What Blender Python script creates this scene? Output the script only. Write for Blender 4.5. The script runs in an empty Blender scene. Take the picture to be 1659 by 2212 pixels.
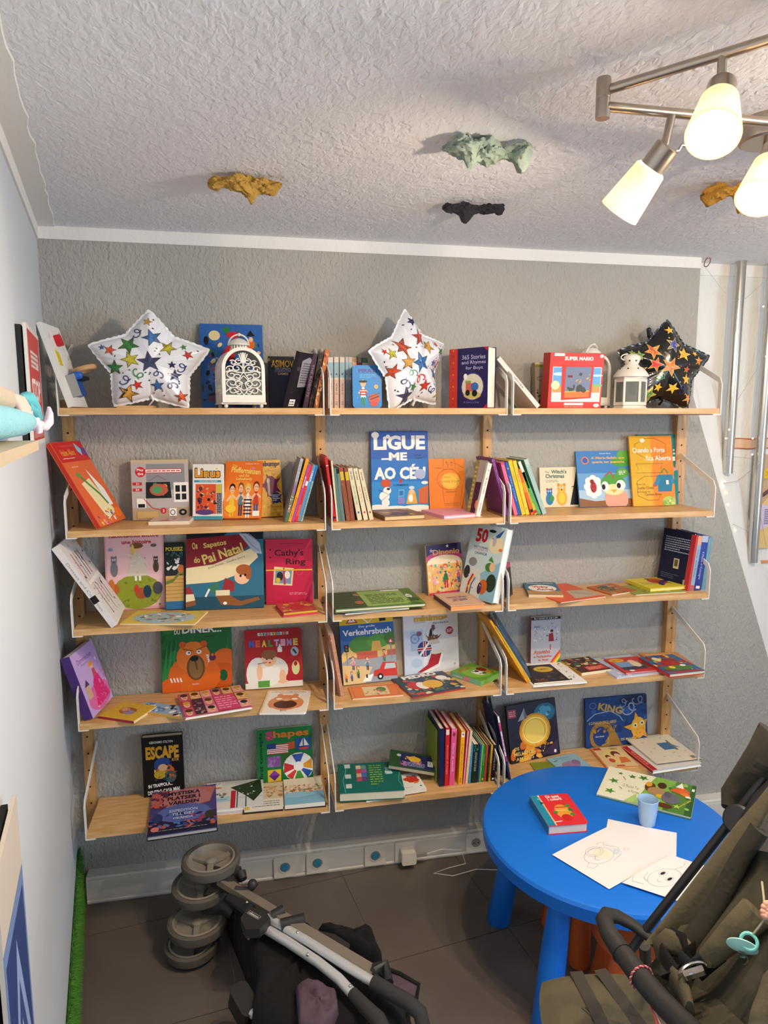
import bpy, math, random
from mathutils import Vector, Matrix

# ------------------------------------------------------------------ camera
sc = bpy.context.scene
V = Vector
PI = math.pi
CAM = V((0.54805, -2.54171, 1.76957))
YAW, PITCH, ROLL, FPX = 0.2000343, 0.1360035, -0.0020152, 1495.18
IW, IH = 1659.0, 2212.0
fw = V((math.sin(YAW)*math.cos(PITCH), math.cos(YAW)*math.cos(PITCH), -math.sin(PITCH)))
rt = V((math.cos(YAW), -math.sin(YAW), 0.0))
up = rt.cross(fw)
r2 = math.cos(ROLL)*rt + math.sin(ROLL)*up
u2 = -math.sin(ROLL)*rt + math.cos(ROLL)*up
cd = bpy.data.cameras.new('camera')
cam = bpy.data.objects.new('camera', cd)
sc.collection.objects.link(cam)
cam.matrix_world = Matrix(((r2.x, u2.x, -fw.x, CAM.x), (r2.y, u2.y, -fw.y, CAM.y), (r2.z, u2.z, -fw.z, CAM.z), (0, 0, 0, 1)))
cd.sensor_fit = 'VERTICAL'
cd.sensor_height = 24.0
cd.lens = FPX/IH*24.0
cd.clip_start = 0.05
cd.clip_end = 60
sc.camera = cam

# ------------------------------------------------------------------ world, daylight, exposure
sc.view_settings.view_transform = 'Standard'
sc.view_settings.look = 'None'
sc.view_settings.gamma = 1.0
sc.view_settings.use_curve_mapping = False
sc.view_settings.exposure = 0.32
wd = bpy.data.worlds.new('World')
sc.world = wd
wd.use_nodes = True
bg = wd.node_tree.nodes['Background']
bg.inputs[0].default_value = (0.5, 0.7, 1.0, 1)
bg.inputs[1].default_value = 0.8

def area(name, loc, target, sx, sy, power, col):
    l = bpy.data.lights.new(name, 'AREA')
    l.shape = 'RECTANGLE'; l.size = sx; l.size_y = sy
    l.energy = power; l.color = col
    o = bpy.data.objects.new(name, l)
    sc.collection.objects.link(o)
    o.location = loc
    o.rotation_euler = (V(target)-V(loc)).to_track_quat('-Z', 'Y').to_euler()
    return o
DAY = 70.0        # daylight through the window in the right wall, beside the photographer
area('window_daylight', (4.15, -3.1, 1.6), (0, -2.2, 4.3), 2.0, 1.3, DAY, (0.64, 0.81, 1.0))
LAMP_W = 25.0      # each spot head of the ceiling lamp
LAMP_C = (1.0, 0.80, 0.58)

# ------------------------------------------------------------------ helpers
COL = sc.collection

def ray(u, v):
    d = fw*FPX + r2*(u-IW/2) + u2*(IH/2-v)
    return d.normalized()
def Pz(u, v, z):
    d = ray(u, v); return CAM + d*((z-CAM.z)/d.z)
def Py(u, v, y):
    d = ray(u, v); return CAM + d*((y-CAM.y)/d.y)
def Pd(u, v, k):
    return CAM + ray(u, v)*k
def Xat(u, y, z):
    n = r2*FPX - fw*(u-IW/2)
    return CAM.x - (n.y*(y-CAM.y)+n.z*(z-CAM.z))/n.x
LWP = V((-0.093, 0, 0)); LWD = V((0.176, -0.984, 0)).normalized(); LWN = V((0.984, 0.176, 0)).normalized()
def Pw(u, v, off=0.0):
    d = ray(u, v); p0 = LWP+LWN*off
    return CAM + d*(((p0-CAM).dot(LWN))/d.dot(LWN))
CR = {'1': (2.304, 0, 640), '2': (3.687, 680, 640), '3': (2.724, 1050, 640), '4': (2.676, 100, 1140),
      '5': (3.687, 680, 1140), '6': (2.724, 1050, 1120), 'a': (2.765, 150, 1540), 'b': (3.687, 680, 1500),
      'c': (3.19, 1040, 1480), 'd': (2.596, 1020, 1620), 'e': (2.765, 340, 1780), 'f': (2.968, 1100, 1800),
      'g': (4.056, 1250, 60), 'h': (7.371, 590, 880), 'i': (4.808, 0, 640), 'p': (1, 0, 0)}
def K(c, x, y):
    s, a, b = CR[c]; return (a+x/s, b+y/s)

def lin(c):
    f = lambda x: x/12.92 if x <= 0.04045 else ((x+0.055)/1.055)**2.4
    return tuple(f(x) for x in c[:3])
def H(s):
    s = s.lstrip('#')
    return tuple(int(s[i:i+2], 16)/255 for i in (0, 2, 4))
W_ = H('f2f0ea'); BK = H('16161a'); RD = H('c8232c'); YL = H('f2c830'); OR = H('ee7a2a'); GR = H('3f8f3c'); BL = H('2b62b8'); PK = H('e58aa8'); PU = H('6b3f8f'); BR = H('7a4a28'); SK = H('f0c09a'); CR_ = H('f0e4c0'); DB = H('1d2450'); TL = H('1f8f93'); LB = H('8fc6e0'); GY = H('8b8b8b'); DG = H('1f4a2c'); NV = H('20264a'); LG = H('a8cf5a')

MATS = {}
def mat(name, col=(.8, .8, .8), rough=.5, metal=0.0, bump=None, attr=False, emis=None, emis_s=0, trans=0.0, alpha=1.0, noise=None, sheen=0, coat=0, spec=None, ior=None):
    if name in MATS: return MATS[name]
    m = bpy.data.materials.new(name); m.use_nodes = True
    nt = m.node_tree; b = nt.nodes['Principled BSDF']
    b.inputs['Base Color'].default_value = (*lin(col), 1)
    b.inputs['Roughness'].default_value = rough
    b.inputs['Metallic'].default_value = metal
    b.inputs['Coat Weight'].default_value = coat
    b.inputs['Sheen Weight'].default_value = sheen
    b.inputs['Transmission Weight'].default_value = trans
    if ior: b.inputs['IOR'].default_value = ior
    if spec is not None: b.inputs['Specular IOR Level'].default_value = spec
    if emis: b.inputs['Emission Color'].default_value = (*lin(emis), 1); b.inputs['Emission Strength'].default_value = emis_s
    if attr:
        a = nt.nodes.new('ShaderNodeAttribute'); a.attribute_name = 'Col'
        nt.links.new(a.outputs['Color'], b.inputs['Base Color'])
    tc = nt.nodes.new('ShaderNodeTexCoord')
    if noise:   # (scale, colour2, amount-low, amount-high, stretch)
        n = nt.nodes.new('ShaderNodeTexNoise'); n.inputs['Scale'].default_value = noise[0]; n.inputs['Detail'].default_value = 4
        mp = nt.nodes.new('ShaderNodeMapping'); mp.inputs['Scale'].default_value = noise[4] if len(noise) > 4 else (1, 1, 1)
        nt.links.new(tc.outputs['Object'], mp.inputs[0]); nt.links.new(mp.outputs[0], n.inputs[0])
        r = nt.nodes.new('ShaderNodeValToRGB'); r.color_ramp.elements[0].position = noise[2]; r.color_ramp.elements[1].position = noise[3]
        r.color_ramp.elements[0].color = (*lin(col), 1); r.color_ramp.elements[1].color = (*lin(noise[1]), 1)
        nt.links.new(n.outputs[0], r.inputs[0]); nt.links.new(r.outputs[0], b.inputs['Base Color'])
    if bump:    # list of (scale, strength, stretch)
        prev = None
        for sc_, st, stretch in bump:
            n = nt.nodes.new('ShaderNodeTexNoise'); n.inputs['Scale'].default_value = sc_; n.inputs['Detail'].default_value = 2.5; n.inputs['Distortion'].default_value = .6
            mp = nt.nodes.new('ShaderNodeMapping'); mp.inputs['Scale'].default_value = stretch
            nt.links.new(tc.outputs['Object'], mp.inputs[0]); nt.links.new(mp.outputs[0], n.inputs[0])
            bp = nt.nodes.new('ShaderNodeBump'); bp.inputs['Strength'].default_value = 1.0; bp.inputs['Distance'].default_value = st
            nt.links.new(n.outputs[0], bp.inputs['Height'])
            if prev: nt.links.new(prev.outputs[0], bp.inputs['Normal'])
            prev = bp
        nt.links.new(prev.outputs[0], b.inputs['Normal'])
    MATS[name] = m
    return m

class MB:
    def __init__(s): s.v = []; s.f = []; s.c = []
    def add(s, vs, fs, col=(.8, .8, .8)):
        n = len(s.v); s.v += [tuple(p) for p in vs]; s.f += [tuple(i+n for i in f) for f in fs]; s.c += [col]*len(fs)
    def box(s, lo, hi, col=(.8, .8, .8), M=None):
        x0, y0, z0 = lo; x1, y1, z1 = hi
        vs = [V(p) for p in ((x0, y0, z0), (x1, y0, z0), (x1, y1, z0), (x0, y1, z0), (x0, y0, z1), (x1, y0, z1), (x1, y1, z1), (x0, y1, z1))]
        if M: vs = [M@p for p in vs]
        s.add(vs, [(0, 3, 2, 1), (4, 5, 6, 7), (0, 1, 5, 4), (1, 2, 6, 5), (2, 3, 7, 6), (3, 0, 4, 7)], col)
    def rbox(s, w, h, z0, z1, r=.004, col=(.8, .8, .8), x0=0, y0=0, corners=(1, 1, 1, 1), M=None, n=4):
        pts = []
        cs = ((x0+w, y0, -90), (x0+w, y0+h, 0), (x0, y0+h, 90), (x0, y0, 180))
        for i, (cx, cy, a0) in enumerate(cs):
            rr = r if corners[i] else 0
            if rr <= 0: pts.append((cx, cy)); continue
            ox = cx-rr if cx > x0 else cx+rr; oy = cy-rr if cy > y0 else cy+rr
            for k in range(n+1):
                a = math.radians(a0+90*k/n); pts.append((ox+rr*math.cos(a), oy+rr*math.sin(a)))
        s.prism(pts, z0, z1, col, M)
    def prism(s, pts, z0, z1, col=(.8, .8, .8), M=None, side=None):
        m = len(pts)
        vs = [V((x, y, z0)) for x, y in pts]+[V((x, y, z1)) for x, y in pts]
        if M: vs = [M@p for p in vs]
        n0 = len(s.f)
        s.add(vs, [tuple(range(m-1, -1, -1)), tuple(range(m, 2*m))]+[(i, (i+1) % m, m+(i+1) % m, m+i) for i in range(m)], col)
        if side is not None:
            for i in range(n0+2, len(s.f)): s.c[i] = side
    def tube(s, pts, r, n=10, col=(.8, .8, .8), caps=True, closed=False, flat=None):
        pts = [V(p) for p in pts]; m = len(pts)
        rs = r if isinstance(r, (list, tuple)) else [r]*m
        base = len(s.v); prevx = None; vs = []
        for i, p in enumerate(pts):
            if closed: t = (pts[(i+1) % m]-pts[i-1])
            else: t = (pts[min(i+1, m-1)]-pts[max(i-1, 0)])
            t = t.normalized() if t.length > 1e-9 else V((0, 0, 1))
            if prevx is None:
                a = flat if flat is not None else (V((0, 0, 1)) if abs(t.z) < .9 else V((1, 0, 0)))
                x = (a-t*a.dot(t)).normalized()
            else: x = (prevx-t*prevx.dot(t)).normalized()
            prevx = x; y = t.cross(x)
            rx = rs[i]; ry = rs[i]
            if isinstance(rx, tuple): rx, ry = rx
            for k in range(n):
                a = 2*PI*k/n; vs.append(p+x*rx*math.cos(a)+y*ry*math.sin(a))
        fs = []
        for i in range(m if closed else m-1):
            j = (i+1) % m
            for k in range(n): fs.append((i*n+k, i*n+(k+1) % n, j*n+(k+1) % n, j*n+k))
        if caps and not closed: fs += [tuple(range(n-1, -1, -1)), tuple((m-1)*n+k for k in range(n))]
        s.add(vs, fs, col)
    def lathe(s, prof, c=(0, 0, 0), n=24, col=(.8, .8, .8), M=None, cap=True):
        vs = []
        for r, z in prof:
            for k in range(n): a = 2*PI*k/n; vs.append(V((c[0]+r*math.cos(a), c[1]+r*math.sin(a), c[2]+z)))
        if M: vs = [M@p for p in vs]
        m = len(prof); fs = [(i*n+k, i*n+(k+1) % n, (i+1)*n+(k+1) % n, (i+1)*n+k) for i in range(m-1) for k in range(n)]
        if cap: fs += [tuple(range(n-1, -1, -1)), tuple((m-1)*n+k for k in range(n))]
        s.add(vs, fs, col)
    def ball(s, c, r, n=12, m=8, col=(.8, .8, .8), sc_=(1, 1, 1), M=None):
        prof = [(max(r*math.sin(PI*i/m), 1e-4), -r*math.cos(PI*i/m)) for i in range(m+1)]
        vs = []
        for rr, z in prof:
            for k in range(n):
                a = 2*PI*k/n; p = V((rr*math.cos(a)*sc_[0], rr*math.sin(a)*sc_[1], z*sc_[2]))
                if M: p = M@p
                vs.append(V(c)+p)
        s.add(vs, [(i*n+k, i*n+(k+1) % n, (i+1)*n+(k+1) % n, (i+1)*n+k) for i in range(m) for k in range(n)], col)
    def build(s, name, m, parent=None, smooth=False, mw=None):
        me = bpy.data.meshes.new(name); me.from_pydata(s.v, [], s.f); me.update()
        ca = me.color_attributes.new('Col', 'FLOAT_COLOR', 'CORNER')
        buf = []
        for p, c in zip(me.polygons, s.c):
            l = (*lin(c), 1.0); buf += l*p.loop_total
        ca.data.foreach_set('color', buf)
        if smooth:
            me.polygons.foreach_set('use_smooth', [True]*len(me.polygons))
            if smooth != 'all':
                me.set_sharp_from_angle(angle=math.radians(smooth if smooth is not True else 40))
        me.materials.append(m)
        o = bpy.data.objects.new(name, me); COL.objects.link(o)
        if parent: o.parent = parent
        if mw: o.matrix_world = mw
        return o

def tag(o, label=None, cat=None, group=None, kind=None):
    if label: o['label'] = label
    if cat: o['category'] = cat
    if group: o['group'] = group
    if kind: o['kind'] = kind
    return o
def thing(name, label, cat, M=None, group=None, loc=None):
    o = bpy.data.objects.new(name, None); COL.objects.link(o); o.empty_display_size = .05
    if M is not None: o.matrix_world = M
    if loc is not None: o.location = loc
    return tag(o, label, cat, group)
def dup(root, M, label=None):
    r = root.copy(); COL.objects.link(r); r.matrix_world = M
    if label: r['label'] = label
    for ch in root.children:
        c = ch.copy(); COL.objects.link(c); c.parent = r
        for g in ch.children:
            d = g.copy(); COL.objects.link(d); d.parent = c
    return r
def frame(O, X, Y, Z):
    return Matrix(((X.x, Y.x, Z.x, O.x), (X.y, Y.y, Z.y, O.y), (X.z, Y.z, Z.z, O.z), (0, 0, 0, 1)))

# ---- flat print (shapes and lettering) -------------------------------------------------
TXT = {}
def text2d(s, bold):
    k = (s, bold)
    if k in TXT: return TXT[k]
    cu = bpy.data.curves.new('t', 'FONT'); cu.body = s; cu.resolution_u = 2; cu.offset = bold; cu.size = 1.0; cu.space_line = .85
    o = bpy.data.objects.new('t', cu); COL.objects.link(o)
    dg = bpy.context.evaluated_depsgraph_get()
    me = bpy.data.meshes.new_from_object(o.evaluated_get(dg))
    vs = [(v.co.x, v.co.y) for v in me.vertices]; fs = [tuple(p.vertices) for p in me.polygons]
    bpy.data.objects.remove(o); bpy.data.curves.remove(cu); bpy.data.meshes.remove(me)
    if not vs: vs = [(0, 0), (1, 0), (1, 1)]; fs = []
    x0 = min(a for a, b in vs); x1 = max(a for a, b in vs); y0 = min(b for a, b in vs); y1 = max(b for a, b in vs)
    vs = [((a-x0)/(x1-x0)-.5, (b-y0)/(y1-y0)-.5) for a, b in vs]
    TXT[k] = (vs, fs)
    return TXT[k]
EPS = 0.00005
def star_pts(cx, cy, R, rot=0, k=.42, n=5):
    out = []
    for i in range(2*n):
        a = rot+PI/2+PI*i/n; r = R if i % 2 == 0 else R*k
        out.append((cx+r*math.cos(a), cy+r*math.sin(a)))
    return out
def art(items, w, h, fn, clamp=True):
    """items in cover fractions; returns (pictures, lettering) as MBs"""
    A = MB(); T = MB(); L = 1
    def put(mb, pts, faces, col, lay):
        if clamp: pts = [(min(max(x, 0.0005), w-0.0005), min(max(y, 0.0005), h-0.0005)) for x, y in pts]
        mb.add([fn(x, y, lay*EPS) for x, y in pts], faces, col)
    def poly(pts, col, lay): put(A, pts, [tuple(range(len(pts)))], col, lay)
    def fan(c, pts, col, lay): put(A, [c]+pts, [(0, 1+i, 1+(i+1) % len(pts)) for i in range(len(pts))], col, lay)
    def fan2(c, pts, col, lay):
        n = len(pts); v2 = [c]; f2 = []; S = 4
        for i in range(n):
            a, b = pts[i], pts[(i+1) % n]
            b0 = len(v2)
            for q in range(1, S+1):
                for r_ in range(S+1):
                    t = r_/S; ex_, ey_ = a[0]+(b[0]-a[0])*t, a[1]+(b[1]-a[1])*t
                    v2.append((c[0]+(ex_-c[0])*q/S, c[1]+(ey_-c[1])*q/S))
            for r_ in range(S): f2.append((0, b0+r_, b0+r_+1))
            for q in range(S-1):
                for r_ in range(S): f2.append((b0+q*(S+1)+r_, b0+(q+1)*(S+1)+r_, b0+(q+1)*(S+1)+r_+1, b0+q*(S+1)+r_+1))
        put(A, v2, f2, col, lay)
    def stroke(pts, wd_, col, lay, closed=False):
        m = len(pts); vs = []
        for i in range(m):
            a = pts[i-1] if (i > 0 or closed) else pts[0]; b = pts[(i+1) % m] if (i < m-1 or closed) else pts[m-1]
            dx, dy = b[0]-a[0], b[1]-a[1]; l = math.hypot(dx, dy) or 1; nx, ny = -dy/l*wd_/2, dx/l*wd_/2
            vs += [(pts[i][0]+nx, pts[i][1]+ny), (pts[i][0]-nx, pts[i][1]-ny)]
        fs = [(2*i, 2*i+1, 2*((i+1) % m)+1, 2*((i+1) % m)) for i in range(m if closed else m-1)]
        put(A, vs, fs, col, lay)
    for it in items:
        k = it[0]; L += 1
        if k == 'r':
            _, x0, y0, x1, y1, c = it; poly([(x0*w, y0*h), (x1*w, y0*h), (x1*w, y1*h), (x0*w, y1*h)], c, L)
        elif k == 'e':
            _, cx, cy, rx, ry, c = it[:6]; ro = it[6] if len(it) > 6 else 0
            pts = []
            for i in range(18):
                a = 2*PI*i/18; px, py = rx*w*math.cos(a), ry*h*math.sin(a)
                pts.append((cx*w+px*math.cos(ro)-py*math.sin(ro), cy*h+px*math.sin(ro)+py*math.cos(ro)))
            poly(pts, c, L)
        elif k == 'p':
            poly([(x*w, y*h) for x, y in it[1]], it[2], L)
        elif k == 's':
            _, cx, cy, R, c = it[:5]; ro = it[5] if len(it) > 5 else 0
            ff = fan if clamp else fan2
            if len(it) > 6: ff((cx*w, cy*h), star_pts(cx*w, cy*h, R*h*1.14, ro), it[6], L); L += 1
            ff((cx*w, cy*h), star_pts(cx*w, cy*h, R*h, ro), c, L)
        elif k == 'l':
            stroke([(x*w, y*h) for x, y in it[1]], it[2]*h, it[3], L, len(it) > 4)
        elif k == 'o':   # outlined ellipse
            _, cx, cy, rx, ry, wd_, c = it
            stroke([(cx*w+rx*w*math.cos(2*PI*i/24), cy*h+ry*h*math.sin(2*PI*i/24)) for i in range(24)], wd_*h, c, L, True)
        elif k == 'q':   # curly streamer
            _, cx, cy, R, c = it[:5]; ro = it[5] if len(it) > 5 else 0
            pts = []
            for i in range(22):
                t = i/21; a = t*1.55*2*PI; g_ = .34+.25*t; px = (t-.5)*1.5*R*h+R*h*g_*math.cos(a+1); py = R*h*g_*math.sin(a+1)*(1 if t < .85 else 1-(t-.85)*2)
                pts.append((cx*w+px*math.cos(ro)-py*math.sin(ro), cy*h+px*math.sin(ro)+py*math.cos(ro)))
            stroke(pts, R*h*.15, c, L)
        elif k == 't':
            _, s, cx, cy, fw_, fh_, c = it[:7]; bold = it[7] if len(it) > 7 else .012; ro = it[8] if len(it) > 8 else 0
            vs, fs = text2d(s, bold)
            pts = []
            for a, b in vs:
                px, py = a*fw_*w, b*fh_*h
                pts.append((cx*w+px*math.cos(ro)-py*math.sin(ro), cy*h+px*math.sin(ro)+py*math.cos(ro)))
            put(T, pts, fs, c, L)
        elif k == 'n':
            _, seed, cnt, x0, y0, x1, y1, cols, size = it
            R = random.Random(seed)
            for j in range(cnt):
                cx, cy = R.uniform(x0, x1)*w, R.uniform(y0, y1)*h
                a0 = R.uniform(0, PI); rx = size*h*R.uniform(.5, 1.3); ry = rx*R.uniform(.3, .9)
                m = R.choice((5, 6, 8)); pts = []
                for i in range(m):
                    a = 2*PI*i/m; q = R.uniform(.8, 1.15); px, py = rx*math.cos(a)*q, ry*math.sin(a)*q
                    pts.append((cx+px*math.cos(a0)-py*math.sin(a0), cy+px*math.sin(a0)+py*math.cos(a0)))
                poly(pts, R.choice(cols), L+j*.12)
            L += cnt*.12+1
        elif k == 'lines':   # small print
            _, x0, y0, x1, y1, n, c = it; R = random.Random(n)
            for j in range(n):
                y = y1-(y1-y0)*(j+.3)/n; hh = (y1-y0)/n*.42; x = x0
                xe = x1 if R.random() < .75 else x0+(x1-x0)*R.uniform(.5, .9)
                while x < xe:
                    ww = R.uniform(.03, .1); e = min(x+ww, xe)
                    put(T, [(x*w, (y-hh)*h), (e*w, (y-hh)*h), (e*w, y*h), (x*w, y*h)], [(0, 1, 2, 3)], c, L); x = e+.015
    return A, T
# small stock pictures, in cover fractions
def fig(cx, y, s, body, hair=BR, skin=SK, asp=1.0, legs=NV):
    a = asp
    return [('e', cx, y+.84*s, .17*s*a, .13*s, hair), ('e', cx, y+.79*s, .13*s*a, .11*s, skin),
            ('p', [(cx-.07*s*a, y+.68*s), (cx+.07*s*a, y+.68*s), (cx+.16*s*a, y+.3*s), (cx-.16*s*a, y+.3*s)], body),
            ('l', [(cx-.05*s*a, y+.62*s), (cx-.28*s*a, y+.45*s)], .06*s, skin), ('l', [(cx+.05*s*a, y+.62*s), (cx+.26*s*a, y+.5*s)], .06*s, skin),
            ('r', cx-.1*s*a, y, cx-.02*s*a, y+.32*s, legs), ('r', cx+.03*s*a, y, cx+.11*s*a, y+.32*s, legs),
            ('e', cx-.045*s*a, y+.81*s, .018*s*a, .018*s, BK), ('e', cx+.045*s*a, y+.81*s, .018*s*a, .018*s, BK), ('l', [(cx-.04*s*a, y+.74*s), (cx, y+.725*s), (cx+.04*s*a, y+.74*s)], .012*s, RD)]
def beast(cx, y, s, c, asp=1.0, ear=None, belly=None, eye=W_):
    a = asp; ear = ear or c
    o = [('e', cx-.16*s*a, y+.93*s, .08*s*a, .08*s, ear), ('e', cx+.16*s*a, y+.93*s, .08*s*a, .08*s, ear), ('e', cx, y+.35*s, .3*s*a, .36*s, c), ('e', cx, y+.75*s, .23*s*a, .22*s, c)]
    if belly: o += [('e', cx, y+.33*s, .18*s*a, .24*s, belly), ('e', cx, y+.68*s, .1*s*a, .08*s, belly)]
    o += [('e', cx-.08*s*a, y+.82*s, .05*s*a, .05*s, eye), ('e', cx+.08*s*a, y+.82*s, .05*s*a, .05*s, eye), ('e', cx-.075*s*a, y+.82*s, .02*s*a, .022*s, BK), ('e', cx+.085*s*a, y+.82*s, .02*s*a, .022*s, BK), ('e', cx, y+.71*s, .045*s*a, .03*s, BK)]
    return o
def sky(c1, y, c2): return [('r', 0, 0, 1, y, c2)]

# ------------------------------------------------------------------ materials
M_PRINT = mat('printed_card', rough=.4, attr=True, spec=.28)
M_MATT = mat('matt_paper', rough=.8, attr=True)
M_WALL = mat('grey_plaster', H('aca9a2'), .75, bump=[(95, .0065, (1, 1, .55)), (35, .004, (1, 1, .6))])
M_CEIL = mat('ceiling_plaster', H('ecebee'), .8, bump=[(70, .0045, (1, .6, 1)), (25, .003, (1, .7, 1))])
M_LEFT = mat('pale_blue_plaster', H('ccd3da'), .5, bump=[(9, .003, (1, 1, 1))])
M_WHITE = mat('white_plaster', H('ebe9e5'), .7, bump=[(30, .002, (1, 1, 1))])
M_STAIR = mat('stair_plaster', H('e6e6e2'), .7, bump=[(60, .004, (1, 1, .6))])
M_FRAME = mat('white_paint', H('e6e3de'), .45)
M_BAMBOO = mat('bamboo', H('dbb27e'), .42, noise=(9, H('c49458'), .35, .7, (1.2, 9, 9)), bump=[(60, .0004, (.1, 1, 1))])
M_BAMBOOV = mat('bamboo_upright', H('cfa067'), .42, noise=(9, H('a97940'), .35, .75, (9, 9, .8)))
M_TILE = mat('floor_tile_grey', H('5d544e'), .5, noise=(3.5, H('6a615a'), .3, .7), bump=[(60, .0006, (1, 1, 1))])
M_GROUT = mat('grout', H('8a8178'), .9)
M_PLAST = mat('white_plastic', H('dcd8d0'), .38)
M_WMETAL = mat('white_metal', H('e4e2dd'), .4)
M_BLACK = mat('black_plastic', H('1b1b1d'), .45)
M_STEEL = mat('brushed_steel', H('b5aa9c'), .28, metal=1.0)
M_CHROME = mat('chrome', H('d5d5d5'), .16, metal=1.0)
M_ALU = mat('aluminium', H('d2d5d8'), .33, metal=.35)
M_BLUEP = mat('blue_plastic', H('0a6fd6'), .42)
M_ORP = mat('orange_plastic', H('d0602a'), .5)
M_GLASS = mat('clear_glass', (.95, .97, .97), .05, trans=1.0, ior=1.1)

# ------------------------------------------------------------------ room
def struct(o): o['kind'] = 'structure'; return o
ZC = 2.392
def poly_wall(name, pts, y0, y1, m):
    mb = MB()
    n = len(pts)
    mb.add([(x, y0, z) for x, z in pts]+[(x, y1, z) for x, z in pts], [tuple(range(n)), tuple(range(2*n-1, n-1, -1))]+[(i, n+i, n+(i+1) % n, (i+1) % n) for i in range(n)])
    return struct(mb.build(name, m))
XD0, SL = 2.378, 2.556     # the grey wall ends along a falling diagonal beside the stairs
XT, ZT = 2.345, 1.852
XB = XD0+1.77/SL
poly_wall('wall_back', [(-.12, 0), (XB, 0), (XT, ZT), (XT, ZC), (-.12, ZC)], 0, .08, M_WALL)
# white painted strip under the ceiling
mb = MB(); mb.box((-.09, -.004, 2.351), (XT, 0.0, ZC)); struct(mb.build('trim_1', M_WHITE))
# sloping white string of the stairs and its upright jamb
mb = MB()
dx = .155
mb.add([(XB, 0, 0), (XT, 0, ZT), (XT+.02, .08, ZT+.36), (XB+dx, .08, 0), (XT, 0, ZC), (XT+.02, .08, ZC)],
       [(0, 3, 2, 1), (1, 2, 5, 4)])
mb.add([(XB, .0801, 0), (XT, .0801, ZT), (XT, .0801, ZC), (XB+dx, .0801, 0), (XT+.02, .0801, ZC), (XT+.02, .0801, ZT+.36)], [(0, 1, 5, 3), (1, 2, 4, 5)])
struct(mb.build('trim_2', M_WHITE))
mb = MB(); mb.box((XT-.05, .09, 0), (3.9, .17, ZC)); struct(mb.build('wall_stair', M_STAIR))
mb = MB(); mb.box((XT+.02, .084, 2.345), (3.5, .09, ZC)); struct(mb.build('trim_3', M_WHITE))
# left wall (it leaves the corner at a slightly sharp angle)
YR = -4.5
xl = lambda y: -.093 - y*.176/.984
mb = MB(); mb.add([(xl(.1), .1, 0), (xl(YR), YR, 0), (xl(YR)-.1, YR, 0), (xl(.1)-.1, .1, 0), (xl(.1), .1, ZC), (xl(YR), YR, ZC), (xl(YR)-.1, YR, ZC), (xl(.1)-.1, .1, ZC)],
                  [(0, 1, 5, 4), (2, 3, 7, 6), (1, 2, 6, 5), (3, 0, 4, 7), (4, 5, 6, 7), (3, 2, 1, 0)])
struct(mb.build('wall_left', M_LEFT))
mb = MB(); a, b = -.004, YR
mb.add([(xl(a)+.006, a, 2.345), (xl(b)+.006, b, 2.345), (xl(b), b, 2.345), (xl(a), a, 2.345), (xl(a)+.006, a, ZC), (xl(b)+.006, b, ZC), (xl(b), b, ZC), (xl(a), a, ZC)],
       [(0, 1, 5, 4), (1, 0, 3, 2), (0, 4, 7, 3), (1, 2, 6, 5)])
struct(mb.build('trim_4', M_WHITE))
mb = MB(); R = random.Random(31); n = 90
pa = [(xl(-.004-4.4*i/n), -.004-4.4*i/n) for i in range(n+1)]; pb = [(x+.06+R.uniform(-.004, .004), y) for x, y in pa]
mb.add([(x, y, ZC-.003) for x, y in pa]+[(x, y, ZC-.003) for x, y in pb]+[(x+.002, y, ZC) for x, y in pb], [(i, i+1, n+2+i, n+1+i) for i in range(n)]+[(n+1+i, n+2+i, 2*n+3+i, 2*n+2+i) for i in range(n)])
struct(mb.build('trim_5', M_WHITE))
mb = MB(); mb.box((-.3, YR-.1, ZC), (4.0, .17, ZC+.1)); struct(mb.build('ceiling', M_CEIL))
mb = MB(); mb.box((3.9, YR-.1, 0), (4.0, -4.1, ZC)); mb.box((3.9, -2.1, 0), (4.0, .17, ZC)); mb.box((3.9, -4.1, 0), (4.0, -2.1, .9)); mb.box((3.9, -4.1, 2.25), (4.0, -2.1, ZC)); struct(mb.build('wall_right', M_WHITE))
mb = MB(); mb.box((xl(YR)-.1, YR-.1, 0), (4.0, YR, ZC)); struct(mb.build('wall_rear', M_WHITE))
fr = MB()
for y in (-4.1, -3.125, -2.15): fr.box((3.92, y, .9), (3.97, y+.05, 2.25))
for z in (.9, 2.2): fr.box((3.92, -4.1, z), (3.97, -2.1, z+.05))
struct(fr.build('window_1', M_FRAME))

# floor: dark tiles on a grout bed
mb = MB(); mb.box((-.3, YR-.1, -.06), (4.0, .17, -.004)); fl = struct(mb.build('floor', M_GROUT))
def clip(poly, a, b, c):     # keep a*x+b*y<=c
    out = []
    for i in range(len(poly)):
        p, q = poly[i], poly[(i+1) % len(poly)]
        dp, dq = a*p[0]+b*p[1]-c, a*q[0]+b*q[1]-c
        if dp <= 0: out.append(p)
        if (dp <= 0) != (dq <= 0):
            t = dp/(dp-dq); out.append((p[0]+(q[0]-p[0])*t, p[1]+(q[1]-p[1])*t))
    return out
TS = .465; ex = V((.989, .148)); ey = V((-.148, .989)); g0 = V((.948, -.54)); gj = .0018
for i in range(-6, 9):
    for j in range(-10, 4):
        o = g0+ex*TS*i+ey*TS*j
        q = [o+ex*gj+ey*gj, o+ex*(TS-gj)+ey*gj, o+ex*(TS-gj)+ey*(TS-gj), o+ex*gj+ey*(TS-gj)]
        q = clip([tuple(p) for p in q], 0, 1, .0)
        if len(q) > 2: q = clip(q, -.984, -.176, .984*.093)
        if len(q) > 2: q = clip(q, 1, 0, 3.9)
        if len(q) > 2: q = clip(q, 0, -1, -YR)
        if len(q) > 2:
            mb = MB(); mb.prism(q, -.006, 0); mb.build('floor_tile', M_TILE, fl)

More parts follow.
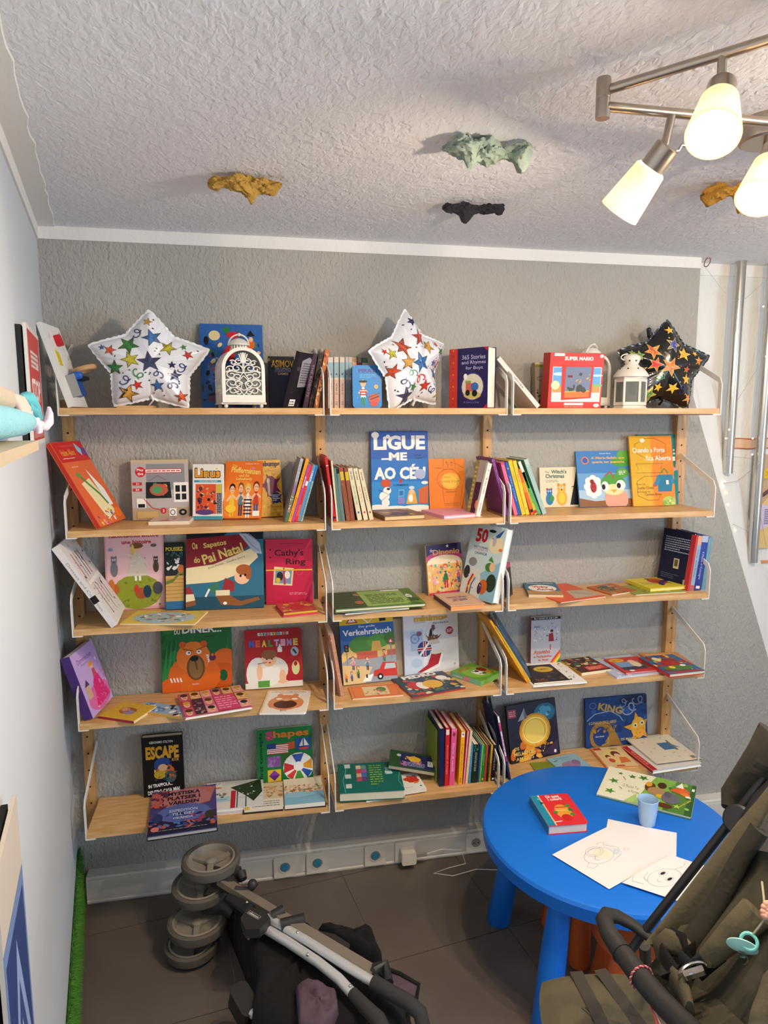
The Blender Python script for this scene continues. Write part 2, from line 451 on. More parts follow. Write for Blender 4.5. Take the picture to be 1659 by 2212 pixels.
# cable trunking along the foot of the wall, with its sockets
mb = MB()
pr = [(-.001, 0), (-.05, 0), (-.053, .006), (-.053, .012), (-.05, .014), (-.05, .098), (-.045, .104), (-.001, .106)]
n = len(pr)
mb.add([(-.06, y, z) for y, z in pr]+[(2.98, y, z) for y, z in pr], [tuple(range(n)), tuple(range(2*n-1, n-1, -1))]+[(i, i+n, (i+1) % n+n, (i+1) % n) for i in range(n)])
tr = tag(mb.build('cable_trunking', M_PLAST), 'white plastic cable trunking along the foot of the grey wall', 'trunking')
lid = MB(); lid.box((-.06, -.0525, .022), (2.98, -.05, .088)); lid.build('lid', M_PLAST, tr)
M_SOCK = mat('socket_white', H('e0dcd2'), .35); M_CHILD = mat('blue_cover', H('2f8fb4'), .4)
socks = [(.659, 1, 'white wall socket with a blue child guard, leftmost on the trunking'), (.784, 1, 'white wall socket with a blue child guard, second from left on the trunking'),
         (1.013, 1, 'white wall socket with a blue child guard, beside the plugged white adapter'), (1.135, 2, 'white wall socket holding the square white adapter'), (1.43, 0, 'open white wall socket beside the blue table edge')]
for x, k, lb in socks:
    t = thing('wall_socket', lb, 'socket', loc=(x, -.0525, .055), group='sockets on the trunking')
    m = MB(); m.rbox(.084, .084, 0, .009, .006, x0=-.042, y0=-.042, M=Matrix.Rotation(PI/2, 4, 'X')); m.build('face_plate', M_SOCK, t)
    m = MB(); m.lathe([(.0225, 0), (.0235, .002), (.021, .0022), (.0195, -.012+.006)], n=24, M=Matrix.Translation((0, -.0092, 0))@Matrix.Rotation(PI/2, 4, 'X')); m.build('socket_ring', M_SOCK, t, smooth=30)
    m = MB(); m.lathe([(.019, 0), (.019, .001)], n=20, M=Matrix.Translation((0, -.0092, 0))@Matrix.Rotation(PI/2, 4, 'X'), col=H('8a867e')); wl = m.build('well', M_MATT, t)
    if k == 1:
        m = MB(); m.lathe([(.014, 0), (.014, .002), (.009, .0025), (.0088, .001)], n=20, M=Matrix.Translation((0, -.0104, .002))@Matrix.Rotation(PI/2, 4, 'X')); m.box((-.0025, -.0115, -.019), (.0025, -.0095, -.011)); m.build('child_guard', M_CHILD, t, smooth=30)
    else:
        m = MB()
        for sx in (-.0095, .0095): m.lathe([(.0028, 0), (.0028, .0004)], c=(0, 0, 0), n=10, M=Matrix.Translation((sx, -.0103, 0))@Matrix.Rotation(PI/2, 4, 'X'), col=BK)
        m.build('pin_hole', M_MATT, t)
ad = thing('power_adapter', 'square white power adapter plugged into the trunking socket', 'adapter', loc=(1.14, -.064, .05))
m = MB(); m.rbox(.058, .05, 0, .045, .008, x0=-.029, y0=-.022, M=Matrix.Rotation(PI/2, 4, 'X')); m.build('body', M_SOCK, ad)
m = MB(); m.box((.029, -.03, -.004), (.075, -.022, .01), col=H('9a968c')); m.build('usb_plug', M_MATT, ad)
m = MB(); m.tube([(1.215, -.09, .055), (1.28, -.085, .062), (1.36, -.09, .05), (1.37, -.11, .004), (1.30, -.12, .003), (1.23, -.14, .003), (1.3, -.17, .003), (1.4, -.15, .003), (1.6, -.2, .003)], .0018, 6)
tag(m.build('charging_cable', M_SOCK, smooth=True), 'thin white cable lying on the dark tiles by the trunking', 'cable')

# green artificial grass panel against the foot of the left wall
gt = thing('grass_panel', 'strip of green artificial grass standing along the foot of the left wall', 'grass panel', M=frame(V((xl(0), 0, 0)), LWD, V((0, 0, 1)), LWN))
M_GB = mat('grass_backing', H('27481a'), .9); M_G = mat('grass_blades', H('4f8f2c'), .75, attr=True)
m = MB(); m.box((.01, .002, .001), (1.9, .196, .006)); m.build('backing', M_GB, gt)
m = MB(); R = random.Random(4)
for i in range(15000):
    s = R.uniform(.012, 1.6); t_ = R.uniform(.004, .2); l = R.uniform(.01, .02); a, b = R.uniform(-.008, .008), R.uniform(-.012, .006)
    c = R.choice([H('4f8f2c'), H('3d7a22'), H('6aa83a'), H('2f641c')])
    if i % 6 == 0: m.add([(s-.0009, .195, .001+R.random()*.006), (s+.0009, .195, .003+R.random()*.004), (s+a, .2+l*.5, .004+R.uniform(-.002, .012))], [(0, 1, 2)], c)
    m.add([(s-.001, t_, .005), (s+.001, t_, .005), (s+a, max(t_+b, .002), .007+l)], [(0, 1, 2)], c)
tag(m.build('turf_pile', M_G, gt), kind='stuff')

# ------------------------------------------------------------------ shelving
ZB = [1.7796, 1.3972, 1.0788, 0.7618, 0.3791]
TH = .0204
ZS = [z+TH for z in ZB]
G = .0258
BX = {'L': (0, .81), 'M': (.81+G, 1.42+G), 'R': (1.42+2*G, 2.23+2*G)}
YF, YB = -.2527, -.030
UPX = [-.046, .806, 1.442, 2.262]
upn = ['leftmost bamboo upright post of the wall shelving, in the corner', 'bamboo upright post between the left and middle bays', 'bamboo upright post between the middle and right bays', 'rightmost bamboo upright post of the wall shelving']
M_HOLE = mat('dark_hole', H('2a1d12'), .9)
for x, lb in zip(UPX, upn):
    w = .034 if x < 2 else .045
    t = thing('shelf_upright', lb, 'shelf upright', loc=(x, 0, .27), group='uprights of the wall shelving')
    m = MB(); m.box((0, -.03, 0), (w, 0, 1.56)); m.build('post', M_BAMBOOV, t)
    m = MB()
    for k in range(24):
        m.lathe([(.0035, 0), (.0035, .0006)], n=8, M=Matrix.Translation((w*.5, -.0302, .05+k*.0636))@Matrix.Rotation(PI/2, 4, 'X'))
    tag(m.build('peg_holes', M_HOLE, t), kind='stuff')
tier = ['top', 'second', 'third', 'fourth', 'bottom']
bay = {'L': 'left', 'M': 'middle', 'R': 'right'}
def bracket(x, s):
    """flat white steel strip: down from the post, out to the shelf front, under the board"""
    m = MB(); t = .0035; wd = .019
    path = [(-.012, .205), (-.236, .105), (-.2445, .088), (-.2445, -.0225)]
    vs = []
    offs = []
    for i, (y, z) in enumerate(path):
        if i == 0: d = V((path[1][0]-y, path[1][1]-z))
        elif i == len(path)-1: d = V((y-path[i-1][0], z-path[i-1][1]))
        else: d = V((path[i+1][0]-path[i-1][0], path[i+1][1]-path[i-1][1]))
        d.normalize(); nn = V((-d.y, d.x)); offs.append(nn)
        for sx in (0, 1):
            for sn in (-.5, .5): vs.append((x+sx*t*s, y+nn.x*sn*wd, z+nn.y*sn*wd))
    fs = []
    for i in range(len(path)-1):
        a, b = 4*i, 4*i+4
        fs += [(a, a+1, b+1, b), (a+2, b+2, b+3, a+3), (a, b, b+2, a+2), (a+1, a+3, b+3, b+1)]
    fs += [(0, 2, 3, 1), (len(vs)-4, len(vs)-3, len(vs)-1, len(vs)-2)]
    m.add(vs, fs)
    m.box((min(x, x+s*t)-(.028 if s > 0 else 0), -.2527, -.0245), (max(x, x+s*t)+(0 if s > 0 else .028), -.236, -.0208))
    m.box((min(x, x+s*t)-(.028 if s > 0 else 0), -.236, -.0245), (max(x, x+s*t)+(0 if s > 0 else .028), -.02, -.0208))
    return m
for b, (xa, xb) in BX.items():
    for i, z in enumerate(ZS):
        t = thing('wall_shelf', 'bamboo shelf board with white metal brackets, %s tier of the %s bay' % (tier[i], bay[b]), 'shelf', loc=(xa, 0, z), group='bamboo shelves on the wall')
        m = MB(); L_ = xb-xa; m.box((.0005, YF+.002, -TH), (L_-.0005, YB, 0)); bo = m.build('board', M_BAMBOO, t)
        bracket(0, -1).build('bracket', M_WMETAL, t); bracket(L_, 1).build('bracket', M_WMETAL, t)

# ------------------------------------------------------------------ books
PG = H('e9dfc8')
def make_book(name, label, O, X, Y, N, w, h, t, cover, spine=None, back=None, pages=PG, hard=True, items=(), sitems=(), r=0.0, cat='book', group=None, stack_gap=True):
    root = thing(name, label, cat, M=frame(O, X, Y, N), group=group)
    spine = spine or cover; back = back or cover
    m = MB()
    bt = min(.0022 if hard else .0007, t*.2); ov = .003 if hard else 0.0004
    cor = (1, 1, 0, 0)
    m.rbox(w, h, t-bt, t, r, cover, corners=cor); m.rbox(w, h, 0, bt, r, back, corners=cor)
    m.box((0, 0, bt), (bt, h, t-bt), spine)
    c = m.build('cover', M_PRINT, root)
    m = MB(); m.rbox(w-bt-ov, h-2*ov, bt, t-bt, max(r-.002, 0), pages, x0=bt, y0=ov, corners=cor)
    if t > .008:
        k = max(2, int((t-2*bt)/.004))
    m.build('page_block', M_MATT, root)
    A, T = art(items, w, h, lambda x, y, e: (x, y, t+e))
    if A.f: A.build('cover_illustration', M_PRINT, c)
    if T.f: T.build('cover_lettering', M_PRINT, c)
    if sitems:
        A, T = art(sitems, h, t, lambda a, b, e: (-e, h-a, b))
        if A.f: A.build('spine_print', M_PRINT, c)
        if T.f: T.build('spine_lettering', M_PRINT, c)
    return root
def solid(name, label, O, X, Y, N, w, h, t, cover, side=None, items=(), r=0.0, cat='box', group=None, part='carton', sitems=()):
    root = thing(name, label, cat, M=frame(O, X, Y, N), group=group)
    m = MB(); side = side or cover
    m.rbox(w, h, 0, t, r, cover); n = len(m.f)
    for i in range(n):
        if i != 1: m.c[i] = side
    c = m.build(part, M_PRINT, root)
    A, T = art(items, w, h, lambda x, y, e: (x, y, t+e))
    if A.f: A.build('front_picture', M_PRINT, c)
    if T.f: T.build('front_lettering', M_PRINT, c)
    if sitems:
        A, T = art(sitems, h, t, lambda a, b, e: (-e, h-a, b))
        if A.f: A.build('side_print', M_PRINT, c)
        if T.f: T.build('side_lettering', M_PRINT, c)
    return root
def axes(A, B, T):
    Wv = B-A; w = Wv.length; X = Wv.normalized()
    Hv = T-A; Hv -= X*Hv.dot(X); h = Hv.length; Y = Hv.normalized(); N = X.cross(Y)
    return X, Y, N, w, h
def stand(row, bl, br, tl, t, cover, label, items=(), name='picture_book', yb=None, lean=True, boxy=False, ytop=None, **kw):
    """cover facing the room, foot on the shelf, head leaning on the wall; bl, br, tl = (code, x, y)"""
    z = ZS[row]
    if yb is None:
        ya, yb_ = Pz(*K(*bl), z).y, Pz(*K(*br), z).y
        lo, hi = -.243, -.03-t
        ya, yb_ = [min(max(q, lo), hi) for q in (ya, yb_)]
    else: ya, yb_ = yb if isinstance(yb, tuple) else (yb, yb)
    A = V((Xat(K(*bl)[0], ya, z), ya, z)); B = V((Xat(K(*br)[0], yb_, z), yb_, z))
    u, v = K(*tl)
    T = Py(u, v, ((-t-.004) if ytop is None else ytop)-max(0, yb_-ya))
    X, Y, N, w, h = axes(A, B, T)
    if N.y > 0: N = -N
    O = A-N*t + V((0, 0, t*max(N.z, 0)))
    f = solid if boxy else make_book
    return f(name, label, O, X, Y, N, w, h, t, cover, items=items, **kw)
def flat(row, bl, br, tl, t, cover, label, items=(), name='picture_book', lift=0.0, boxy=False, z=None, **kw):
    """lying flat; bl, br, tl are the corners of its upper face"""
    zb = (ZS[row] if z is None else z)+lift; zt = zb+t
    A, B, T = Pz(*K(*bl), zt), Pz(*K(*br), zt), Pz(*K(*tl), zt)
    X, Y, N, w, h = axes(A, B, T)
    if N.z < 0: raise Exception('flat order '+label)
    O = A-N*t
    f = solid if boxy else make_book
    return f(name, label, O, X, Y, N, w, h, t, cover, items=items, **kw)
def spines(row, yf, specs, depth=.16, **kw):
    """spec: (code, ub_left, ub_right, u_top_left, v_top, colour, label, spine items, extra dict)"""
    z = ZS[row]; out = []
    for sp in specs:
        c, u0, u1, ut, vt, col, lb = sp[:7]
        si = sp[7] if len(sp) > 7 else (); ex_ = dict(sp[8]) if len(sp) > 8 else {}
        y = ex_.pop('y', yf); dp = ex_.pop('depth', depth)
        x0 = Xat(K(c, u0, 0)[0], y, z); x1 = Xat(K(c, u1, 0)[0], y, z)
        T = Py(*K(c, ut, vt), y); zt = T.z
        th = math.atan2(T.x-x0, zt-z)
        t = (x1-x0)*math.cos(th)*.97; lift = t*math.sin(th) if th > 0 else 0
        Y = V((math.sin(th), 0, math.cos(th))); N = V((math.cos(th), 0, -math.sin(th))); X = V((0, 1, 0))
        h = math.hypot(T.x-x0, zt-z-lift)
        kk = dict(kw); kk.update(ex_)
        out.append(make_book(kk.pop('name', 'paperback'), lb, V((x0, y, z+lift)), X, Y, N, dp, h, t, col, sitems=si, **kk))
    return out

def posed(row, p, t, cover, label, items=(), name='picture_book', boxy=False, **kw):
    x, y, phi, tilt, w, h = p
    X = V((math.cos(phi), math.sin(phi), 0)); n = V((-X.y, X.x, 0)); Y = V((0, 0, 1))*math.cos(tilt)+n*math.sin(tilt); N = X.cross(Y)
    O = V((x, y, ZS[row]))-N*t+V((0, 0, t*max(N.z, 0)))
    f = solid if boxy else make_book
    return f(name, label, O, X, Y, N, w, h, t, cover, items=items, **kw)
def leanleft(row, bl, br, tl, t, cover, label, items=(), name='picture_book', ya=None, boxy=False, **kw):
    z = ZS[row]
    if ya is None: A, B = Pz(*K(*bl), z), Pz(*K(*br), z)
    else: A, B = V((Xat(K(*bl)[0], ya[0], z), ya[0], z)), V((Xat(K(*br)[0], ya[1], z), ya[1], z))
    T = Pw(*K(*tl), t+.004)
    X, Y, N, w, h = axes(A, B, T)
    f = solid if boxy else make_book
    return f(name, label, A-N*t+V((0, 0, t*max(N.z, 0))), X, Y, N, w, h, t, cover, items=items, **kw)

# ===== top tier, left bay
bb = posed(0, (.042, -.262, 1.50, .2942, .165, .262), .014, H('e9e7e2'), 'white busy board with wooden ring and blue latch leaning in the corner',
              items=[('p', [(.15, .8), (.28, .86), (.26, .9), (.13, .84)], H('cfd2d4')), ('n', 3, 16, .75, .5, 1, .95, [H('c9bca8'), H('9b8f80'), H('ddd3c2')], .03)], boxy=True, name='busy_board', cat='toy board', part='board')
bd = bb.matrix_world; bw = .17; bh = .262
m = MB(); m.rbox(.03, .035, .014, .03, .008, RD, x0=.07, y0=bh*.74); m.build('red_knob', M_PRINT, bb)
m = MB(); m.prism([(.03, bh*.5), (.055, bh*.5), (.06, bh*.66), (.035, bh*.68)], .014, .0165, H('d8c02a')); m.build('yellow_plate', M_PRINT, bb)
m = MB(); m.tube([(.105+.03*math.cos(a*PI/8), bh*.42+.0, .03+.03+.03*math.sin(a*PI/8)) for a in range(16)], .0085, 8, H('c29a6c'), closed=True); m.build('wooden_ring', M_PRINT, bb, smooth=True)
m = MB(); m.lathe([(.0, 0), (.013, .001), (.013, .035), (.009, .04)], c=(.08, bh*.36, .014), n=14, col=H('2f63c0')); m.build('blue_peg', M_PRINT, bb, smooth=40)
m = MB(); m.rbox(.075, .06, .014, .034, .006, H('2350a0'), x0=.05, y0=bh*.12); m.rbox(.01, .07, .014, .04, .002, H('9a9a98'), x0=.04, y0=bh*.11); m.build('blue_latch', M_PRINT, bb)
m = MB(); m.box((.08, bh*.3, .014), (.14, bh*.34, .055), H('1c2026')); m.build('black_hinge', M_PRINT, bb)
m = MB(); m.tube([(.145, -.09, 1.835), (.155, -.1, 1.86), (.175, -.105, 1.868), (.19, -.11, 1.85), (.185, -.115, 1.82), (.19, -.12, 1.803), (.21, -.13, 1.803)], .0022, 6)
tag(m.build('white_cord', M_SOCK, smooth=True), 'looped white cord beside the busy board on the top shelf', 'cord')
m = MB(); m.box((.16, -.2, ZS[0]), (.27, -.12, ZS[0]+.008), H('b0763c'))
tag(m.build('wooden_slat', M_BAMBOO), 'small flat wooden slat lying beneath the white star balloon', 'wood piece')

stand(0, ('1', 1003, 545), ('1', 1318, 545), ('1', 987, 139), .012, H('2f62a8'), 'blue picture book with fairy tale crowd behind the white arched lantern', yb=-.075,
      items=[('n', 11, 60, .02, .02, .98, .5, [H('1a1c20'), H('3a2a22'), H('2a3550'), H('6b3a4a'), H('4d3a20')], .035), ('n', 12, 24, .05, .5, .95, .78, [RD, GR, H('e8d8a0'), BR, BK, H('2a2a60')], .03),
             ('e', .23, .86, .09, .06, H('e3d49a')), ('e', .42, .93, .06, .04, H('2b7a3c')), ('e', .52, .87, .1, .04, RD), ('p', [(.3, .6), (.55, .86), (.6, .7), (.5, .55)], RD), ('e', .1, .8, .04, .05, BK),
             ('e', .8, .76, .07, .06, H('e0682a')), ('p', [(.74, .86), (.88, .86), (.8, .93)], BK), ('e', .81, .82, .035, .03, SK), ('l', [(.68, .8), (.6, .93)], .015, BR), ('e', .93, .66, .03, .02, SK)])
stand(0, ('1', 1340, 548), ('1', 1470, 548), ('1', 1326, 303), .03, H('15171f'), 'dark blue hardcover with gold capitals beside the arched lantern', name='hardcover_book', yb=-.12, ytop=-.1,
      items=[('r', 0, 0, .09, 1, H('1c1d2a')), ('r', .1, 0, 1, .75, H('22263f')), ('t', 'ASIMOV', .55, .855, .86, .14, H('d9a63a'), .02), ('t', 'ROBOT', .04, .93, .04, .06, YL), ('t', 'THE COMPLETE', .56, .76, .6, .04, H('b8b8c8'), .0), ('t', 'FOUNDATION', .56, .715, .6, .045, H('9a8cb8'), .01), ('t', 'GAMES', .56, .66, .4, .045, H('d9b86a'), .01)])
# books leaning right, against the post
def leanright(row, bl, br, tl, yf, t, cover, label, items=(), y2=None, **kw):
    z = ZS[row]; A = V((Xat(K(*bl)[0], yf, z), yf, z)); y2 = yf if y2 is None else y2
    B = V((Xat(K(*br)[0], y2, z), y2, z)); T = Py(*K(*tl), yf+.02)
    h = (T-A).length; Y = (T-A).normalized(); X = (B-A); X -= Y*X.dot(Y); w = X.length; X.normalize(); N = X.cross(Y)
    O = A-N*t; low = min(0, X.z*w, )
    O += V((0, 0, -low-min(0, -N.z*t)))
    return make_book(kw.pop('name', 'paperback'), label, O, X, Y, N, w, h, t, cover, items=items, **kw)
posed(0, (.6906, -.2234, .9223, -.3124, .1096, .1879), .014, H('241f28'), 'dark paperback showing its grey blurb and barcode, leaning right', name='paperback', hard=False,
          items=[('n', 5, 16, .02, .05, .98, .95, [H('3a2f38'), H('1a1820'), H('4a4048')], .06), ('p', [(.3, .38), (.85, .4), (.9, .85), (.6, .93), (.25, .85)], H('98959c')), ('lines', .35, .45, .82, .83, 9, H('4a4650')), ('r', .08, .04, .38, .16, W_), ('lines', .1, .05, .36, .14, 2, BK)])
spines(0, -.19, [('1', 1508, 1532, 1560, 282, H('3d2438'), 'purple-brown paperback leaning second from the right post, top left', [('t', 'THE ROBOTS', .5, .5, .6, .5, H('8a7488'))]),
                 ('1', 1536, 1560, 1590, 280, H('30241e'), 'dark brown paperback leaning beside the yellow-red one, top left', [('n', 3, 14, 0, 0, 1, 1, [H('6a5038'), H('5b3030'), H('1d1815')], .5)]),
                 ('1', 1562, 1584, 1622, 262, H('b86a3a'), 'worn orange and cream paperback leaning nearest the right post, top left', [('n', 4, 22, 0, 0, 1, 1, [H('e0c088'), H('a02828'), H('d89048'), H('7a3a20')], .5)])], depth=.13, hard=False)

# ===== top tier, middle bay
row = []
for i, (a, b) in enumerate([(108, 149), (156, 193), (201, 241), (246, 272), (274, 300)]):
    base = H('dcd2c4') if i != 3 else H('b8c0c8')
    row.append(('2', a, b, a-2, 483 if i != 0 else 485, base, ['first', 'second', 'third', 'fourth', 'fifth'][i]+' from left of the cream and pale blue series spines, top middle',
                [('r', .1, 0, .4, 1, H('8fb9cc')), ('s', .33, .5, .3, H('27456a')), ('r', .44, 0, 1, 1, H('d9b9ae') if i < 3 else H('8a98a8')), ('t', 'NORA 12', .62, .5, .22, .35, H('4a4a55')), ('t', '12', .9, .5, .06, .4, H('4a4a55'))]))
row += [('2', 302, 338, 300, 487, H('d8a070'), 'orange-topped thin spine behind the pirate tin', [('r', .0, 0, .12, 1, H('e8c090'))]), ('2', 342, 374, 341, 487, H('a83a32'), 'red spine with a grey top behind the pirate tin', [('r', 0, 0, .1, 1, H('9a9088'))]), ('2', 378, 425, 376, 490, H('4a7a5a'), 'green spine with a pale band beside the star balloon', [('r', .1, 0, .14, 1, H('c8d0b8'))])]
spines(0, -.13, row, depth=.11, hard=False, group='small series spines on the top middle shelf')
stand(0, ('2', 303, 886), ('2', 535, 886), ('2', 300, 550), .03, H('2f86c8'), 'blue storybook tin lettered PIRATI with a boy pirate on the top shelf', yb=-.19, ytop=-.185, boxy=True, r=.012, side=H('1d2c3c'), name='story_tin', cat='tin', part='tin',
      items=[('n', 9, 50, .03, .1, .97, .97, [H('3a94d6'), H('4aa2de'), H('2a7cbc')], .018), ('t', 'PIRATI', .52, .87, .62, .09, H('5a3a8a'), .02), ('lines', .25, .7, .8, .8, 3, H('6ab4e0'))]+fig(.36, .06, .62, W_, YL, SK, .9, GR)+
      [('r', .24, .36, .5, .39, RD), ('r', .24, .3, .5, .33, RD), ('r', .26, .42, .46, .44, RD), ('e', .36, .62, .14, .03, BK), ('e', .8, .5, .07, .05, H('d8b060')), ('e', .74, .22, .2, .12, H('c05a4a')), ('l', [(.55, .25), (.95, .36)], .025, BR), ('e', .72, .1, .13, .06, H('d84a3a')), ('l', [(.6, .2), (.9, .28)], .02, BK)])
# thick board-backed story collection, fore edge showing at its right
z = ZS[0]; A = V((Xat(K('2', 1068, 0)[0], -.10, z), -.10, z)); B = V((Xat(K('2', 1372, 0)[0], -.235, z), -.235, z))
X = (B-A).normalized(); N = X.cross(V((0, 0, 1))); hh = Py(*K('2', 1070, 425), -.10).z-z
make_book('story_collection', 'thick navy and red hardcover of 365 stories on the top middle shelf', A-N*.05, X, V((0, 0, 1)), N, (B-A).length, hh, .05, H('241d52'), spine=H('b8342c'), cat='book', pages=H('f2ead8'),
          items=[('r', 0, 0, .22, 1, H('c23a2c')), ('n', 2, 1, .1, .1, .12, .12, [RD], .01)]+[('s', .11, .07+.1*i, .022, H('e89a3a') if i % 2 else H('8a2a3a')) for i in range(10)]+
          [('t', '365 Stories', .64, .85, .6, .075, H('b8b4dc'), .01), ('t', 'and Rhymes', .64, .755, .62, .075, H('b8b4dc'), .01), ('t', 'for Boys', .66, .665, .44, .07, H('b8b4dc'), .01), ('e', .62, .36, .3, .235, H('3a3280')), ('e', .62, .36, .275, .215, H('d8d4c0')),
           ('e', .62, .22, .22, .06, H('c8b868')), ('r', .45, .28, .72, .42, H('c8604a')), ('e', .68, .36, .1, .07, H('3a6ab0')), ('e', .5, .26, .06, .05, BK), ('e', .68, .25, .07, .055, BK), ('r', .44, .42, .58, .46, H('8a9a4a')), ('e', .44, .53, .05, .05, W_), ('t', 'A Story a Day', .6, .1, .4, .04, H('8a84c8'), 0), ('p', [(.9, 0), (1, 0), (1, .08)], RD), ('p', [(.9, 1), (1, 1), (1, .93)], RD)])

# ===== top tier, right bay
spines(0, -.2, [('3', 300, 334, 64, 372, H('d8d4cc'), 'pale grey hardcover leaning far left between the two brackets', [('t', 'HISTORIA', .5, .5, .22, .35, BK, 0)], dict(items=[('r', 0, .2, 1, .5, H('6a5a50')), ('r', 0, .48, 1, .52, RD)], back=W_, name='hardcover_book'))], depth=.16)
stand(0, ('3', 292, 655), ('3', 400, 655), ('3', 277, 393), .03, H('a89a84'), 'cream box with a green top band and letter V behind the red box', yb=-.08, ytop=-.06, boxy=True, name='game_box', side=H('8a7c68'),
      items=[('r', 0, .95, 1, 1, H('e2d6a0')), ('r', 0, .89, 1, .95, H('8a9a3a')), ('t', 'V', .5, .77, .18, .13, H('3a4030'), .02), ('o', .35, .64, .25, .05, .008, BK), ('n', 7, 26, .1, .05, .9, .4, [H('4a4038'), H('2a2624'), H('6a5a48')], .05)])
stand(0, ('3', 360, 657), ('3', 672, 657), ('3', 362, 330), .055, H('d23c30'), 'red gift box with a framed arcade scene, right bay top shelf', yb=(-.205, -.2), ytop=-.215, boxy=True, name='gift_box', side=H('b83228'), r=.002,
      items=[('r', .06, .12, .97, .75, W_), ('r', .07, .29, .96, .74, H('6aa8dc')), ('e', .2, .62, .14, .03, H('c8e0f0')), ('e', .9, .6, .1, .02, H('c8e0f0')), ('r', .07, .29, .96, .42, H('d89a50')), ('e', .12, .42, .08, .08, H('d8e0b0')), ('e', .9, .42, .1, .03, H('8ab870')), ('r', .07, .13, .96, .29, H('dcdcdc')),
             ('p', [(.22, .8), (.82, .76), (.8, .19), (.24, .15)], H('c83a2c')), ('p', [(.3, .75), (.78, .75), (.76, .29), (.3, .27)], H('77819a')), ('p', [(.3, .31), (.76, .31), (.76, .21), (.3, .19)], H('dc7a34')), ('p', [(.3, .31), (.76, .33), (.76, .31), (.3, .29)], H('a8b848')), ('n', 5, 9, .33, .33, .74, .4, [H('4a4a40')], .06),
             ('r', .34, .56, .43, .6, H('7a2a2a')), ('e', .58, .62, .03, .03, H('4a4a50')), ('n', 8, 5, .5, .44, .62, .52, [H('e0a840')], .025), ('n', 9, 4, .7, .52, .76, .62, [H('e0a840')], .025),
             ('r', .07, .94, .26, .99, W_), ('t', 'PALADONE', .165, .965, .15, .025, GY, 0), ('t', 'SUPER MARIO', .53, .9, .54, .075, H('c8c4be'), .05), ('t', 'SUPER MARIO', .53, .9, .52, .055, W_, .02), ('e', .95, .95, .035, .032, W_), ('t', '8+', .95, .95, .035, .02, RD, 0),
             ('r', .3, .06, .66, .1, W_), ('t', 'DIORAMA LIGHT', .48, .08, .26, .018, GY, 0), ('e', .91, .055, .055, .035, W_), ('t', 'SEAL', .91, .055, .06, .015, RD, 0), ('t', 'LIGHT UP COLLECTION', .48, .03, .34, .016, W_, 0)])

# ===== second tier, left bay
posed(1, (.098, -.232, 1.3317, .5045, .195, .3048), .017, H('e06a3a'), 'orange fairy tale hardcover with a red title panel leaning in the corner', name='hardcover_book', spine=H('c8382c'),
         items=[('r', 0, .76, 1, 1, H('cc2a2a')), ('t', 'FAVOLE ILLUSTRATE DI', .5, .95, .6, .022, H('e07060'), 0), ('t', 'Haden Allors', .36, .87, .46, .075, H('e0a040'), .02), ('r', .1, .8, .5, .806, W_), ('p', [(.72, .98), (.86, .9), (.8, .82), (.7, .88)], LB), ('p', [(.86, .93), (1, .9), (.96, .8), (.85, .85)], PU),
                ('t', 'da Arte', .32, .7, .2, .02, W_, 0), ('p', [(.2, .5), (.55, .55), (.8, .12), (.4, .05)], H('ece0b0')), ('p', [(.6, .66), (.85, .4), (.85, .2), (.7, .2)], W_), ('l', [(.25, .62), (.4, .5), (.6, .35), (.7, .22)], .035, GR), ('e', .27, .6, .08, .03, H('6a9a3a')), ('n', 4, 34, .05, .02, .75, .16, [PK, YL, PU, BL, OR, W_], .025), ('e', .85, .1, .12, .06, OR)])
stand(1, ('1', 662, 1113), ('1', 946, 1109), ('1', 649, 818), .032, H('b8b0ac'), 'beige toy box with a drawing tablet picture on the second shelf', boxy=True, name='toy_box', side=H('9a8a70'), ytop=-.05,
      items=[('r', 0, .95, 1, 1, H('c8b490')), ('r', 0, 0, 1, .2, H('b09a80')), ('r', .26, .5, .93, .93, H('8c8c90')), ('e', .16, .8, .09, .085, RD), ('t', 'Play', .16, .83, .12, .05, W_, .02), ('t', 'tive', .16, .77, .1, .05, W_, .02), ('r', .24, .78, .88, .85, RD), ('r', .25, .79, .87, .84, W_), ('lines', .27, .795, .85, .835, 1, RD),
             ('p', [(.24, .36), (.69, .36), (.67, .63), (.25, .63)], BK), ('n', 2, 8, .36, .44, .58, .56, [H('c84a3a'), H('3a8a5a'), H('c8a04a')], .08), ('e', .47, .5, .16, .1, H('b85a40')), ('e', .44, .5, .09, .06, H('4a9a60')), ('l', [(.3, .65), (.46, .74), (.6, .66)], .006, BR),
             ('r', .02, .58, .18, .63, RD), ('t', '3+', .11, .605, .06, .03, W_, .02), ('r', .02, .48, .18, .53, RD), ('t', '50', .1, .505, .06, .03, W_, .02), ('r', .73, .29, .99, .62, W_), ('r', .76, .46, .84, .57, BK), ('r', .87, .46, .95, .57, BK), ('r', .76, .33, .84, .43, BK), ('r', .87, .33, .95, .43, BK),
             ('r', .08, .2, .24, .36, W_), ('r', .1, .21, .22, .27, BK), ('l', [(.2, .36), (.35, .2), (.55, .15)], .012, RD), ('e', .54, .15, .05, .05, RD), ('t', '3', .54, .15, .03, .05, W_, .02), ('r', .64, .06, .77, .19, W_), ('o', .7, .12, .04, .04, .012, BK), ('e', .88, .12, .07, .055, BK), ('e', .88, .12, .03, .02, H('b8b0ac')), ('r', .08, .03, .44, .14, H('c8a868'))])
flat(1, ('1', 738, 1122), ('1', 941, 1118), ('1', 752, 1098), .012, H('d8c0b8'), 'small cream paperback lying flat before the beige toy box', hard=False, name='paperback', items=[('n', 3, 12, .3, .1, .8, .9, [H('b06058'), H('c89890')], .12)])
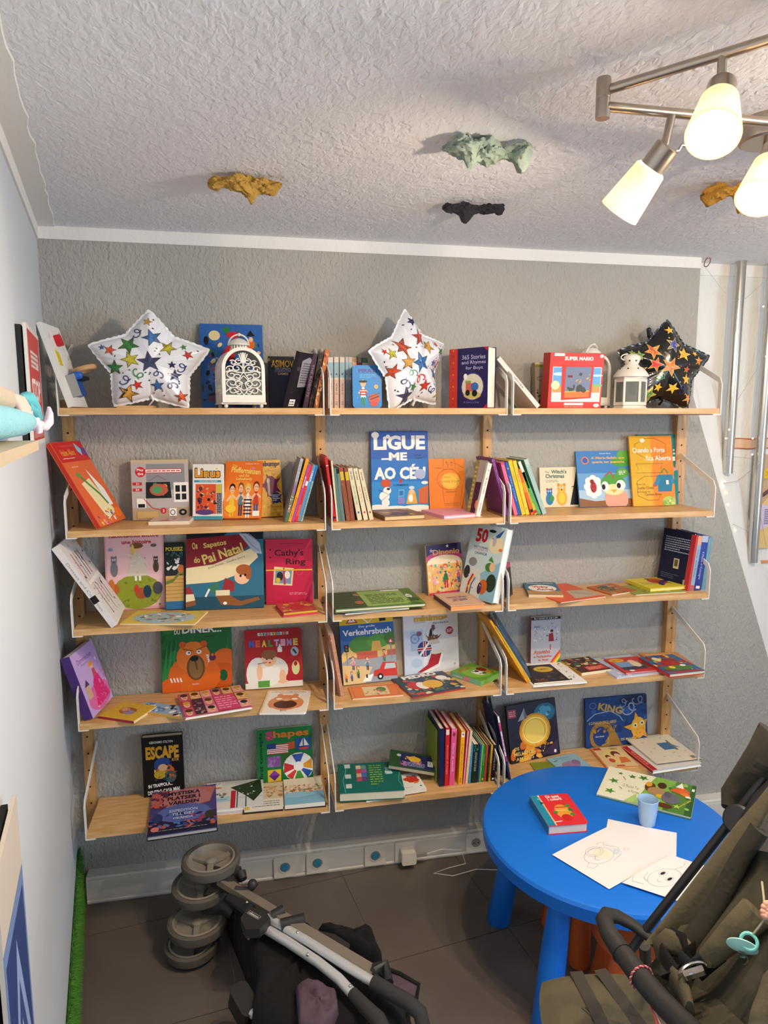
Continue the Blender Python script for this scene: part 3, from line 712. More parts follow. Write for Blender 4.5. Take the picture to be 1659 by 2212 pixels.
stand(1, ('1', 959, 1115), ('1', 1108, 1115), ('1', 953, 840), .022, H('ece8e2'), 'white comic album with a yellow cartoon title and orange battle scene', name='comic_album', hard=True, ytop=-.06,
      items=[('r', 0, 0, 1, .06, H('3a9ab0')), ('t', 'Linus', .5, .84, .88, .19, BK, .07), ('t', 'Linus', .5, .84, .84, .16, H('e8a020'), .03), ('e', .8, .92, .09, .04, W_), ('e', .8, .92, .04, .018, YL), ('r', .05, .67, .95, .71, H('3a9ab0')), ('t', 'VON DEN STERNEN', .52, .69, .6, .025, W_, 0), ('r', .1, .1, .78, .64, H('d8562a')), ('n', 8, 40, .12, .12, .76, .6, [H('e08a3a'), H('8a3a20'), H('5a2a4a'), BK, H('c8c0a0')], .035), ('e', .4, .13, .3, .05, H('5a3a7a')), ('r', .8, .1, .98, .64, H('8a8a90')), ('lines', .8, .12, .97, .62, 14, BK), ('r', .8, .48, .97, .64, H('c8b848'))])
stand(1, ('1', 1298, 1104), ('1', 1413, 1098), ('1', 1252, 822), .016, H('d8a838'), 'yellow spooky paperback with a purple ink splat behind the orange book', name='paperback', hard=False, ytop=-.03,
      items=[('n', 3, 70, 0, 0, 1, 1, [H('c89828'), H('e2b850'), H('b88a28')], .03), ('t', 'ebumps', .58, .92, .78, .12, H('3a1430'), .06), ('t', 'ng Special', .5, .81, .4, .03, BR, 0), ('s', .52, .55, .22, H('6a1848'), .3), ('e', .52, .55, .28, .17, H('6a1848')), ('e', .42, .63, .07, .05, H('b8b0a8')), ('r', .38, .38, .48, .6, H('a8a098')), ('s', .72, .33, .14, H('1e2a6a'), .1), ('e', .72, .33, .2, .1, H('1e2a6a')), ('lines', .56, .27, .88, .39, 4, W_), ('t', 'Stine', .62, .1, .3, .045, H('e8c860'), .01), ('lines', .5, .16, .95, .18, 1, BR)])
stand(1, ('1', 1108, 1115), ('1', 1297, 1114), ('1', 1108, 832), .018, H('e8762a'), 'orange children\'s novel with four friends on its cover, second shelf', name='hardcover_book',
      items=[('e', .5, .3, .6, .35, H('ec8a34')), ('t', 'Die', .26, .92, .12, .05, H('f2d060'), .01), ('t', 'Pfefferminzen', .56, .83, .78, .1, H('f0dc70'), .02, -.1), ('t', 'und das', .52, .745, .26, .05, H('f0dc70'), .01), ('t', 'Liebeskandy', .52, .68, .42, .06, H('f0dc70'), .015), ('t', 'Hortense Ullrich', .72, .955, .36, .025, W_, 0), ('s', .75, .87, .045, PK)]
      +fig(.22, .02, .6, H('e8c030'), BK, SK, .8, H('e8c030'))+fig(.45, .04, .6, H('5a7a8a'), H('8a4a20'), SK, .7)+fig(.86, .04, .62, H('c8442a'), H('7a3a18'), SK, .8, H('2a5a9a'))+fig(.64, 0, .62, W_, H('e0c040'), SK, .8, W_)+[('r', .54, .06+.06*i, .75, .085+.06*i, NV) for i in range(5)]+[('e', .2, .16, .14, .07, H('f0c838')), ('r', .78, .03, .96, .12, W_)])
spines(1, -.2, [('h', 186, 238, 440, 812, H('8c8c92'), 'grey paperback with a green foot leaning right, leftmost of the coloured five', [('r', 0, 0, .36, 1, H('b8b8c0')), ('t', 'LAURA MC QUINN', .2, .5, .3, .45, H('3a4a6a'), .01), ('r', .42, 0, .55, 1, H('8a6a9a')), ('r', .55, 0, .8, 1, H('7a7a60')), ('n', 2, 10, .55, 0, .85, 1, [H('4a4a3a'), W_, H('c86a4a')], .3), ('r', .85, 0, 1, 1, H('4a7a4a'))]),
                ('h', 240, 292, 530, 815, H('f0a02a'), 'orange paperback leaning right beside the grey one', [('t', 'Dr. Jones & B. Menn', .24, .5, .4, .42, BR, .01), ('t', 'FREUNDE SUCHEN', .78, .5, .34, .45, BR, .01)]),
                ('h', 294, 340, 560, 910, H('b04a90'), 'magenta paperback leaning right between orange and red', [('t', 'ZWEI', .3, .5, .2, .4, W_)]),
                ('h', 342, 384, 600, 920, H('d83028'), 'red paperback leaning right with a white label', [('r', .28, 0, .36, 1, W_), ('r', .7, 0, .9, 1, H('e8603a'))]),
                ('h', 386, 436, 640, 915, H('5a96c4'), 'light blue paperback leaning right beside the red one', [('t', 'MEER', .2, .5, .2, .4, W_), ('r', .9, 0, 1, 1, GY)]),
                ('h', 438, 470, 690, 925, H('2a76c0'), 'blue and mint thin book leaning right, nearest the post', [('r', .28, 0, 1, 1, H('a8c8bc')), ('lines', .3, .2, .95, .8, 1, H('4a7a6a'))])], depth=.15, hard=False, group='leaning books at the right end of the second shelf')

# ===== second tier, middle bay
spines(1, -.215, [('2', 152, 172, 78, 1275, H('c8282c'), 'tall red hardcover leaning left against the post, second shelf middle', [('r', .14, 0, .15, 1, W_), ('r', .93, 0, .96, 1, BK)]),
                 ('2', 174, 188, 128, 1310, H('e0d0b0'), 'thin cream booklet leaning beside the tall red hardcover', []),
                 ('2', 190, 216, 148, 1370, H('5a7a74'), 'worn teal hardcover leaning left, second shelf middle', []),
                 ('2', 218, 243, 168, 1372, H('6a7a7c'), 'worn grey-green hardcover leaning left beside the teal one', [('r', 0, 0, .1, 1, BK)]),
                 ('2', 253, 288, 190, 1365, H('8f4f38'), 'first brown hardcover with a yellow label leaning left', [('r', .08, .1, .24, .9, H('c8b02a')), ('r', .0, .1, .05, .9, H('b04040')), ('n', 2, 8, .3, 0, 1, 1, [H('a8664a')], .2)]),
                 ('2', 290, 322, 232, 1367, H('8c4e3c'), 'second brown hardcover with a yellow label leaning left', [('r', .08, .1, .24, .9, H('c8b02a')), ('n', 4, 8, .3, 0, 1, 1, [H('a8664a')], .2)]),
                 ('2', 343, 380, 262, 1372, H('d8cfae'), 'first cream paperback leaning left, beside the brown pair', [('t', 'DER KLEINE', .14, .5, .16, .35, BK, .01), ('t', 'DIE INSEL DER TIERE', .52, .5, .36, .3, GR, 0), ('e', .85, .5, .02, .2, BL)]),
                 ('2', 392, 428, 304, 1374, H('ded2b0'), 'middle cream paperback leaning left, second shelf', [('t', 'DER KLEINE', .14, .5, .16, .35, BK, .01), ('t', 'DER WALD', .5, .5, .3, .3, OR, 0), ('e', .85, .5, .02, .2, RD)]),
                 ('2', 438, 472, 346, 1380, H('dccfae'), 'rightmost cream paperback leaning left beside the blue comic album', [('t', 'DER KLEINE', .14, .5, .16, .35, BK, .01), ('t', 'DIE KRAFT', .5, .5, .3, .3, BR, 0), ('e', .85, .5, .02, .2, BR)])], depth=.17, group='worn books leaning left on the second shelf')
cl = lambda cx, cy, rx, ry: [('e', cx, cy, rx, ry, W_)]
stand(1, ('2', 456, 1722), ('2', 909, 1713), ('2', 447, 1079), .012, H('2a5cb0'), 'tall blue comic album with cloud lettering LIGUE ME AO CEU', name='comic_album',
      items=[('r', 0, 0, 1, .42, H('2f8ad0')), ('r', 0, .38, 1, .66, H('2a72c0'))]+cl(.08, .955, .065, .04)+cl(.3, .935, .04, .025)+
      [('t', 'LiGUE', .5, .86, .9, .18, W_, .045), ('t', 'ME', .47, .69, .32, .1, W_, .045), ('r', .18, .65, .34, .67, W_), ('t', 'AO CÉU', .5, .5, .9, .19, W_, .045), ('t', 'STUF', .82, .7, .11, .02, DB, .01), ('t', 'JANRY', .84, .665, .14, .02, DB, .01), ('t', '1', .51, .385, .05, .045, RD, .05), ('t', 'O PRIMEIRO!', .51, .335, .26, .025, DB, .02),
       ('e', .1, .04, .2, .06, W_), ('e', .4, .03, .3, .05, W_), ('e', .8, .03, .35, .055, W_), ('e', .25, .36, .09, .05, H('c8502a')), ('e', .27, .27, .07, .045, W_), ('e', .22, .2, .09, .06, W_), ('e', .24, .12, .07, .05, W_), ('l', [(.12, .28), (.3, .22), (.18, .15)], .006, DB), ('e', .29, .29, .03, .015, BK),
       ('p', [(.46, .18), (.56, .2), (.57, .28), (.47, .28)], H('6ab0d8')), ('p', [(.48, .2), (.55, .21), (.55, .265), (.48, .265)], H('2a6ab0')), ('r', .45, .1, .57, .18, H('8a80c0')), ('p', [(.6, .1), (.8, .1), (.76, .25), (.64, .25)], H('e0a83a')), ('e', .7, .25, .05, .03, SK), ('e', .7, .3, .05, .02, H('c8d8e8')), ('e', .68, .17, .04, .05, W_),
       ('p', [(.82, .1), (.98, .1), (1, .33), (.82, .28)], H('c8663a')), ('e', .93, .36, .06, .02, W_), ('e', .85, .47, .1, .06, H('a8b8dc'))])
flat(1, ('2', 555, 1752), ('2', 880, 1735), ('2', 540, 1698), .017, H('7a5038'), 'small brown illustrated hardcover lying before the blue comic album', name='hardcover_book', items=[('n', 6, 20, 0, 0, 1, 1, [H('a87848'), H('4a3020'), H('c8a060'), H('5a4a3a')], .18)], pages=H('d8bc8c'))
stand(1, ('2', 916, 1712), ('2', 1200, 1690), ('2', 912, 1298), .006, H('f0882a'), 'orange picture book with a yellow oval and a line drawing', hard=False,
      items=[('o', .55, .6, .32, .2, .006, H('8a4a18')), ('e', .6, .57, .27, .16, H('f4c04a')), ('e', .58, .56, .2, .12, H('f8d050')), ('l', [(.42, 1), (.4, .8), (.75, .8), (.72, 1)], .006, BR), ('l', [(.36, .5), (.42, .1), (.86, .1), (.94, .5)], .006, BR), ('l', [(.44, .13), (.84, .14)], .005, BR), ('l', [(.15, .83), (.35, .82), (.28, .8)], .006, BR), ('l', [(.7, .92), (.98, .82)], .005, BR), ('l', [(.46, .36), (.76, .36)], .008, BR),
             ('l', [(.5, .93), (.54, .82), (.56, .92)], .006, BR), ('l', [(.62, .93), (.64, .84), (.68, .93)], .006, BR), ('e', .5, .93, .02, .01, BR), ('e', .64, .93, .02, .01, BR), ('t', 'OLD', .52, .645, .2, .035, H('c8803a'), 0), ('t', 'DOG TOM', .6, .56, .5, .04, H('c8803a'), 0)])
flat(1, ('2', 1030, 1748), ('2', 1330, 1728), ('2', 942, 1694), .0125, H('e8a0b8'), 'pink hardcover lying flat beside the orange picture book', name='hardcover_book', pages=H('f0d8d8'), items=[('n', 2, 5, .2, .3, .8, .9, [H('f0b8c8'), H('d888a0')], .07)])
leanright(1, ('2', 1207, 1668), ('2', 1292, 1700), ('2', 1290, 1312), -.17, .02, H('8a7a78'), 'grey and purple paperback leaning right against the post, second shelf middle', y2=-.22,
          items=[('r', 0, 0, .3, 1, H('9a8238')), ('lines', .02, .1, .26, .9, 10, H('c8b868')), ('r', .3, 0, 1, .6, H('4a1e3a')), ('e', .75, .2, .15, .08, OR), ('r', .3, .6, 1, 1, H('a89a94'))])
spines(1, -.225, [('2', 1282, 1316, 1382, 1328, H('e8e2d8'), 'white spine with brown stripes leaning right against the post', [('n', 7, 12, .02, .2, .3, .8, [BR, H('c87a3a')], .15), ('t', 'LA VERA STORIA', .42, .5, .3, .35, H('4a3a30'), 0), ('t', 'ALVARO', .82, .5, .16, .3, H('4a3a30'), 0)])], depth=.02, hard=False)

# ===== second tier, right bay
spines(1, -.215, [('3', 118, 136, 32, 958, H('7a3a80'), 'purple hardcover leaning left, outermost of the bright spines', [('n', 3, 6, 0, .1, .4, .9, [H('c888c8')], .2)]),
                 ('3', 168, 189, 85, 980, H('e86a90'), 'pink hardcover leaning left beside the purple one', [('r', 0, 0, .04, 1, H('c83a60'))]),
                 ('3', 190, 210, 110, 980, H('2456a0'), 'blue hardcover leaning left beside the pink one', [('t', 'ZIPPY STORY', .5, .5, .5, .4, H('8ab0d8')), ('s', .12, .5, .3, YL)]),
                 ('3', 212, 234, 130, 970, H('f0c02a'), 'first yellow hardcover leaning left in the bright row', [('t', 'Il Segreto', .3, .5, .2, .4, BR), ('t', '11', .88, .5, .04, .4, BR)]),
                 ('3', 236, 258, 156, 972, H('ecc23a'), 'second yellow hardcover leaning left in the bright row', [('t', 'Il Segreto', .3, .5, .2, .4, BR), ('t', '12', .88, .5, .04, .4, BR)]),
                 ('3', 266, 284, 186, 1020, H('e0642a'), 'orange hardcover leaning left in the bright row', [('r', .3, 0, .5, 1, H('e8902a')), ('r', .88, 0, .95, 1, BK)]),
                 ('3', 286, 306, 205, 1030, H('b8b82a'), 'yellow-green hardcover leaning left in the bright row', [('t', 'COMPACT', .5, .5, .5, .4, GR), ('r', .9, 0, .97, 1, RD)]),
                 ('3', 308, 328, 186, 976, H('3f8a4a'), 'dark green hardcover leaning left in the bright row', [('r', 0, 0, .2, 1, H('d8dcd0')), ('r', .5, 0, 1, 1, H('5aa068'))]),
                 ('3', 334, 360, 222, 964, H('a0bcb4'), 'pale grey-green hardcover leaning left, innermost of the bright row', [('n', 2, 4, .1, .2, .9, .8, [W_], .12), ('r', 0, 0, .1, 1, H('b8ccb8'))])], depth=.17, group='bright spines leaning left on the second shelf right bay')
stand(1, ('3', 323, 1234), ('3', 562, 1232), ('3', 312, 1010), .008, H('e4d8b8'), "cream picture book titled The Witch's Christmas",
      items=[('t', 'The', .18, .88, .1, .05, H('2a5a50'), .01), ('t', "Witch's", .47, .89, .38, .1, H('2a5a50'), .03), ('t', 'Christmas', .37, .78, .46, .1, H('2a5a50'), .03), ('lines', .14, .62, .46, .69, 2, GY)]+beast(.22, .06, .42, H('2a78b0'), .75, RD)+beast(.52, .04, .55, H('e0a83a'), .8, H('c88a2a'), YL)+[('p', [(.72, .05), (1, .05), (.95, .5), (.9, .95), (.84, .6)], BK), ('p', [(.75, .5), (1, .48), (.92, .56)], BK), ('e', .27, .22, .06, .08, GR)])
stand(1, ('3', 553, 1245), ('3', 864, 1236), ('3', 513, 915), .008, H('3f7fc0'), 'blue picture book with a big-eyed green bird and a ladybird',
      items=[('r', 0, 0, 1, .45, H('a8c4d8')), ('r', 0, .3, 1, .6, H('6a9fd0')), ('p', [(0, 0), (1, 0), (1, .14), (.3, .1), (0, .16)], H('8a5a30')), ('e', .85, .8, .2, .09, H('4a9a3a')), ('e', .92, .92, .15, .1, H('5aa83a')), ('t', 'Conceicao Oliveira', .55, .955, .22, .025, W_, 0), ('t', 'A Maria-fadida que', .6, .87, .64, .055, H('e8b048'), .03), ('t', 'queria ser joaninha', .6, .795, .62, .055, H('e8b048'), .03), ('o', .16, .83, .06, .06, .02, OR), ('e', .16, .83, .05, .05, BL)]
      +[('e', .28+.11*math.cos(a), .36+.14*math.sin(a), .07, .07, W_) for a in [i*PI/4 for i in range(8)]]+[('e', .28, .36, .13, .15, W_), ('e', .28, .35, .06, .1, H('b02a2a')), ('e', .26, .45, .04, .04, H('8a2020')), ('n', 3, 8, .24, .28, .32, .42, [BK], .012)]
      +[('e', .7, .12, .22, .22, H('e8a088')), ('e', .66, .4, .24, .18, H('4f9a3a')), ('e', .66, .3, .2, .1, H('e8d8a0')), ('l', [(.52, .55), (.62, .62), (.68, .5)], .03, H('a8582a')), ('e', .5, .36, .07, .09, W_), ('e', .8, .38, .09, .09, W_), ('e', .47, .35, .035, .05, BK), ('e', .76, .37, .04, .05, BK), ('p', [(.6, .3), (.72, .3), (.66, .24)], H('e8a03a')), ('e', .85, .6, .12, .09, H('5aa03a')), ('lines', .78, .56, .92, .64, 3, W_)])
stand(1, ('3', 895, 1224), ('3', 1132, 1222), ('3', 880, 816), .012, H('1f7a78'), 'teal hardcover standing behind the yellow picture book', ytop=-.014, yb=-.045, items=[('r', .8, .62, 1, .68, W_), ('e', .85, .5, .08, .04, PK), ('lines', .88, .7, 1, .8, 2, W_)])
stand(1, ('3', 868, 1222), ('3', 1118, 1228), ('3', 852, 824), .008, H('e09a2a'), 'yellow picture book with handwritten white title and a blue shirt', ytop=-.026, yb=-.085,
      items=[('p', [(0, .0), (.45, 0), (.5, 1), (0, 1)], H('d8a826')), ('r', .5, 0, 1, 1, H('e2882a')), ('n', 6, 12, .05, .3, .6, .7, [H('e0b030')], .08), ('l', [(.12, .88), (.2, .9), (.35, .96), (.6, .96), (.85, .88), (.85, .76), (.6, .68), (.35, .68), (.12, .76), (.12, .88)], .006, H('7a4a18')), ('l', [(.12, .6), (.75, .6), (.7, .53), (.75, .47), (.12, .47), (.17, .53), (.12, .6)], .006, H('7a4a18')), ('l', [(.12, .35), (.3, .42), (.62, .42), (.62, .34)], .006, H('7a4a18')), ('l', [(.12, .35), (.12, .15), (.35, .08), (.6, .08), (.66, .17)], .006, H('7a4a18')),
             ('t', 'Quando a Porta', .44, .79, .76, .08, W_, .01), ('t', 'fica Aberta', .66, .68, .6, .07, W_, .01), ('t', 'Texto de', .2, .31, .22, .025, BR, 0), ('t', 'Luisa Costa', .32, .26, .36, .04, BR, .01), ('t', 'ilustração de', .26, .2, .3, .025, BR, 0), ('t', 'Carmen Bravo', .48, .165, .4, .035, BR, .01),
             ('p', [(.6, .2), (.92, .2), (.98, .44), (.62, .44)], H('2f7a9c')), ('p', [(.62, .44), (.5, .3), (.57, .27), (.68, .36)], H('3a86a8')), ('p', [(.95, .44), (1, .36), (1, .3), (.9, .34)], H('3a86a8')), ('l', [(.68, .46), (.78, .53), (.86, .46)], .02, GR), ('r', .8, .3, .86, .36, W_), ('e', .52, .29, .035, .02, H('c04a6a')), ('e', .84, .06, .15, .07, H('b0c86a')), ('n', 9, 9, .7, .02, .98, .12, [H('8ab04a'), H('d0dc8a')], .04), ('e', .3, .93, .06, .03, H('e8e0c0'))])

# ===== third tier, left bay
posed(2, (.135, -.2537, 1.6136, .547, .2167, .3113), .022, H('e0dcdc'), 'white sticker book of doll outfits leaning in the corner, third shelf', name='activity_book', pages=W_,
         items=[('n', 5, 60, .1, .08, .95, .95, [H('b02a3a'), H('8a8a98'), H('3a3a48'), H('d8b0b8'), H('b8a8d0'), H('c8a070')], .02)]+[('l', [(.25+.15*i, .1+.1*(i % 2)), (.3+.15*i, .45)], .012, c) for i, c in enumerate([BK, RD, GY, BR])]+[('l', [(.2+.15*i, .55), (.25+.15*i, .85)], .014, c) for i, c in enumerate([RD, GY, BK, RD])]+[('r', .1, .48, .95, .52, W_)], sitems=[('t', 'Dresses and Costumes', .5, .5, .6, .4, GY, 0), ('r', .62, 0, .7, 1, BK)])
stand(2, ('4', 350, 468), ('4', 690, 452), ('4', 333, 20), .012, H('e0a8b0'), 'pink French storybook with a girl and farm animals on a meadow',
      items=[('r', .03, .03, .97, .98, H('ecc0c4')), ('e', .53, .22, .42, .22, H('8f9a2c')), ('n', 4, 40, .12, .04, .92, .38, [H('7a8a24'), H('a8b03a'), H('6a7a20')], .02), ('t', 'Raconte-moi encore', .5, .93, .84, .05, H('b8283a'), .03), ('t', 'une histoire', .54, .85, .5, .05, H('b8283a'), .03),
             ('p', [(.48, .72), (.6, .72), (.74, .42), (.34, .42)], H('d8ccbc')), ('n', 8, 24, .4, .44, .68, .7, [H('b8a898'), W_], .008), ('e', .54, .76, .07, .05, SK), ('e', .54, .8, .11, .035, H('7a4a28')), ('e', .47, .75, .03, .07, H('e0c060')), ('l', [(.44, .68), (.3, .72)], .02, H('e0d0c0')), ('l', [(.62, .66), (.74, .52)], .02, H('e0d0c0')), ('r', .49, .36, .53, .42, W_), ('r', .56, .36, .6, .42, W_)]
      +beast(.15, .42, .26, H('7c7c84'), .8)+beast(.86, .46, .2, H('5a3a2a'), .8)+[('e', .14, .26, .09, .07, H('b8622a')), ('e', .1, .3, .05, .09, H('c8722a')), ('e', .6, .2, .1, .07, H('a8502a')), ('e', .7, .22, .07, .08, H('1e3a50')), ('e', .52, .26, .04, .05, H('c83a2a')), ('e', .88, .26, .08, .08, H('4a4a58')), ('e', .1, .76, .04, .02, H('8a9ab0')), ('e', .83, .8, .05, .02, H('6a5a50'))])
stand(2, ('4', 692, 480), ('4', 800, 474), ('4', 681, 92), .012, H('1c2428'), 'dark comic with yellow POUSSEZ title beside the large Christmas book', name='comic_album',
      items=[('r', 0, .02, 1, .5, H('c8a05a'))]+[('r', 0, .06+.055*i, 1, .066+.055*i, H('8a6028')) for i in range(8)]+[('r', 0, 0, 1, .12, H('2a6a9a')), ('p', [(0, .42), (.4, .45), (.8, .58), (1, .55), (1, .5), (.8, .52), (.4, .4), (0, .37)], H('6a7a2a')), ('t', 'POUSSEZ', .5, .9, .94, .06, H('e8d02a'), .03), ('n', 4, 14, .05, .6, .95, .75, [W_, H('c8d0d4')], .03), ('e', .85, .6, .2, .06, H('c8703a')), ('n', 7, 20, .05, .78, .95, .86, [H('3a5a50'), H('4a6a6a')], .02)])
stand(2, ('4', 806, 482), ('4', 1259, 465), ('4', 798, 38), .012, H('2f6f8c'), 'large blue Christmas picture book with a giant pointed shoe',
      items=[('r', 0, 0, 1, .16, H('1c4a60')), ('r', 0, .9, 1, 1, H('182430')), ('e', .62, .9, .15, .12, H('3a7a98')), ('p', [(0, .92), (.7, .97), (.85, .88), (.7, .7), (.35, .58), (0, .54)], H('8f2430')), ('p', [(0, .54), (.35, .58), (.7, .72), (.88, .8), (.93, .66), (.7, .45), (.4, .35), (0, .33)], H('ecdcb0')), ('p', [(.68, .98), (.78, .98), (.95, .85), (.98, .7), (.88, .72), (.78, .85)], H('b8c4d4')), ('l', [(.75, .95), (.85, .82), (.95, .74)], .012, H('8a9ab8')), ('l', [(.8, .98), (.92, .88)], .012, H('8a9ab8')),
             ('t', 'Os', .11, .83, .07, .09, H('e8d070'), .03, .1), ('t', 'Sapatos', .37, .84, .3, .09, H('e8d070'), .03, .15), ('t', 'do', .14, .645, .08, .08, H('e8d070'), .03, .1), ('t', 'Pai Natal', .47, .72, .54, .13, H('e8d070'), .03, .3), ('t', 'José Fanha   Sandra Serra', .52, .6, .5, .03, H('5a5040'), .0, .3),
             ('e', .72, .4, .1, .09, SK), ('e', .74, .5, .1, .07, H('a85a2a')), ('e', .8, .44, .04, .07, H('a85a2a')), ('e', .7, .42, .015, .018, BK), ('e', .76, .43, .015, .018, BK), ('p', [(.46, .22), (.62, .22), (.62, .34), (.5, .4)], H('9a2a30')), ('p', [(.28, .28), (.42, .36), (.42, .24), (.34, .2)], H('3a7a5a')), ('l', [(.3, .26), (.25, .16)], .025, W_), ('r', .38, .16, .56, .24, H('e8dcb8')), ('p', [(.38, .17), (.56, .17), (.7, .09), (.93, .14), (.95, .1), (.7, .03), (.45, .05)], H('8a5428')), ('p', [(0, .2), (.1, .2), (.12, .12), (0, .1)], H('e8dcb8')), ('p', [(0, .1), (.12, .12), (.13, .06), (0, .03)], H('8a5428')), ('p', [(0, .28), (.05, .3), (.1, .2), (0, .2)], H('9a2a30')), ('e', .5, .07, .025, .02, W_)])
stand(2, ('4', 1272, 446), ('4', 1541, 440), ('4', 1267, 71), .018, H('c8244a'), "crimson paperback with a yellow elastic band across its cover", name='paperback', hard=False, ytop=-.05,
      items=[('t', 'SEAN STEWART JORDAN WEISMAN', .55, .93, .5, .02, BK, 0), ('t', "Cathy's", .5, .78, .62, .13, H('2a1420'), .015), ('t', 'Ring', .64, .64, .42, .12, H('2a1420'), .015), ('p', [(.15, .3), (.56, .28), (.6, .55), (.18, .58)], H('e8d8a0')), ('p', [(.19, .33), (.53, .31), (.56, .52), (.21, .54)], H('7a98b8')), ('p', [(.38, .3), (.42, .3), (.4, .56), (.37, .56)], H('c8244a')), ('e', .3, .43, .07, .07, H('2a2a30')), ('e', .26, .37, .05, .04, H('e0c040')), ('e', .46, .45, .06, .06, W_), ('lines', .5, .14, .88, .18, 2, H('e8a0a8')), ('s', .1, .72, .02, BK), ('s', .1, .84, .02, BK), ('o', .72, .5, .07, .05, .006, H('e05a70')), ('n', 4, 6, .78, .02, .96, .1, [BK], .01), ('r', 0, .515, 1, .535, H('e8b83a'))])
flat(2, ('4', 425, 553), ('4', 858, 556), ('4', 522, 478), .005, H('e0c860'), 'pale yellow and blue booklet lying flat at the shelf front', name='booklet', hard=False, items=[('e', .5, .45, .42, .42, H('a8c4d4')), ('n', 5, 40, .2, .15, .8, .75, [H('8ab0c8'), W_, H('c8b8a0'), H('6a8a6a'), H('c87a6a')], .07), ('lines', .35, .88, .7, .96, 1, H('c85a3a'))])
flat(2, ('4', 1370, 510), ('4', 1575, 488), ('4', 1318, 455), .006, H('d84a5a'), 'small red board book lying beneath a yellow one, third shelf', name='board_book', hard=False, pages=H('c83a50'), items=[])
flat(2, ('4', 1372, 494), ('4', 1568, 474), ('4', 1322, 440), .008, H('c84a4a'), 'small red and yellow board book lying on top of another', name='board_book', hard=False, pages=H('c8b028'), lift=.0065, items=[('n', 9, 22, .05, .05, .95, .95, [H('e0b040'), H('b03a4a'), H('e08a8a'), H('7a9a4a')], .12), ('e', .5, .5, .25, .25, H('c8383a'))])

# ===== third tier, middle bay
flat(2, ('5', 240, 684), ('5', 735, 640), ('5', 190, 560), .006, H('4a5a98'), 'slim blue booklet at the bottom of the flat green pile', name='booklet', hard=False)
flat(2, ('5', 165, 668), ('5', 752, 636), ('5', 160, 545), .006, H('b8c8cc'), 'pale grey-blue booklet in the middle of the flat pile', name='booklet', hard=False, lift=.0065)
flat(2, ('5', 165, 650), ('5', 886, 600), ('5', 162, 517), .012, H('5a7a30'), 'large green picture book lying on top of the flat pile', lift=.013,
     items=[('r', 0, 0, .36, 1, H('3f4f22')), ('r', .36, .05, .86, .95, H('93b35a'))]+[('r', 0, .04+.12*i, .3, .09+.12*i, H('2a3018')) for i in range(8)]+[('lines', .42, .15, .8, .75, 8, H('4a5a28')), ('r', .64, .88, .86, .95, W_), ('e', .9, .5, .035, .12, W_), ('t', 'EIN', .9, .5, .04, .1, H('4a5a28'), 0), ('e', .3, .28, .05, .1, H('a8663a')), ('e', .33, .75, .04, .08, H('a8763a')), ('n', 5, 16, .84, .0, 1, .4, [H('3f5a22'), H('6a8a3a')], .08)])
stand(2, ('5', 911, 547), ('5', 1190, 502), ('5', 866, 145), .008, H('e8b870'), 'bright fairy tale book with a purple top band, middle bay',
      items=[('r', 0, .72, 1, 1, H('2c1a50')), ('e', .5, .7, .55, .16, H('b8407a')), ('e', .5, .62, .5, .16, H('f0e0c0')), ('r', 0, 0, 1, .6, H('e8b870')), ('n', 12, 90, .02, .02, .98, .62, [PK, H('3f9a7a'), YL, H('e8d0a0'), H('d84a5a'), H('5ab0a0'), W_], .035), ('t', 'Dinonio', .56, .84, .76, .11, H('d8a860'), .03), ('s', .6, .95, .04, W_), ('s', .14, .88, .05, H('b8a0e0')), ('r', 0, 0, 1, .05, H('c83a6a'))]+fig(.5, .12, .5, H('2f7a4a'), H('c8662a'), SK, .9, RD)+fig(.86, .2, .36, H('d85a8a'), BR, SK, .9, BL)+fig(.18, .1, .34, H('e8a0b8'), H('e0b040'), SK, .9, H('e8c060')))
posed(2, (1.331, -.101, -1.1144, .2586, .1731, .2751), .032, H('c8dce2'), 'thick pale blue storybook with a red 50 leaning right', name='story_collection', pages=W_, spine=W_,
          items=[('r', 0, 0, 1, .4, H('d8dcd8')), ('p', [(.6, 0), (1, 0), (1, .55), (.5, .35)], H('8fc0d4')), ('t', '50', .34, .85, .34, .19, H('c8242c'), .04), ('t', 'HISTORIAS', .37, .69, .4, .03, NV, .01), ('t', 'DE QUEM FOI', .38, .655, .4, .025, H('c87a8a'), .01), ('t', 'CRIANCA', .4, .61, .36, .035, NV, .01), ('e', .78, .76, .2, .12, H('ece0b8')), ('p', [(.62, .82), (.95, .98), (.85, .86)], H('2a5aa8')), ('e', .62, .93, .1, .02, BK), ('e', .72, .8, .05, .07, H('b8b8c8')), ('e', .93, .7, .05, .02, OR), ('e', .22, .48, .12, .06, H('8a8a90')), ('e', .1, .33, .09, .09, H('2a2a30')), ('l', [(.2, .02), (.22, .2), (.3, .32)], .03, RD), ('l', [(.24, .02), (.26, .2), (.34, .3)], .02, YL), ('l', [(.28, .02), (.3, .18), (.38, .28)], .02, BL),
                 ('e', .72, .45, .12, .06, H('3f8a3a')), ('p', [(.66, .54), (.72, .6), (.82, .52)], GR), ('e', .8, .46, .08, .06, SK), ('e', .84, .25, .14, .12, H('2c3a28')), ('e', .64, .18, .12, .1, H('c8642a')), ('e', .55, .15, .06, .08, H('4a2a50')), ('n', 8, 16, .05, .05, .6, .3, [W_, H('4a4a50'), H('c8d8dc')], .02)])
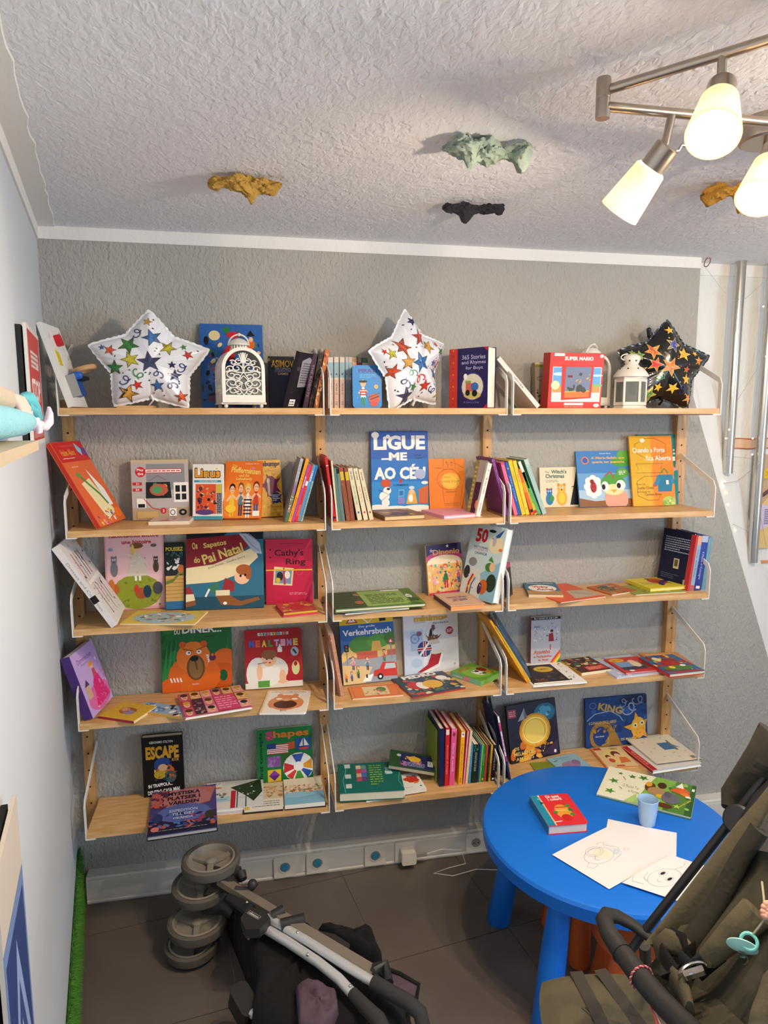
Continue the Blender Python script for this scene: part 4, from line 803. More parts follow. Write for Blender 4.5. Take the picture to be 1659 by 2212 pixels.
flat(2, ('5', 1080, 622), ('5', 1356, 600), ('5', 952, 526), .02, H('d0ac90'), 'thick tan hardcover with purple spine lying flat, third shelf middle', name='hardcover_book', spine=H('4a2a48'), pages=H('e89a5a'), items=[('l', [(.05, .05), (.95, .05), (.95, .95), (.05, .95), (.05, .05)], .012, H('a86a58')), ('t', 'PRINCESS OF MIST', .5, .6, .6, .14, H('7a5a78'), .03), ('t', 'STORIES', .5, .42, .4, .14, H('6a4a6a'), .03), ('n', 4, 14, .2, .3, .8, .75, [H('7a6a88'), H('a88878')], .04)])

# ===== third tier, right bay
leanright(2, ('6', 128, 462), ('6', 156, 468), ('6', 110, 285), -.2, .01, H('2a262c'), 'dark grey book leaning left on the bracket, third shelf right', y2=-.12, items=[('r', 0, .85, 1, 1, H('b83a6a'))])
flat(2, ('6', 250, 446), ('6', 456, 450), ('6', 276, 374), .013, H('2a6a8c'), 'blue paperback with a white oval title lying flat', name='paperback', hard=False, pages=H('d8c09a'),
     items=[('r', 0, 0, 1, .3, H('b88a50')), ('t', 'Jacqueline Wilson', .5, .88, .8, .1, H('e8dcc0'), .02), ('e', .5, .5, .42, .27, W_), ('t', 'Vicky', .45, .58, .5, .2, H('c83040'), .04), ('t', 'Angel', .55, .38, .5, .2, H('c83040'), .04)])
flat(2, ('6', 440, 494), ('6', 704, 458), ('6', 372, 392), .004, H('d8582a'), 'thin orange booklet lying under the blue paperback, third shelf right', name='booklet', hard=False, items=[('p', [(.42, .1), (.98, .1), (.98, .5), (.6, .55)], H('b8a890')), ('l', [(.6, .45), (.9, .2)], .02, H('7a6a50'))])
flat(2, ('6', 740, 448), ('6', 890, 425), ('6', 640, 396), .005, H('b86030'), 'small orange comic booklet lying flat, third shelf right', name='booklet', hard=False, items=[('e', .42, .6, .3, .28, H('4a5a28')), ('n', 6, 20, .1, .1, .95, .9, [H('c8a060'), H('6a7a3a'), H('c84a3a'), H('8a6ab0')], .1)])
flat(2, ('6', 880, 448), ('6', 1176, 430), ('6', 836, 394), .004, H('8f9a4a'), 'olive booklet lying under the thick yellow hardcover', name='booklet', hard=False, items=[('n', 5, 20, .1, .1, .9, .9, [H('c8d08a'), H('6a7a3a')], .08)])
flat(2, ('6', 967, 412), ('6', 1176, 396), ('6', 852, 356), .013, H('e0cc38'), 'thick yellow hardcover lying flat beside the dark navy book', name='hardcover_book', pages=H('efe29a'), lift=.0045, items=[('t', 'Valeria', .25, .5, .36, .3, H('b8a868'), .03), ('e', .62, .6, .22, .28, H('b03a2a')), ('n', 8, 14, .45, .3, .85, .9, [H('8a2a2a'), H('2a3a6a'), H('c86a2a')], .12)], )
stand(2, ('6', 1004, 345), ('6', 1180, 420), ('6', 1045, 55), .012, H('141a38'), 'large dark navy hardcover with white back-cover text, turned leftwards', name='hardcover_book', yb=(-.05, -.2), ytop=-.04,
      items=[('lines', .1, .6, .9, .88, 7, H('a8b0c8')), ('r', .46, .32, .64, .5, H('c8c8a8')), ('r', .49, .36, .6, .48, H('6a5a30')), ('lines', .1, .12, .7, .22, 3, H('5a6488')), ('r', .84, .04, .98, .16, H('b0a8b0'))])
spines(2, -.21, [('6', 1184, 1196, 1240, 100, H('c8383c'), 'thin red spine leaning right beside the navy hardcover', []), ('6', 1198, 1222, 1252, 102, H('8fa8c0'), 'pale blue spine with an orange top leaning right', [('r', 0, 0, .16, 1, H('e0a080')), ('t', 'Storie della Notte', .5, .5, .5, .4, H('4a6a90'), .0), ('r', .9, 0, 1, 1, H('b05a60'))]),
                 ('6', 1224, 1262, 1275, 100, H('2f3f98'), 'royal blue spine leaning right near the bracket', [('r', 0, 0, .12, 1, H('a8b8d0')), ('t', 'Il Paese di Cuccagna', .55, .5, .5, .4, H('c8d0e8'), .0), ('r', .92, .2, .97, .8, W_), ('n', 4, 16, .15, 0, .9, 1, [H('6a78c0')], .06)]),
                 ('6', 1266, 1290, 1312, 110, H('6f98a8'), 'grey-blue spine leaning right against the end bracket', [])], depth=.17, group='blue spines at the right end of the third shelf')

# ===== fourth tier, left bay
posed(3, (.0408, -.2323, 1.3971, .2954, .1779, .2202), .034, H('c3a6e0'), 'thick lilac princess book leaning in the corner, fourth shelf', name='hardcover_book', spine=H('4a2f78'), back=H('4a2f78'),
         items=[('t', 'Dornröschen', .46, .84, .62, .08, H('7a58a0'), .01), ('t', 'Papier', .4, .76, .3, .05, H('7a58a0'), .0), ('e', .55, .2, .5, .2, H('d868a8')), ('p', [(.3, .05), (.95, .1), (.75, .5), (.55, .5)], H('d8287a')), ('e', .62, .33, .2, .16, H('d8287a')), ('p', [(.55, .5), (.72, .5), (.68, .62), (.58, .62)], H('c84a5a')), ('e', .62, .66, .06, .04, SK), ('e', .6, .7, .1, .04, H('e8a050')), ('p', [(.1, .25), (.3, .25), (.28, .45), (.12, .45)], H('c8a888')), ('p', [(.1, .45), (.22, .55), (.3, .45)], H('4a3a68')), ('n', 6, 18, .3, .05, .95, .3, [H('f0b0d0'), H('e87ab0')], .02), ('s', .85, .72, .04, W_), ('n', 2, 10, .7, .3, 1, .5, [H('e87ac0')], .03)])
flat(3, ('4', 505, 1118), ('4', 640, 1030), ('4', 312, 1080), .01, H('d8b030'), 'yellow board book with a pink edge lying flat beside the lilac book', name='board_book', hard=False, pages=H('e8d8b0'), spine=H('a82848'), items=[('n', 5, 40, .04, .04, .96, .96, [H('c8961e'), H('e8c860'), H('b8a040')], .03), ('e', .5, .5, .2, .22, H('a8582a')), ('e', .42, .42, .13, .14, H('8a8aa8')), ('e', .55, .6, .12, .1, H('d8a07a')), ('n', 7, 10, .3, .3, .7, .7, [H('7a5a8a'), H('c8783a')], .05)])
stand(3, ('4', 672, 958), ('4', 1079, 930), ('4', 666, 545), .012, H('1f6a34'), 'large green picture book with a big orange bear, fourth shelf',
      items=[('n', 3, 14, 0, .1, .3, .9, [H('2a8040'), H('185a2a')], .1)]+[('p', [(x, .2), (x+.06, .2), (x+.1, .75)], H('2f8a42')) for x in (0, .06, .12, .85)]+[('t', "L'HEURE", .17, .9, .3, .04, W_, .02), ('t', 'DU', .23, .84, .08, .06, W_, .02), ('t', 'DÎNER...', .58, .88, .56, .13, W_, .03), ('t', 'TRISH PHILLIPS', .68, .76, .16, .018, BK, 0),
      ('e', .9, .42, .18, .16, H('d86a24')), ('e', .85, .2, .25, .18, H('cc5a1e')), ('e', .87, .2, .06, .08, H('1a5a30')), ('e', .46, .22, .37, .3, H('dc6a22')), ('e', .45, .48, .24, .22, H('e07a2c')), ('e', .3, .66, .05, .045, H('c85a20')), ('e', .6, .66, .05, .045, H('c85a20')), ('e', .12, .08, .15, .12, H('dc6220')), ('e', .48, .33, .13, .18, H('6a4a28')), ('e', .48, .33, .1, .15, H('8a6a3a')), ('e', .46, .46, .06, .04, BK), ('l', [(.47, .44), (.5, .3)], .01, BK), ('e', .38, .54, .035, .03, W_), ('e', .53, .55, .035, .03, W_), ('e', .39, .545, .012, .012, BK), ('e', .53, .555, .012, .012, BK), ('l', [(.3, .6), (.44, .57)], .012, BR), ('l', [(.5, .58), (.62, .62)], .012, BR),
      ('e', .72, .46, .05, .045, H('5a2a50'))]+[('l', [(.63+.01*i, .5-.035*i), (.67, .49-.02*i)], .018, W_) for i in range(4)]+[('l', [(.12+.045*i, .2), (.14+.045*i, .14)], .02, W_) for i in range(4)]+[('t', 'AUZOU', .47, .1, .09, .02, W_, .01), ('e', .72, .5, .02, .02, H('d86a24'))])
stand(3, ('4', 1152, 942), ('4', 1485, 918), ('4', 1145, 600), .012, H('b01c24'), 'shiny red board book titled MEALTIME with a baby in a high chair', name='board_book', r=.012,
      items=[('n', 9, 60, .02, .3, .98, .98, [H('b8262c'), H('a0161e')], .02)]+[('r', .23+.055*i, .895, .275+.055*i, .945, c) for i, c in enumerate([W_, H('d8d8a0'), LB, PK, W_, YL, LB, W_, PK, H('d8d8a0')])]+[('t', 'MINI WORLD', .5, .92, .5, .03, BK, 0)]
      +[('t', ch, .12+.11*i, .76, .085, .12, c, .06) for i, (ch, c) in enumerate(zip('MEALTIME', [H('3a6ac8'), H('e05a3a'), H('e8d040'), H('4a9a4a'), H('c8b8e8'), H('e8b0c8'), H('b8a0e0'), H('e8d860')]))]
      +[('r', 0, 0, 1, .1, H('e8e4d8')), ('e', .22, .25, .2, .28, H('e8e8e4')), ('e', .5, .3, .25, .22, H('e4e2de')), ('e', .42, .2, .2, .16, W_), ('e', .42, .5, .13, .14, SK), ('e', .42, .57, .14, .08, H('8a5a38')), ('e', .38, .49, .014, .014, BK), ('e', .47, .49, .014, .014, BK), ('e', .43, .43, .025, .012, RD), ('r', .3, .16, .6, .34, W_), ('e', .25, .28, .05, .14, SK), ('l', [(.22, .42), (.38, .44)], .018, GY), ('e', .65, .18, .06, .12, SK), ('e', .65, .1, .09, .03, SK), ('r', .22, .02, .42, .13, H('5aa03a')), ('e', .87, .6, .07, .08, H('a8bcd8')), ('l', [(.84, .64), (.9, .56)], .03, NV), ('r', .57, .6, .65, .68, W_), ('p', [(.58, .68), (.64, .68), (.61, .75)], W_), ('e', .88, .32, .07, .12, H('d8dca0')), ('e', .88, .39, .03, .04, H('b01c24'))])
flat(3, ('4', 786, 1096), ('4', 860, 1040), ('4', 592, 1000), .007, H('8fb0d0'), 'pale blue board book with a panda corner sticking out from the grid book', name='board_book', hard=False, spine=H('d8a838'), items=[('r', 0, 0, .1, 1, H('d8a838')), ('n', 6, 26, .15, .1, .95, .95, [W_, BK, H('5a88b8'), H('3a3a40')], .07)])
gc = [H('c85a78'), H('d8789a'), H('e0b060'), H('b03a5a'), H('e8a0a8'), H('c88a5a')]
gi = []
for a in range(6):
    for b in range(3):
        c = gc[(a*2+b*3+(a*b) % 2) % 6]; gi.append(('r', a/6+.004, b/3+.01, (a+1)/6-.004, (b+1)/3-.01, c))
        if not (a == 1 and b == 1) and not (a in (3, 4) and b < 2): gi += [('e', (a+.5)/6, (b+.45)/3, .05, .12, SK), ('e', (a+.5)/6, (b+.7)/3, .055, .07, H(['5a3a20', 'c8a040', '2a2a2a'][(a+b) % 3])), ('l', [((a+.35)/6, (b+.35)/3), ((a+.65)/6, (b+.35)/3)], .02, RD)]
gi += [('r', .5, .01, .83, .66, H('d84a78')), ('lines', .52, .06, .81, .62, 6, H('f0a8c0')), ('r', .17, .01, .33, .66, H('4a3040')), ('n', 5, 10, .18, .05, .32, .6, [H('8a6a70'), H('c8b0b0')], .04)]
flat(3, ('4', 802, 1096), ('4', 1190, 1032), ('4', 716, 972), .01, H('c8587a'), 'pink hardcover with a grid of faces lying across the fourth shelf', name='hardcover_book', pages=W_, back=W_, lift=.0075, items=gi)
flat(3, ('4', 1231, 1070), ('4', 1500, 1068), ('4', 1266, 942), .007, H('ece6dc'), 'white touch and feel board book with a round brown hippo face', name='board_book', hard=False, r=.01, pages=W_,
     items=[('t', 'LIVRINHO COM TEXTURA', .5, .93, .8, .05, H('6a5a50'), .01), ('lines', .3, .86, .75, .89, 1, GY), ('e', .5, .45, .36, .34, H('d88a5a')), ('e', .25, .42, .14, .22, H('d88a5a')), ('e', .76, .42, .14, .22, H('d88a5a')), ('e', .33, .76, .07, .08, H('d88a5a')), ('e', .68, .76, .07, .08, H('d88a5a')), ('e', .5, .36, .26, .18, H('4a2616')), ('e', .33, .6, .07, .04, W_), ('e', .68, .6, .07, .04, W_), ('e', .5, .56, .1, .06, H('e8a078')), ('t', 'MACIO', .5, .08, .14, .05, H('6a5a50'), .01), ('r', 0, 0, .05, 1, H('e8c898'))])

# ===== fourth tier, middle bay
spines(3, -.2, [('5', 196, 236, 110, 855, H('c8927a'), 'bundle of pale pink pages leaning left, fourth shelf middle', [('r', 0, 0, 1, .3, H('7a4a30')), ('n', 6, 30, 0, .3, 1, 1, [H('e0b8a0'), H('c88a70')], .15)])], depth=.17, hard=False, name='paperback')
stand(3, ('5', 560, 1205), ('5', 705, 1180), ('5', 548, 735), .012, H('b8a890'), 'plain cream hardcover standing behind the traffic book', name='hardcover_book', yb=-.045, ytop=-.014)
stand(3, ('5', 229, 1264), ('5', 662, 1214), ('5', 190, 700), .012, H('2d63a8'), 'large blue and yellow traffic picture book with road signs', name='board_book',
      items=[('r', 0, .84, 1, 1, H('e2c020')), ('p', [(.12, .86), (.34, .86), (.23, .99)], H('c8302a')), ('p', [(.16, .875), (.3, .875), (.23, .965)], W_), ('e', .23, .92, .02, .02, BK), ('p', [(.42, .92), (.52, .84), (.64, .92), (.53, 1)], W_), ('p', [(.45, .92), (.53, .86), (.61, .92), (.53, .98)], H('e2c020')), ('r', .74, .86, .86, .98, BK), ('t', 'Das große', .5, .8, .3, .035, W_, .02), ('t', 'Verkehrsbuch', .5, .725, .9, .085, W_, .03),
             ('r', 0, 0, 1, .36, H('9aa0a8')), ('p', [(0, .3), (.15, .38), (.5, .34), (1, .38), (1, .56), (.1, .52), (0, .42)], H('e8c070')), ('e', .4, .54, .25, .13, H('4f8a38')), ('e', .7, .58, .22, .1, H('5a9a3c')), ('e', .95, .6, .15, .1, H('447a30')), ('r', .28, .34, .66, .45, H('c86048')), ('r', .84, .36, 1, .44, H('c86048')), ('p', [(.55, .44), (.75, .44), (.72, .58), (.58, .58)], H('d8a850')), ('r', .06, .46, .14, .56, BK), ('e', .1, .53, .02, .015, RD), ('e', .1, .49, .02, .015, GR), ('r', .09, .2, .11, .46, GY), ('p', [(.86, .53), (.98, .53), (.92, .62)], RD), ('p', [(.89, .545), (.95, .545), (.92, .59)], W_), ('r', .91, .3, .93, .53, GY),
             ('p', [(0, 0), (.4, 0), (.55, .22), (0, .28)], H('dcc088')), ('p', [(.35, .02), (.5, .02), (.56, .12), (.42, .1)], W_),
             ('p', [(.56, .08), (1, .06), (1, .24), (.94, .26), (.74, .27), (.68, .18), (.57, .16)], H('c83428')), ('p', [(.76, .17), (.98, .17), (.97, .24), (.8, .25)], H('b8c8d0')), ('e', .68, .07, .055, .045, BK), ('e', .68, .07, .025, .02, W_), ('r', .42, .07, .45, .12, BK)]
      +fig(.2, .2, .2, PK, BR, SK, .9)+fig(.46, .18, .2, H('5a8ab0'), BR, SK, .9)+fig(.78, .28, .18, H('c85a3a'), BK, SK, .9, GR)+fig(.06, .04, .16, OR, YL, SK, .9)+fig(.16, .05, .14, BL, BR, SK, .9)+fig(.28, .08, .18, GR, H('c8662a'), SK, .9))
cr = H('6a5238')
stand(3, ('5', 719, 1190), ('5', 1150, 1112), ('5', 684, 705), .014, H('dcdce0'), 'white picture book with a crown, red cape and union flag shield', name='hardcover_book',
      items=[('r', 0, 0, .35, .75, H('c4d0e0')), ('r', .12, .4, .34, .72, H('a8bcd8')), ('o', .2, .6, .07, .07, .02, H('6a88b8')), ('s', .2, .6, .04, H('8aa0c8')), ('e', .28, .68, .05, .04, H('8a5a6a')), ('e', .22, .2, .1, .08, H('b0c0d8')), ('t', 'mínimos', .5, .925, .62, .1, H('d8a828'), .06), ('t', 'Viva o Rei Bob!', .68, .835, .3, .03, NV, .01), ('l', [(.2, .86), (.4, .86)], .006, GY), ('e', .84, .69, .07, .065, H('a82432')), ('lines', .79, .66, .89, .72, 4, W_),
             ('e', .37, .42, .13, .13, H('2f3f78')), ('r', .24, .395, .5, .445, W_), ('r', .345, .3, .395, .54, W_), ('r', .24, .405, .5, .435, H('c02a38')), ('r', .355, .3, .385, .54, H('c02a38')), ('p', [(.27, .33), (.3, .31), (.47, .51), (.44, .53)], W_),
             ('e', .54, .66, .14, .1, cr), ('e', .47, .68, .07, .07, H('dcdce0')), ('e', .61, .68, .07, .07, H('dcdce0')), ('p', [(.45, .62), (.52, .62), (.52, .74), (.48, .74)], BK), ('e', .54, .78, .03, .03, cr), ('p', [(.43, .55), (.62, .58), (.62, .64), (.44, .62)], cr), ('n', 5, 14, .44, .56, .62, .62, [H('d8b860'), H('8a2a2a')], .012), ('p', [(.45, .48), (.66, .5), (.62, .57), (.46, .55)], H('c8bcb0')),
             ('p', [(.5, .34), (.7, .34), (.62, .16), (.3, .04), (.22, .04), (.42, .16)], H('b02430')), ('l', [(.7, .34), (.62, .12), (.3, .02)], .035, W_), ('l', [(.47, .36), (.56, .34), (.72, .36)], .045, H('e0d8c0')), ('t', '1', .92, .13, .02, .03, GY, 0)])
flat(3, ('5', 300, 1362), ('5', 706, 1330), ('5', 268, 1268), .005, H('e0824a'), 'thin orange booklet with a framed picture lying at the shelf front', name='booklet', hard=False, items=[('l', [(.06, .08), (.94, .08), (.94, .92), (.06, .92), (.06, .08)], .02, H('a8506a')), ('r', .26, .15, .76, .88, H('e0d0a0')), ('e', .62, .6, .1, .2, H('5a8a4a')), ('n', 6, 20, .3, .2, .72, .6, [H('d86a8a'), H('c8583a'), H('8ab06a')], .06)])
flat(3, ('5', 780, 1345), ('5', 1203, 1268), ('5', 668, 1188), .008, H('3a4a5a'), 'colourful book with white capitals and red edge lying at an angle, fourth shelf middle', name='picture_book', spine=H('b8382a'), back=H('b8382a'), pages=H('b8483a'), items=[('n', 4, 60, .02, .02, .98, .75, [H('e8dcc0'), H('c8443a'), H('e0b040'), H('4a6a8a'), H('5a7a4a'), H('2a3a4a')], .07), ('t', 'PEDRO', .5, .88, .66, .18, W_, .06), ('e', .25, .45, .14, .2, H('c82c2c')), ('e', .36, .4, .1, .18, W_), ('e', .55, .4, .18, .2, H('e8b850')), ('e', .82, .62, .1, .12, W_)])
flat(3, ('5', 1325, 1222), ('5', 1482, 1150), ('5', 1090, 1140), .02, H('6aa83a'), 'thick green board book with farm animals beside the end bracket', name='board_book', hard=False, spine=H('7ab89a'), pages=H('7ab04a'), items=[('e', .5, .5, .42, .42, H('8cc04a')), ('t', 'FATTORIA', .42, .82, .5, .14, H('c83a3a'), .04), ('e', .5, .42, .16, .2, W_), ('n', 5, 10, .36, .25, .66, .6, [BK, W_], .06), ('e', .78, .5, .14, .16, H('8a2a20')), ('e', .8, .25, .1, .1, H('d88a2a'))], sitems=[('t', 'La fattoria', .25, .5, .3, .4, W_, 0), ('r', .45, .1, .62, .9, H('e87aa0'))])

# ===== fourth tier, right bay
spines(3, -.22, [('6', 243, 257, 22, 606, H('e0a02a'), 'yellow-orange book leaning far left behind the bracket, fourth shelf right', [('n', 5, 20, .3, 0, 1, 1, [H('e8c040'), H('d8662a')], .3)]),
                 ('6', 259, 272, 50, 640, H('d8b03a'), 'thin yellow book leaning left between orange and blue', [('t', 'MAGAZZINO', .85, .5, .14, .5, H('c8443a'))])], depth=.18)
leanright(3, ('6', 272, 960), ('6', 240, 870), ('6', 78, 640), -.2, .008, H('3a5a78'), 'blue picture book leaning left, nearest the silver fairy book', y2=-.04, items=[('n', 5, 30, .05, .05, .95, .95, [H('2a3a50'), H('6a88a0'), H('8a6a9a')], .06)])
stand(3, ('6', 262, 858), ('6', 434, 832), ('6', 255, 585), .015, H('b4b4bc'), 'silver sparkly paperback of a fairy with a rainbow, black top edge', name='paperback', hard=False, ytop=-.04, spine=H('c8482a'),
      items=[('r', 0, .94, 1, 1, H('1c1c22')), ('t', 'EU GOSTO DE LER', .5, .97, .8, .03, W_, 0), ('n', 7, 70, .1, .5, .92, .86, [W_, H('8a8a94'), H('4a4a54'), H('e0e0e8')], .015), ('t', 'A FADA', .2, .8, .2, .05, H('6a6a74'), .01), ('p', [(.6, .64), (.74, .66), (.78, .48), (.6, .48)], H('8a2a30')), ('e', .7, .7, .05, .03, H('4a2a20')), ('l', [(.5, .6), (.66, .6)], .012, BR), ('l', [(.66, .42), (.66, .3)], .02, H('c8583a')), ('t', 'Azevinho', .38, .27, .56, .085, H('c85a50'), .02), ('t', 'a Fadazinha', .4, .175, .6, .05, H('c85a50'), .02), ('t', 'do Natal', .42, .1, .34, .045, H('c85a50'), .02),
             ('p', [(.62, 0), (1, .3), (1, .24), (.7, 0)], H('d83a3a')), ('p', [(.7, 0), (1, .24), (1, .19), (.77, 0)], H('e8a030')), ('p', [(.77, 0), (1, .19), (1, .14), (.84, 0)], H('e8d840')), ('p', [(.84, 0), (1, .14), (1, .09), (.9, 0)], H('3a9a4a')), ('p', [(.9, 0), (1, .09), (1, 0)], H('3a6ab8'))])
flat(3, ('6', 278, 985), ('6', 594, 960), ('6', 250, 850), .006, W_, 'white card book under the black one, fourth shelf right', name='board_book', hard=False, pages=W_, items=[('n', 4, 12, .75, .1, .95, .9, [NV, H('8a2a3a'), H('c8a040')], .03)])
flat(3, ('6', 282, 968), ('6', 495, 950), ('6', 250, 866), .006, H('2a221e'), 'black book with a yellow oval lying before the silver fairy book', name='paperback', hard=False, lift=.0065, items=[('e', .64, .72, .27, .17, H('d8b028')), ('t', 'EL MUERTO', .64, .72, .3, .08, BK, .01), ('n', 4, 24, .1, .05, .95, .5, [H('5a3a28'), H('3a2a40'), H('6a4a30')], .07)])
flat(3, ('6', 562, 908), ('6', 737, 884), ('6', 442, 832), .014, H('4a2a20'), 'thick black and red comic novel lying flat, fourth shelf right', name='paperback', hard=False, pages=H('e8d8b8'), items=[('n', 5, 44, .03, .3, .97, .97, [H('b03a28'), H('c8783a'), H('3a6a3a'), H('e0c8a0'), H('2a1a18')], .07), ('r', .3, .06, .95, .34, H('c82c22')), ('lines', .35, .1, .9, .3, 3, H('f0c0a0'))], spine=H('c89a2a'))
flat(3, ('6', 770, 934), ('6', 1042, 900), ('6', 650, 822), .008, H('b8c4dc'), 'pale blue and white hardcover under the red one, fourth shelf right', name='hardcover_book', pages=W_, items=[('n', 6, 24, .02, .02, .5, .98, [W_, H('d8c060'), H('8a9ac8')], .07)])
flat(3, ('6', 822, 908), ('6', 1030, 888), ('6', 726, 824), .007, H('c83a34'), 'red picture book with a yellow oval lying flat, fourth shelf right', lift=.0085, pages=W_, items=[('e', .25, .82, .2, .13, H('e0b830')), ('t', 'TIMOLINA', .25, .82, .3, .09, H('c83a34'), .02), ('r', .08, .15, .75, .68, H('7aa0c8')), ('r', .08, .15, .75, .35, H('3a3a50')), ('e', .6, .5, .12, .2, H('e8d0a0')), ('e', .6, .68, .1, .1, SK), ('e', .85, .4, .12, .2, H('6a4a30')), ('e', .25, .1, .07, .05, W_)])
flat(3, ('6', 1005, 870), ('6', 1235, 862), ('6', 976, 790), .01, H('c88a50'), 'orange-brown hardcover lying at the back under the red book', name='hardcover_book', items=[('r', .1, .8, .85, .9, H('e0b070'))])
flat(3, ('6', 1080, 915), ('6', 1287, 892), ('6', 912, 815), .015, H('2f6a9a'), 'red-edged picture book with parrots lying beside the end bracket', spine=H('c8302c'), back=H('c8302c'), pages=H('e0d8c0'), lift=.0105,
     items=[('n', 11, 60, .02, .02, .98, .98, [H('b02a28'), H('2f7a48'), H('2a4a90'), H('8a2828'), H('e0c040')], .08), ('e', .32, .78, .1, .12, H('e8d8a0')), ('e', .5, .5, .25, .2, H('a8282c')), ('e', .5, .25, .4, .14, H('4f7a30')), ('e', .35, .3, .08, .07, YL), ('e', .7, .35, .08, .05, W_), ('r', 0, 0, 1, .05, H('c8302c'))])

# ===== bottom tier, left bay
stand(4, ('a', 446, 475), ('a', 686, 440), ('a', 430, 152), .03, H('131215'), 'black hardcover titled ESCAPE with gold lettering, bottom shelf', name='hardcover_book', ytop=-.06,
      items=[('t', 'GERONIMO STILTON', .48, .91, .58, .04, W_, .01), ('t', 'ESCAPE', .5, .735, .82, .22, H('d8a030'), .05), ('t', 'BOOK', .82, .6, .18, .05, H('d8a030'), .02), ('e', .5, .52, .22, .13, H('2a4a88')), ('e', .56, .42, .22, .11, H('c8641e')), ('e', .42, .36, .15, .07, H('b8a028')), ('e', .68, .32, .15, .1, H('3a5a5a')), ('e', .5, .48, .12, .06, H('d8b080')), ('n', 4, 20, .25, .26, .85, .56, [H('c8501e'), H('2a3a5a'), H('d8c060'), BK], .025), ('t', 'IN TRAPPOLA...', .42, .19, .6, .06, W_, .03, .08), ('t', 'DENTRO CASA MIA!', .5, .085, .8, .07, W_, .03, .08)])
stand(4, ('a', 1126, 425), ('a', 1456, 388), ('a', 1114, 108), .014, H('1f7a3c'), 'green board book titled Shapes with a beach ball, bottom shelf', name='board_book', hard=False,
      items=[('t', 'Shapes', .55, .87, .78, .17, OR, .03), ('t', 'S', .23, .87, .13, .17, H('c8407a'), .05), ('t', 'first concepts', .075, .5, .84, .08, BK, .02, PI/2), ('p', [(.3, .55), (.68, .6), (.68, .73), (.3, .68)], H('c85a3a'))]+[('r', .18, .52+.033*i, .56, .536+.033*i, H('c83a3a')) for i in range(6)]+[('r', .18, .536+.033*i, .56, .553+.033*i, W_) for i in range(5)]+[('r', .18, .62, .34, .72, H('2a3a78')),
             ('r', .7, .55, .97, .78, H('2a58a8')), ('p', [(.76, .63), (.83, .63), (.83, .78)], W_), ('p', [(.85, .63), (.94, .63), (.85, .78)], W_), ('p', [(.74, .6), (.96, .6), (.9, .56), (.78, .56)], H('d84a4a')), ('r', .18, .28, .42, .48, H('8a58a0')), ('n', 3, 7, .2, .3, .4, .46, [H('a878b8')], .04), ('r', .45, .3, .68, .5, H('3a6a2a')), ('r', .18, .0, .42, .23, H('e0c030')), ('p', [(.3, .02), (.4, .12), (.3, .22), (.2, .12)], H('8a3aa0')), ('p', [(.3, .02), (.4, .12), (.2, .12)], H('5a2a80')),
             ('e', .74, .24, .28, .27, W_), ('p', [(.74, .24), (.48, .34), (.47, .14)], H('c83038')), ('p', [(.74, .24), (.84, .49), (.62, .48)], H('3a58a8')), ('p', [(.74, .24), (.98, .38), (.99, .18)], H('e8a030')), ('p', [(.74, .24), (.66, -.02), (.84, -.02)], H('4a9a3a')), ('p', [(.74, .24), (.52, .09), (.62, .0)], H('d8443a')), ('p', [(.74, .24), (.99, .14), (.9, .02)], H('2a58a8')), ('e', .74, .25, .09, .09, W_)])
# open picture book
t = thing('open_book', 'open picture book with a town panorama lying face up, bottom shelf', 'book', M=frame(Pz(*K('a', 1035, 608), ZS[4]), (Pz(*K('a', 1533, 560), ZS[4])-Pz(*K('a', 1035, 608), ZS[4])).normalized(), V((0, 0, 1)).cross((Pz(*K('a', 1533, 560), ZS[4])-Pz(*K('a', 1035, 608), ZS[4])).normalized()), V((0, 0, 1))))
ow = (Pz(*K('a', 1533, 560), ZS[4])-Pz(*K('a', 1035, 608), ZS[4])).length; oh = .185
m = MB(); m.box((0, 0, 0), (ow*.48, oh, .004), H('2a1e1c')); m.box((ow*.5, 0, 0), (ow, oh, .003), H('2a1e1c')); m.build('cover', M_PRINT, t)
m = MB(); m.box((.005, .005, .004), (ow*.48, oh-.005, .011), H('e8dfc8')); m.box((ow*.5, .003, .003), (ow-.003, oh-.003, .017), H('ece6d8')); pbk = m.build('page_block', M_MATT, t)
A, T = art([('r', 0, 0, 1, .45, H('7fb4cc')), ('r', 0, .45, 1, 1, H('e6dcc0')), ('n', 5, 90, .02, .42, .98, .72, [H('c88a5a'), H('d8b088'), H('a86a4a'), H('8a9a6a'), H('e0c8a8')], .045), ('e', .3, .35, .5, .1, H('8fc0d4'))], ow*.49, oh-.008, lambda x, y, e: (ow*.5+x, .004+y, .0172+e)); A.build('page_print', M_PRINT, pbk)
A, T = art([('r', 0, 0, 1, .35, H('e6e0d0')), ('r', 0, .35, 1, 1, H('d8c8a8')), ('r', 0, 0, .12, 1, H('e0b83a')), ('n', 6, 60, .15, .45, .98, .85, [H('c89a6a'), H('a87a5a'), H('d8b888')], .05), ('lines', .2, .06, .9, .3, 3, GY)], ow*.47, oh-.012, lambda x, y, e: (.006+x, .006+y, .0112+e)); A.build('page_print', M_PRINT, pbk)
if T.f: T.build('page_lettering', M_PRINT, pbk)
flat(4, ('a', 862, 608), ('a', 1060, 590), ('a', 850, 540), .004, H('c8c0cc'), 'pale lilac booklet peeping out under the fir tree book', name='booklet', hard=False)
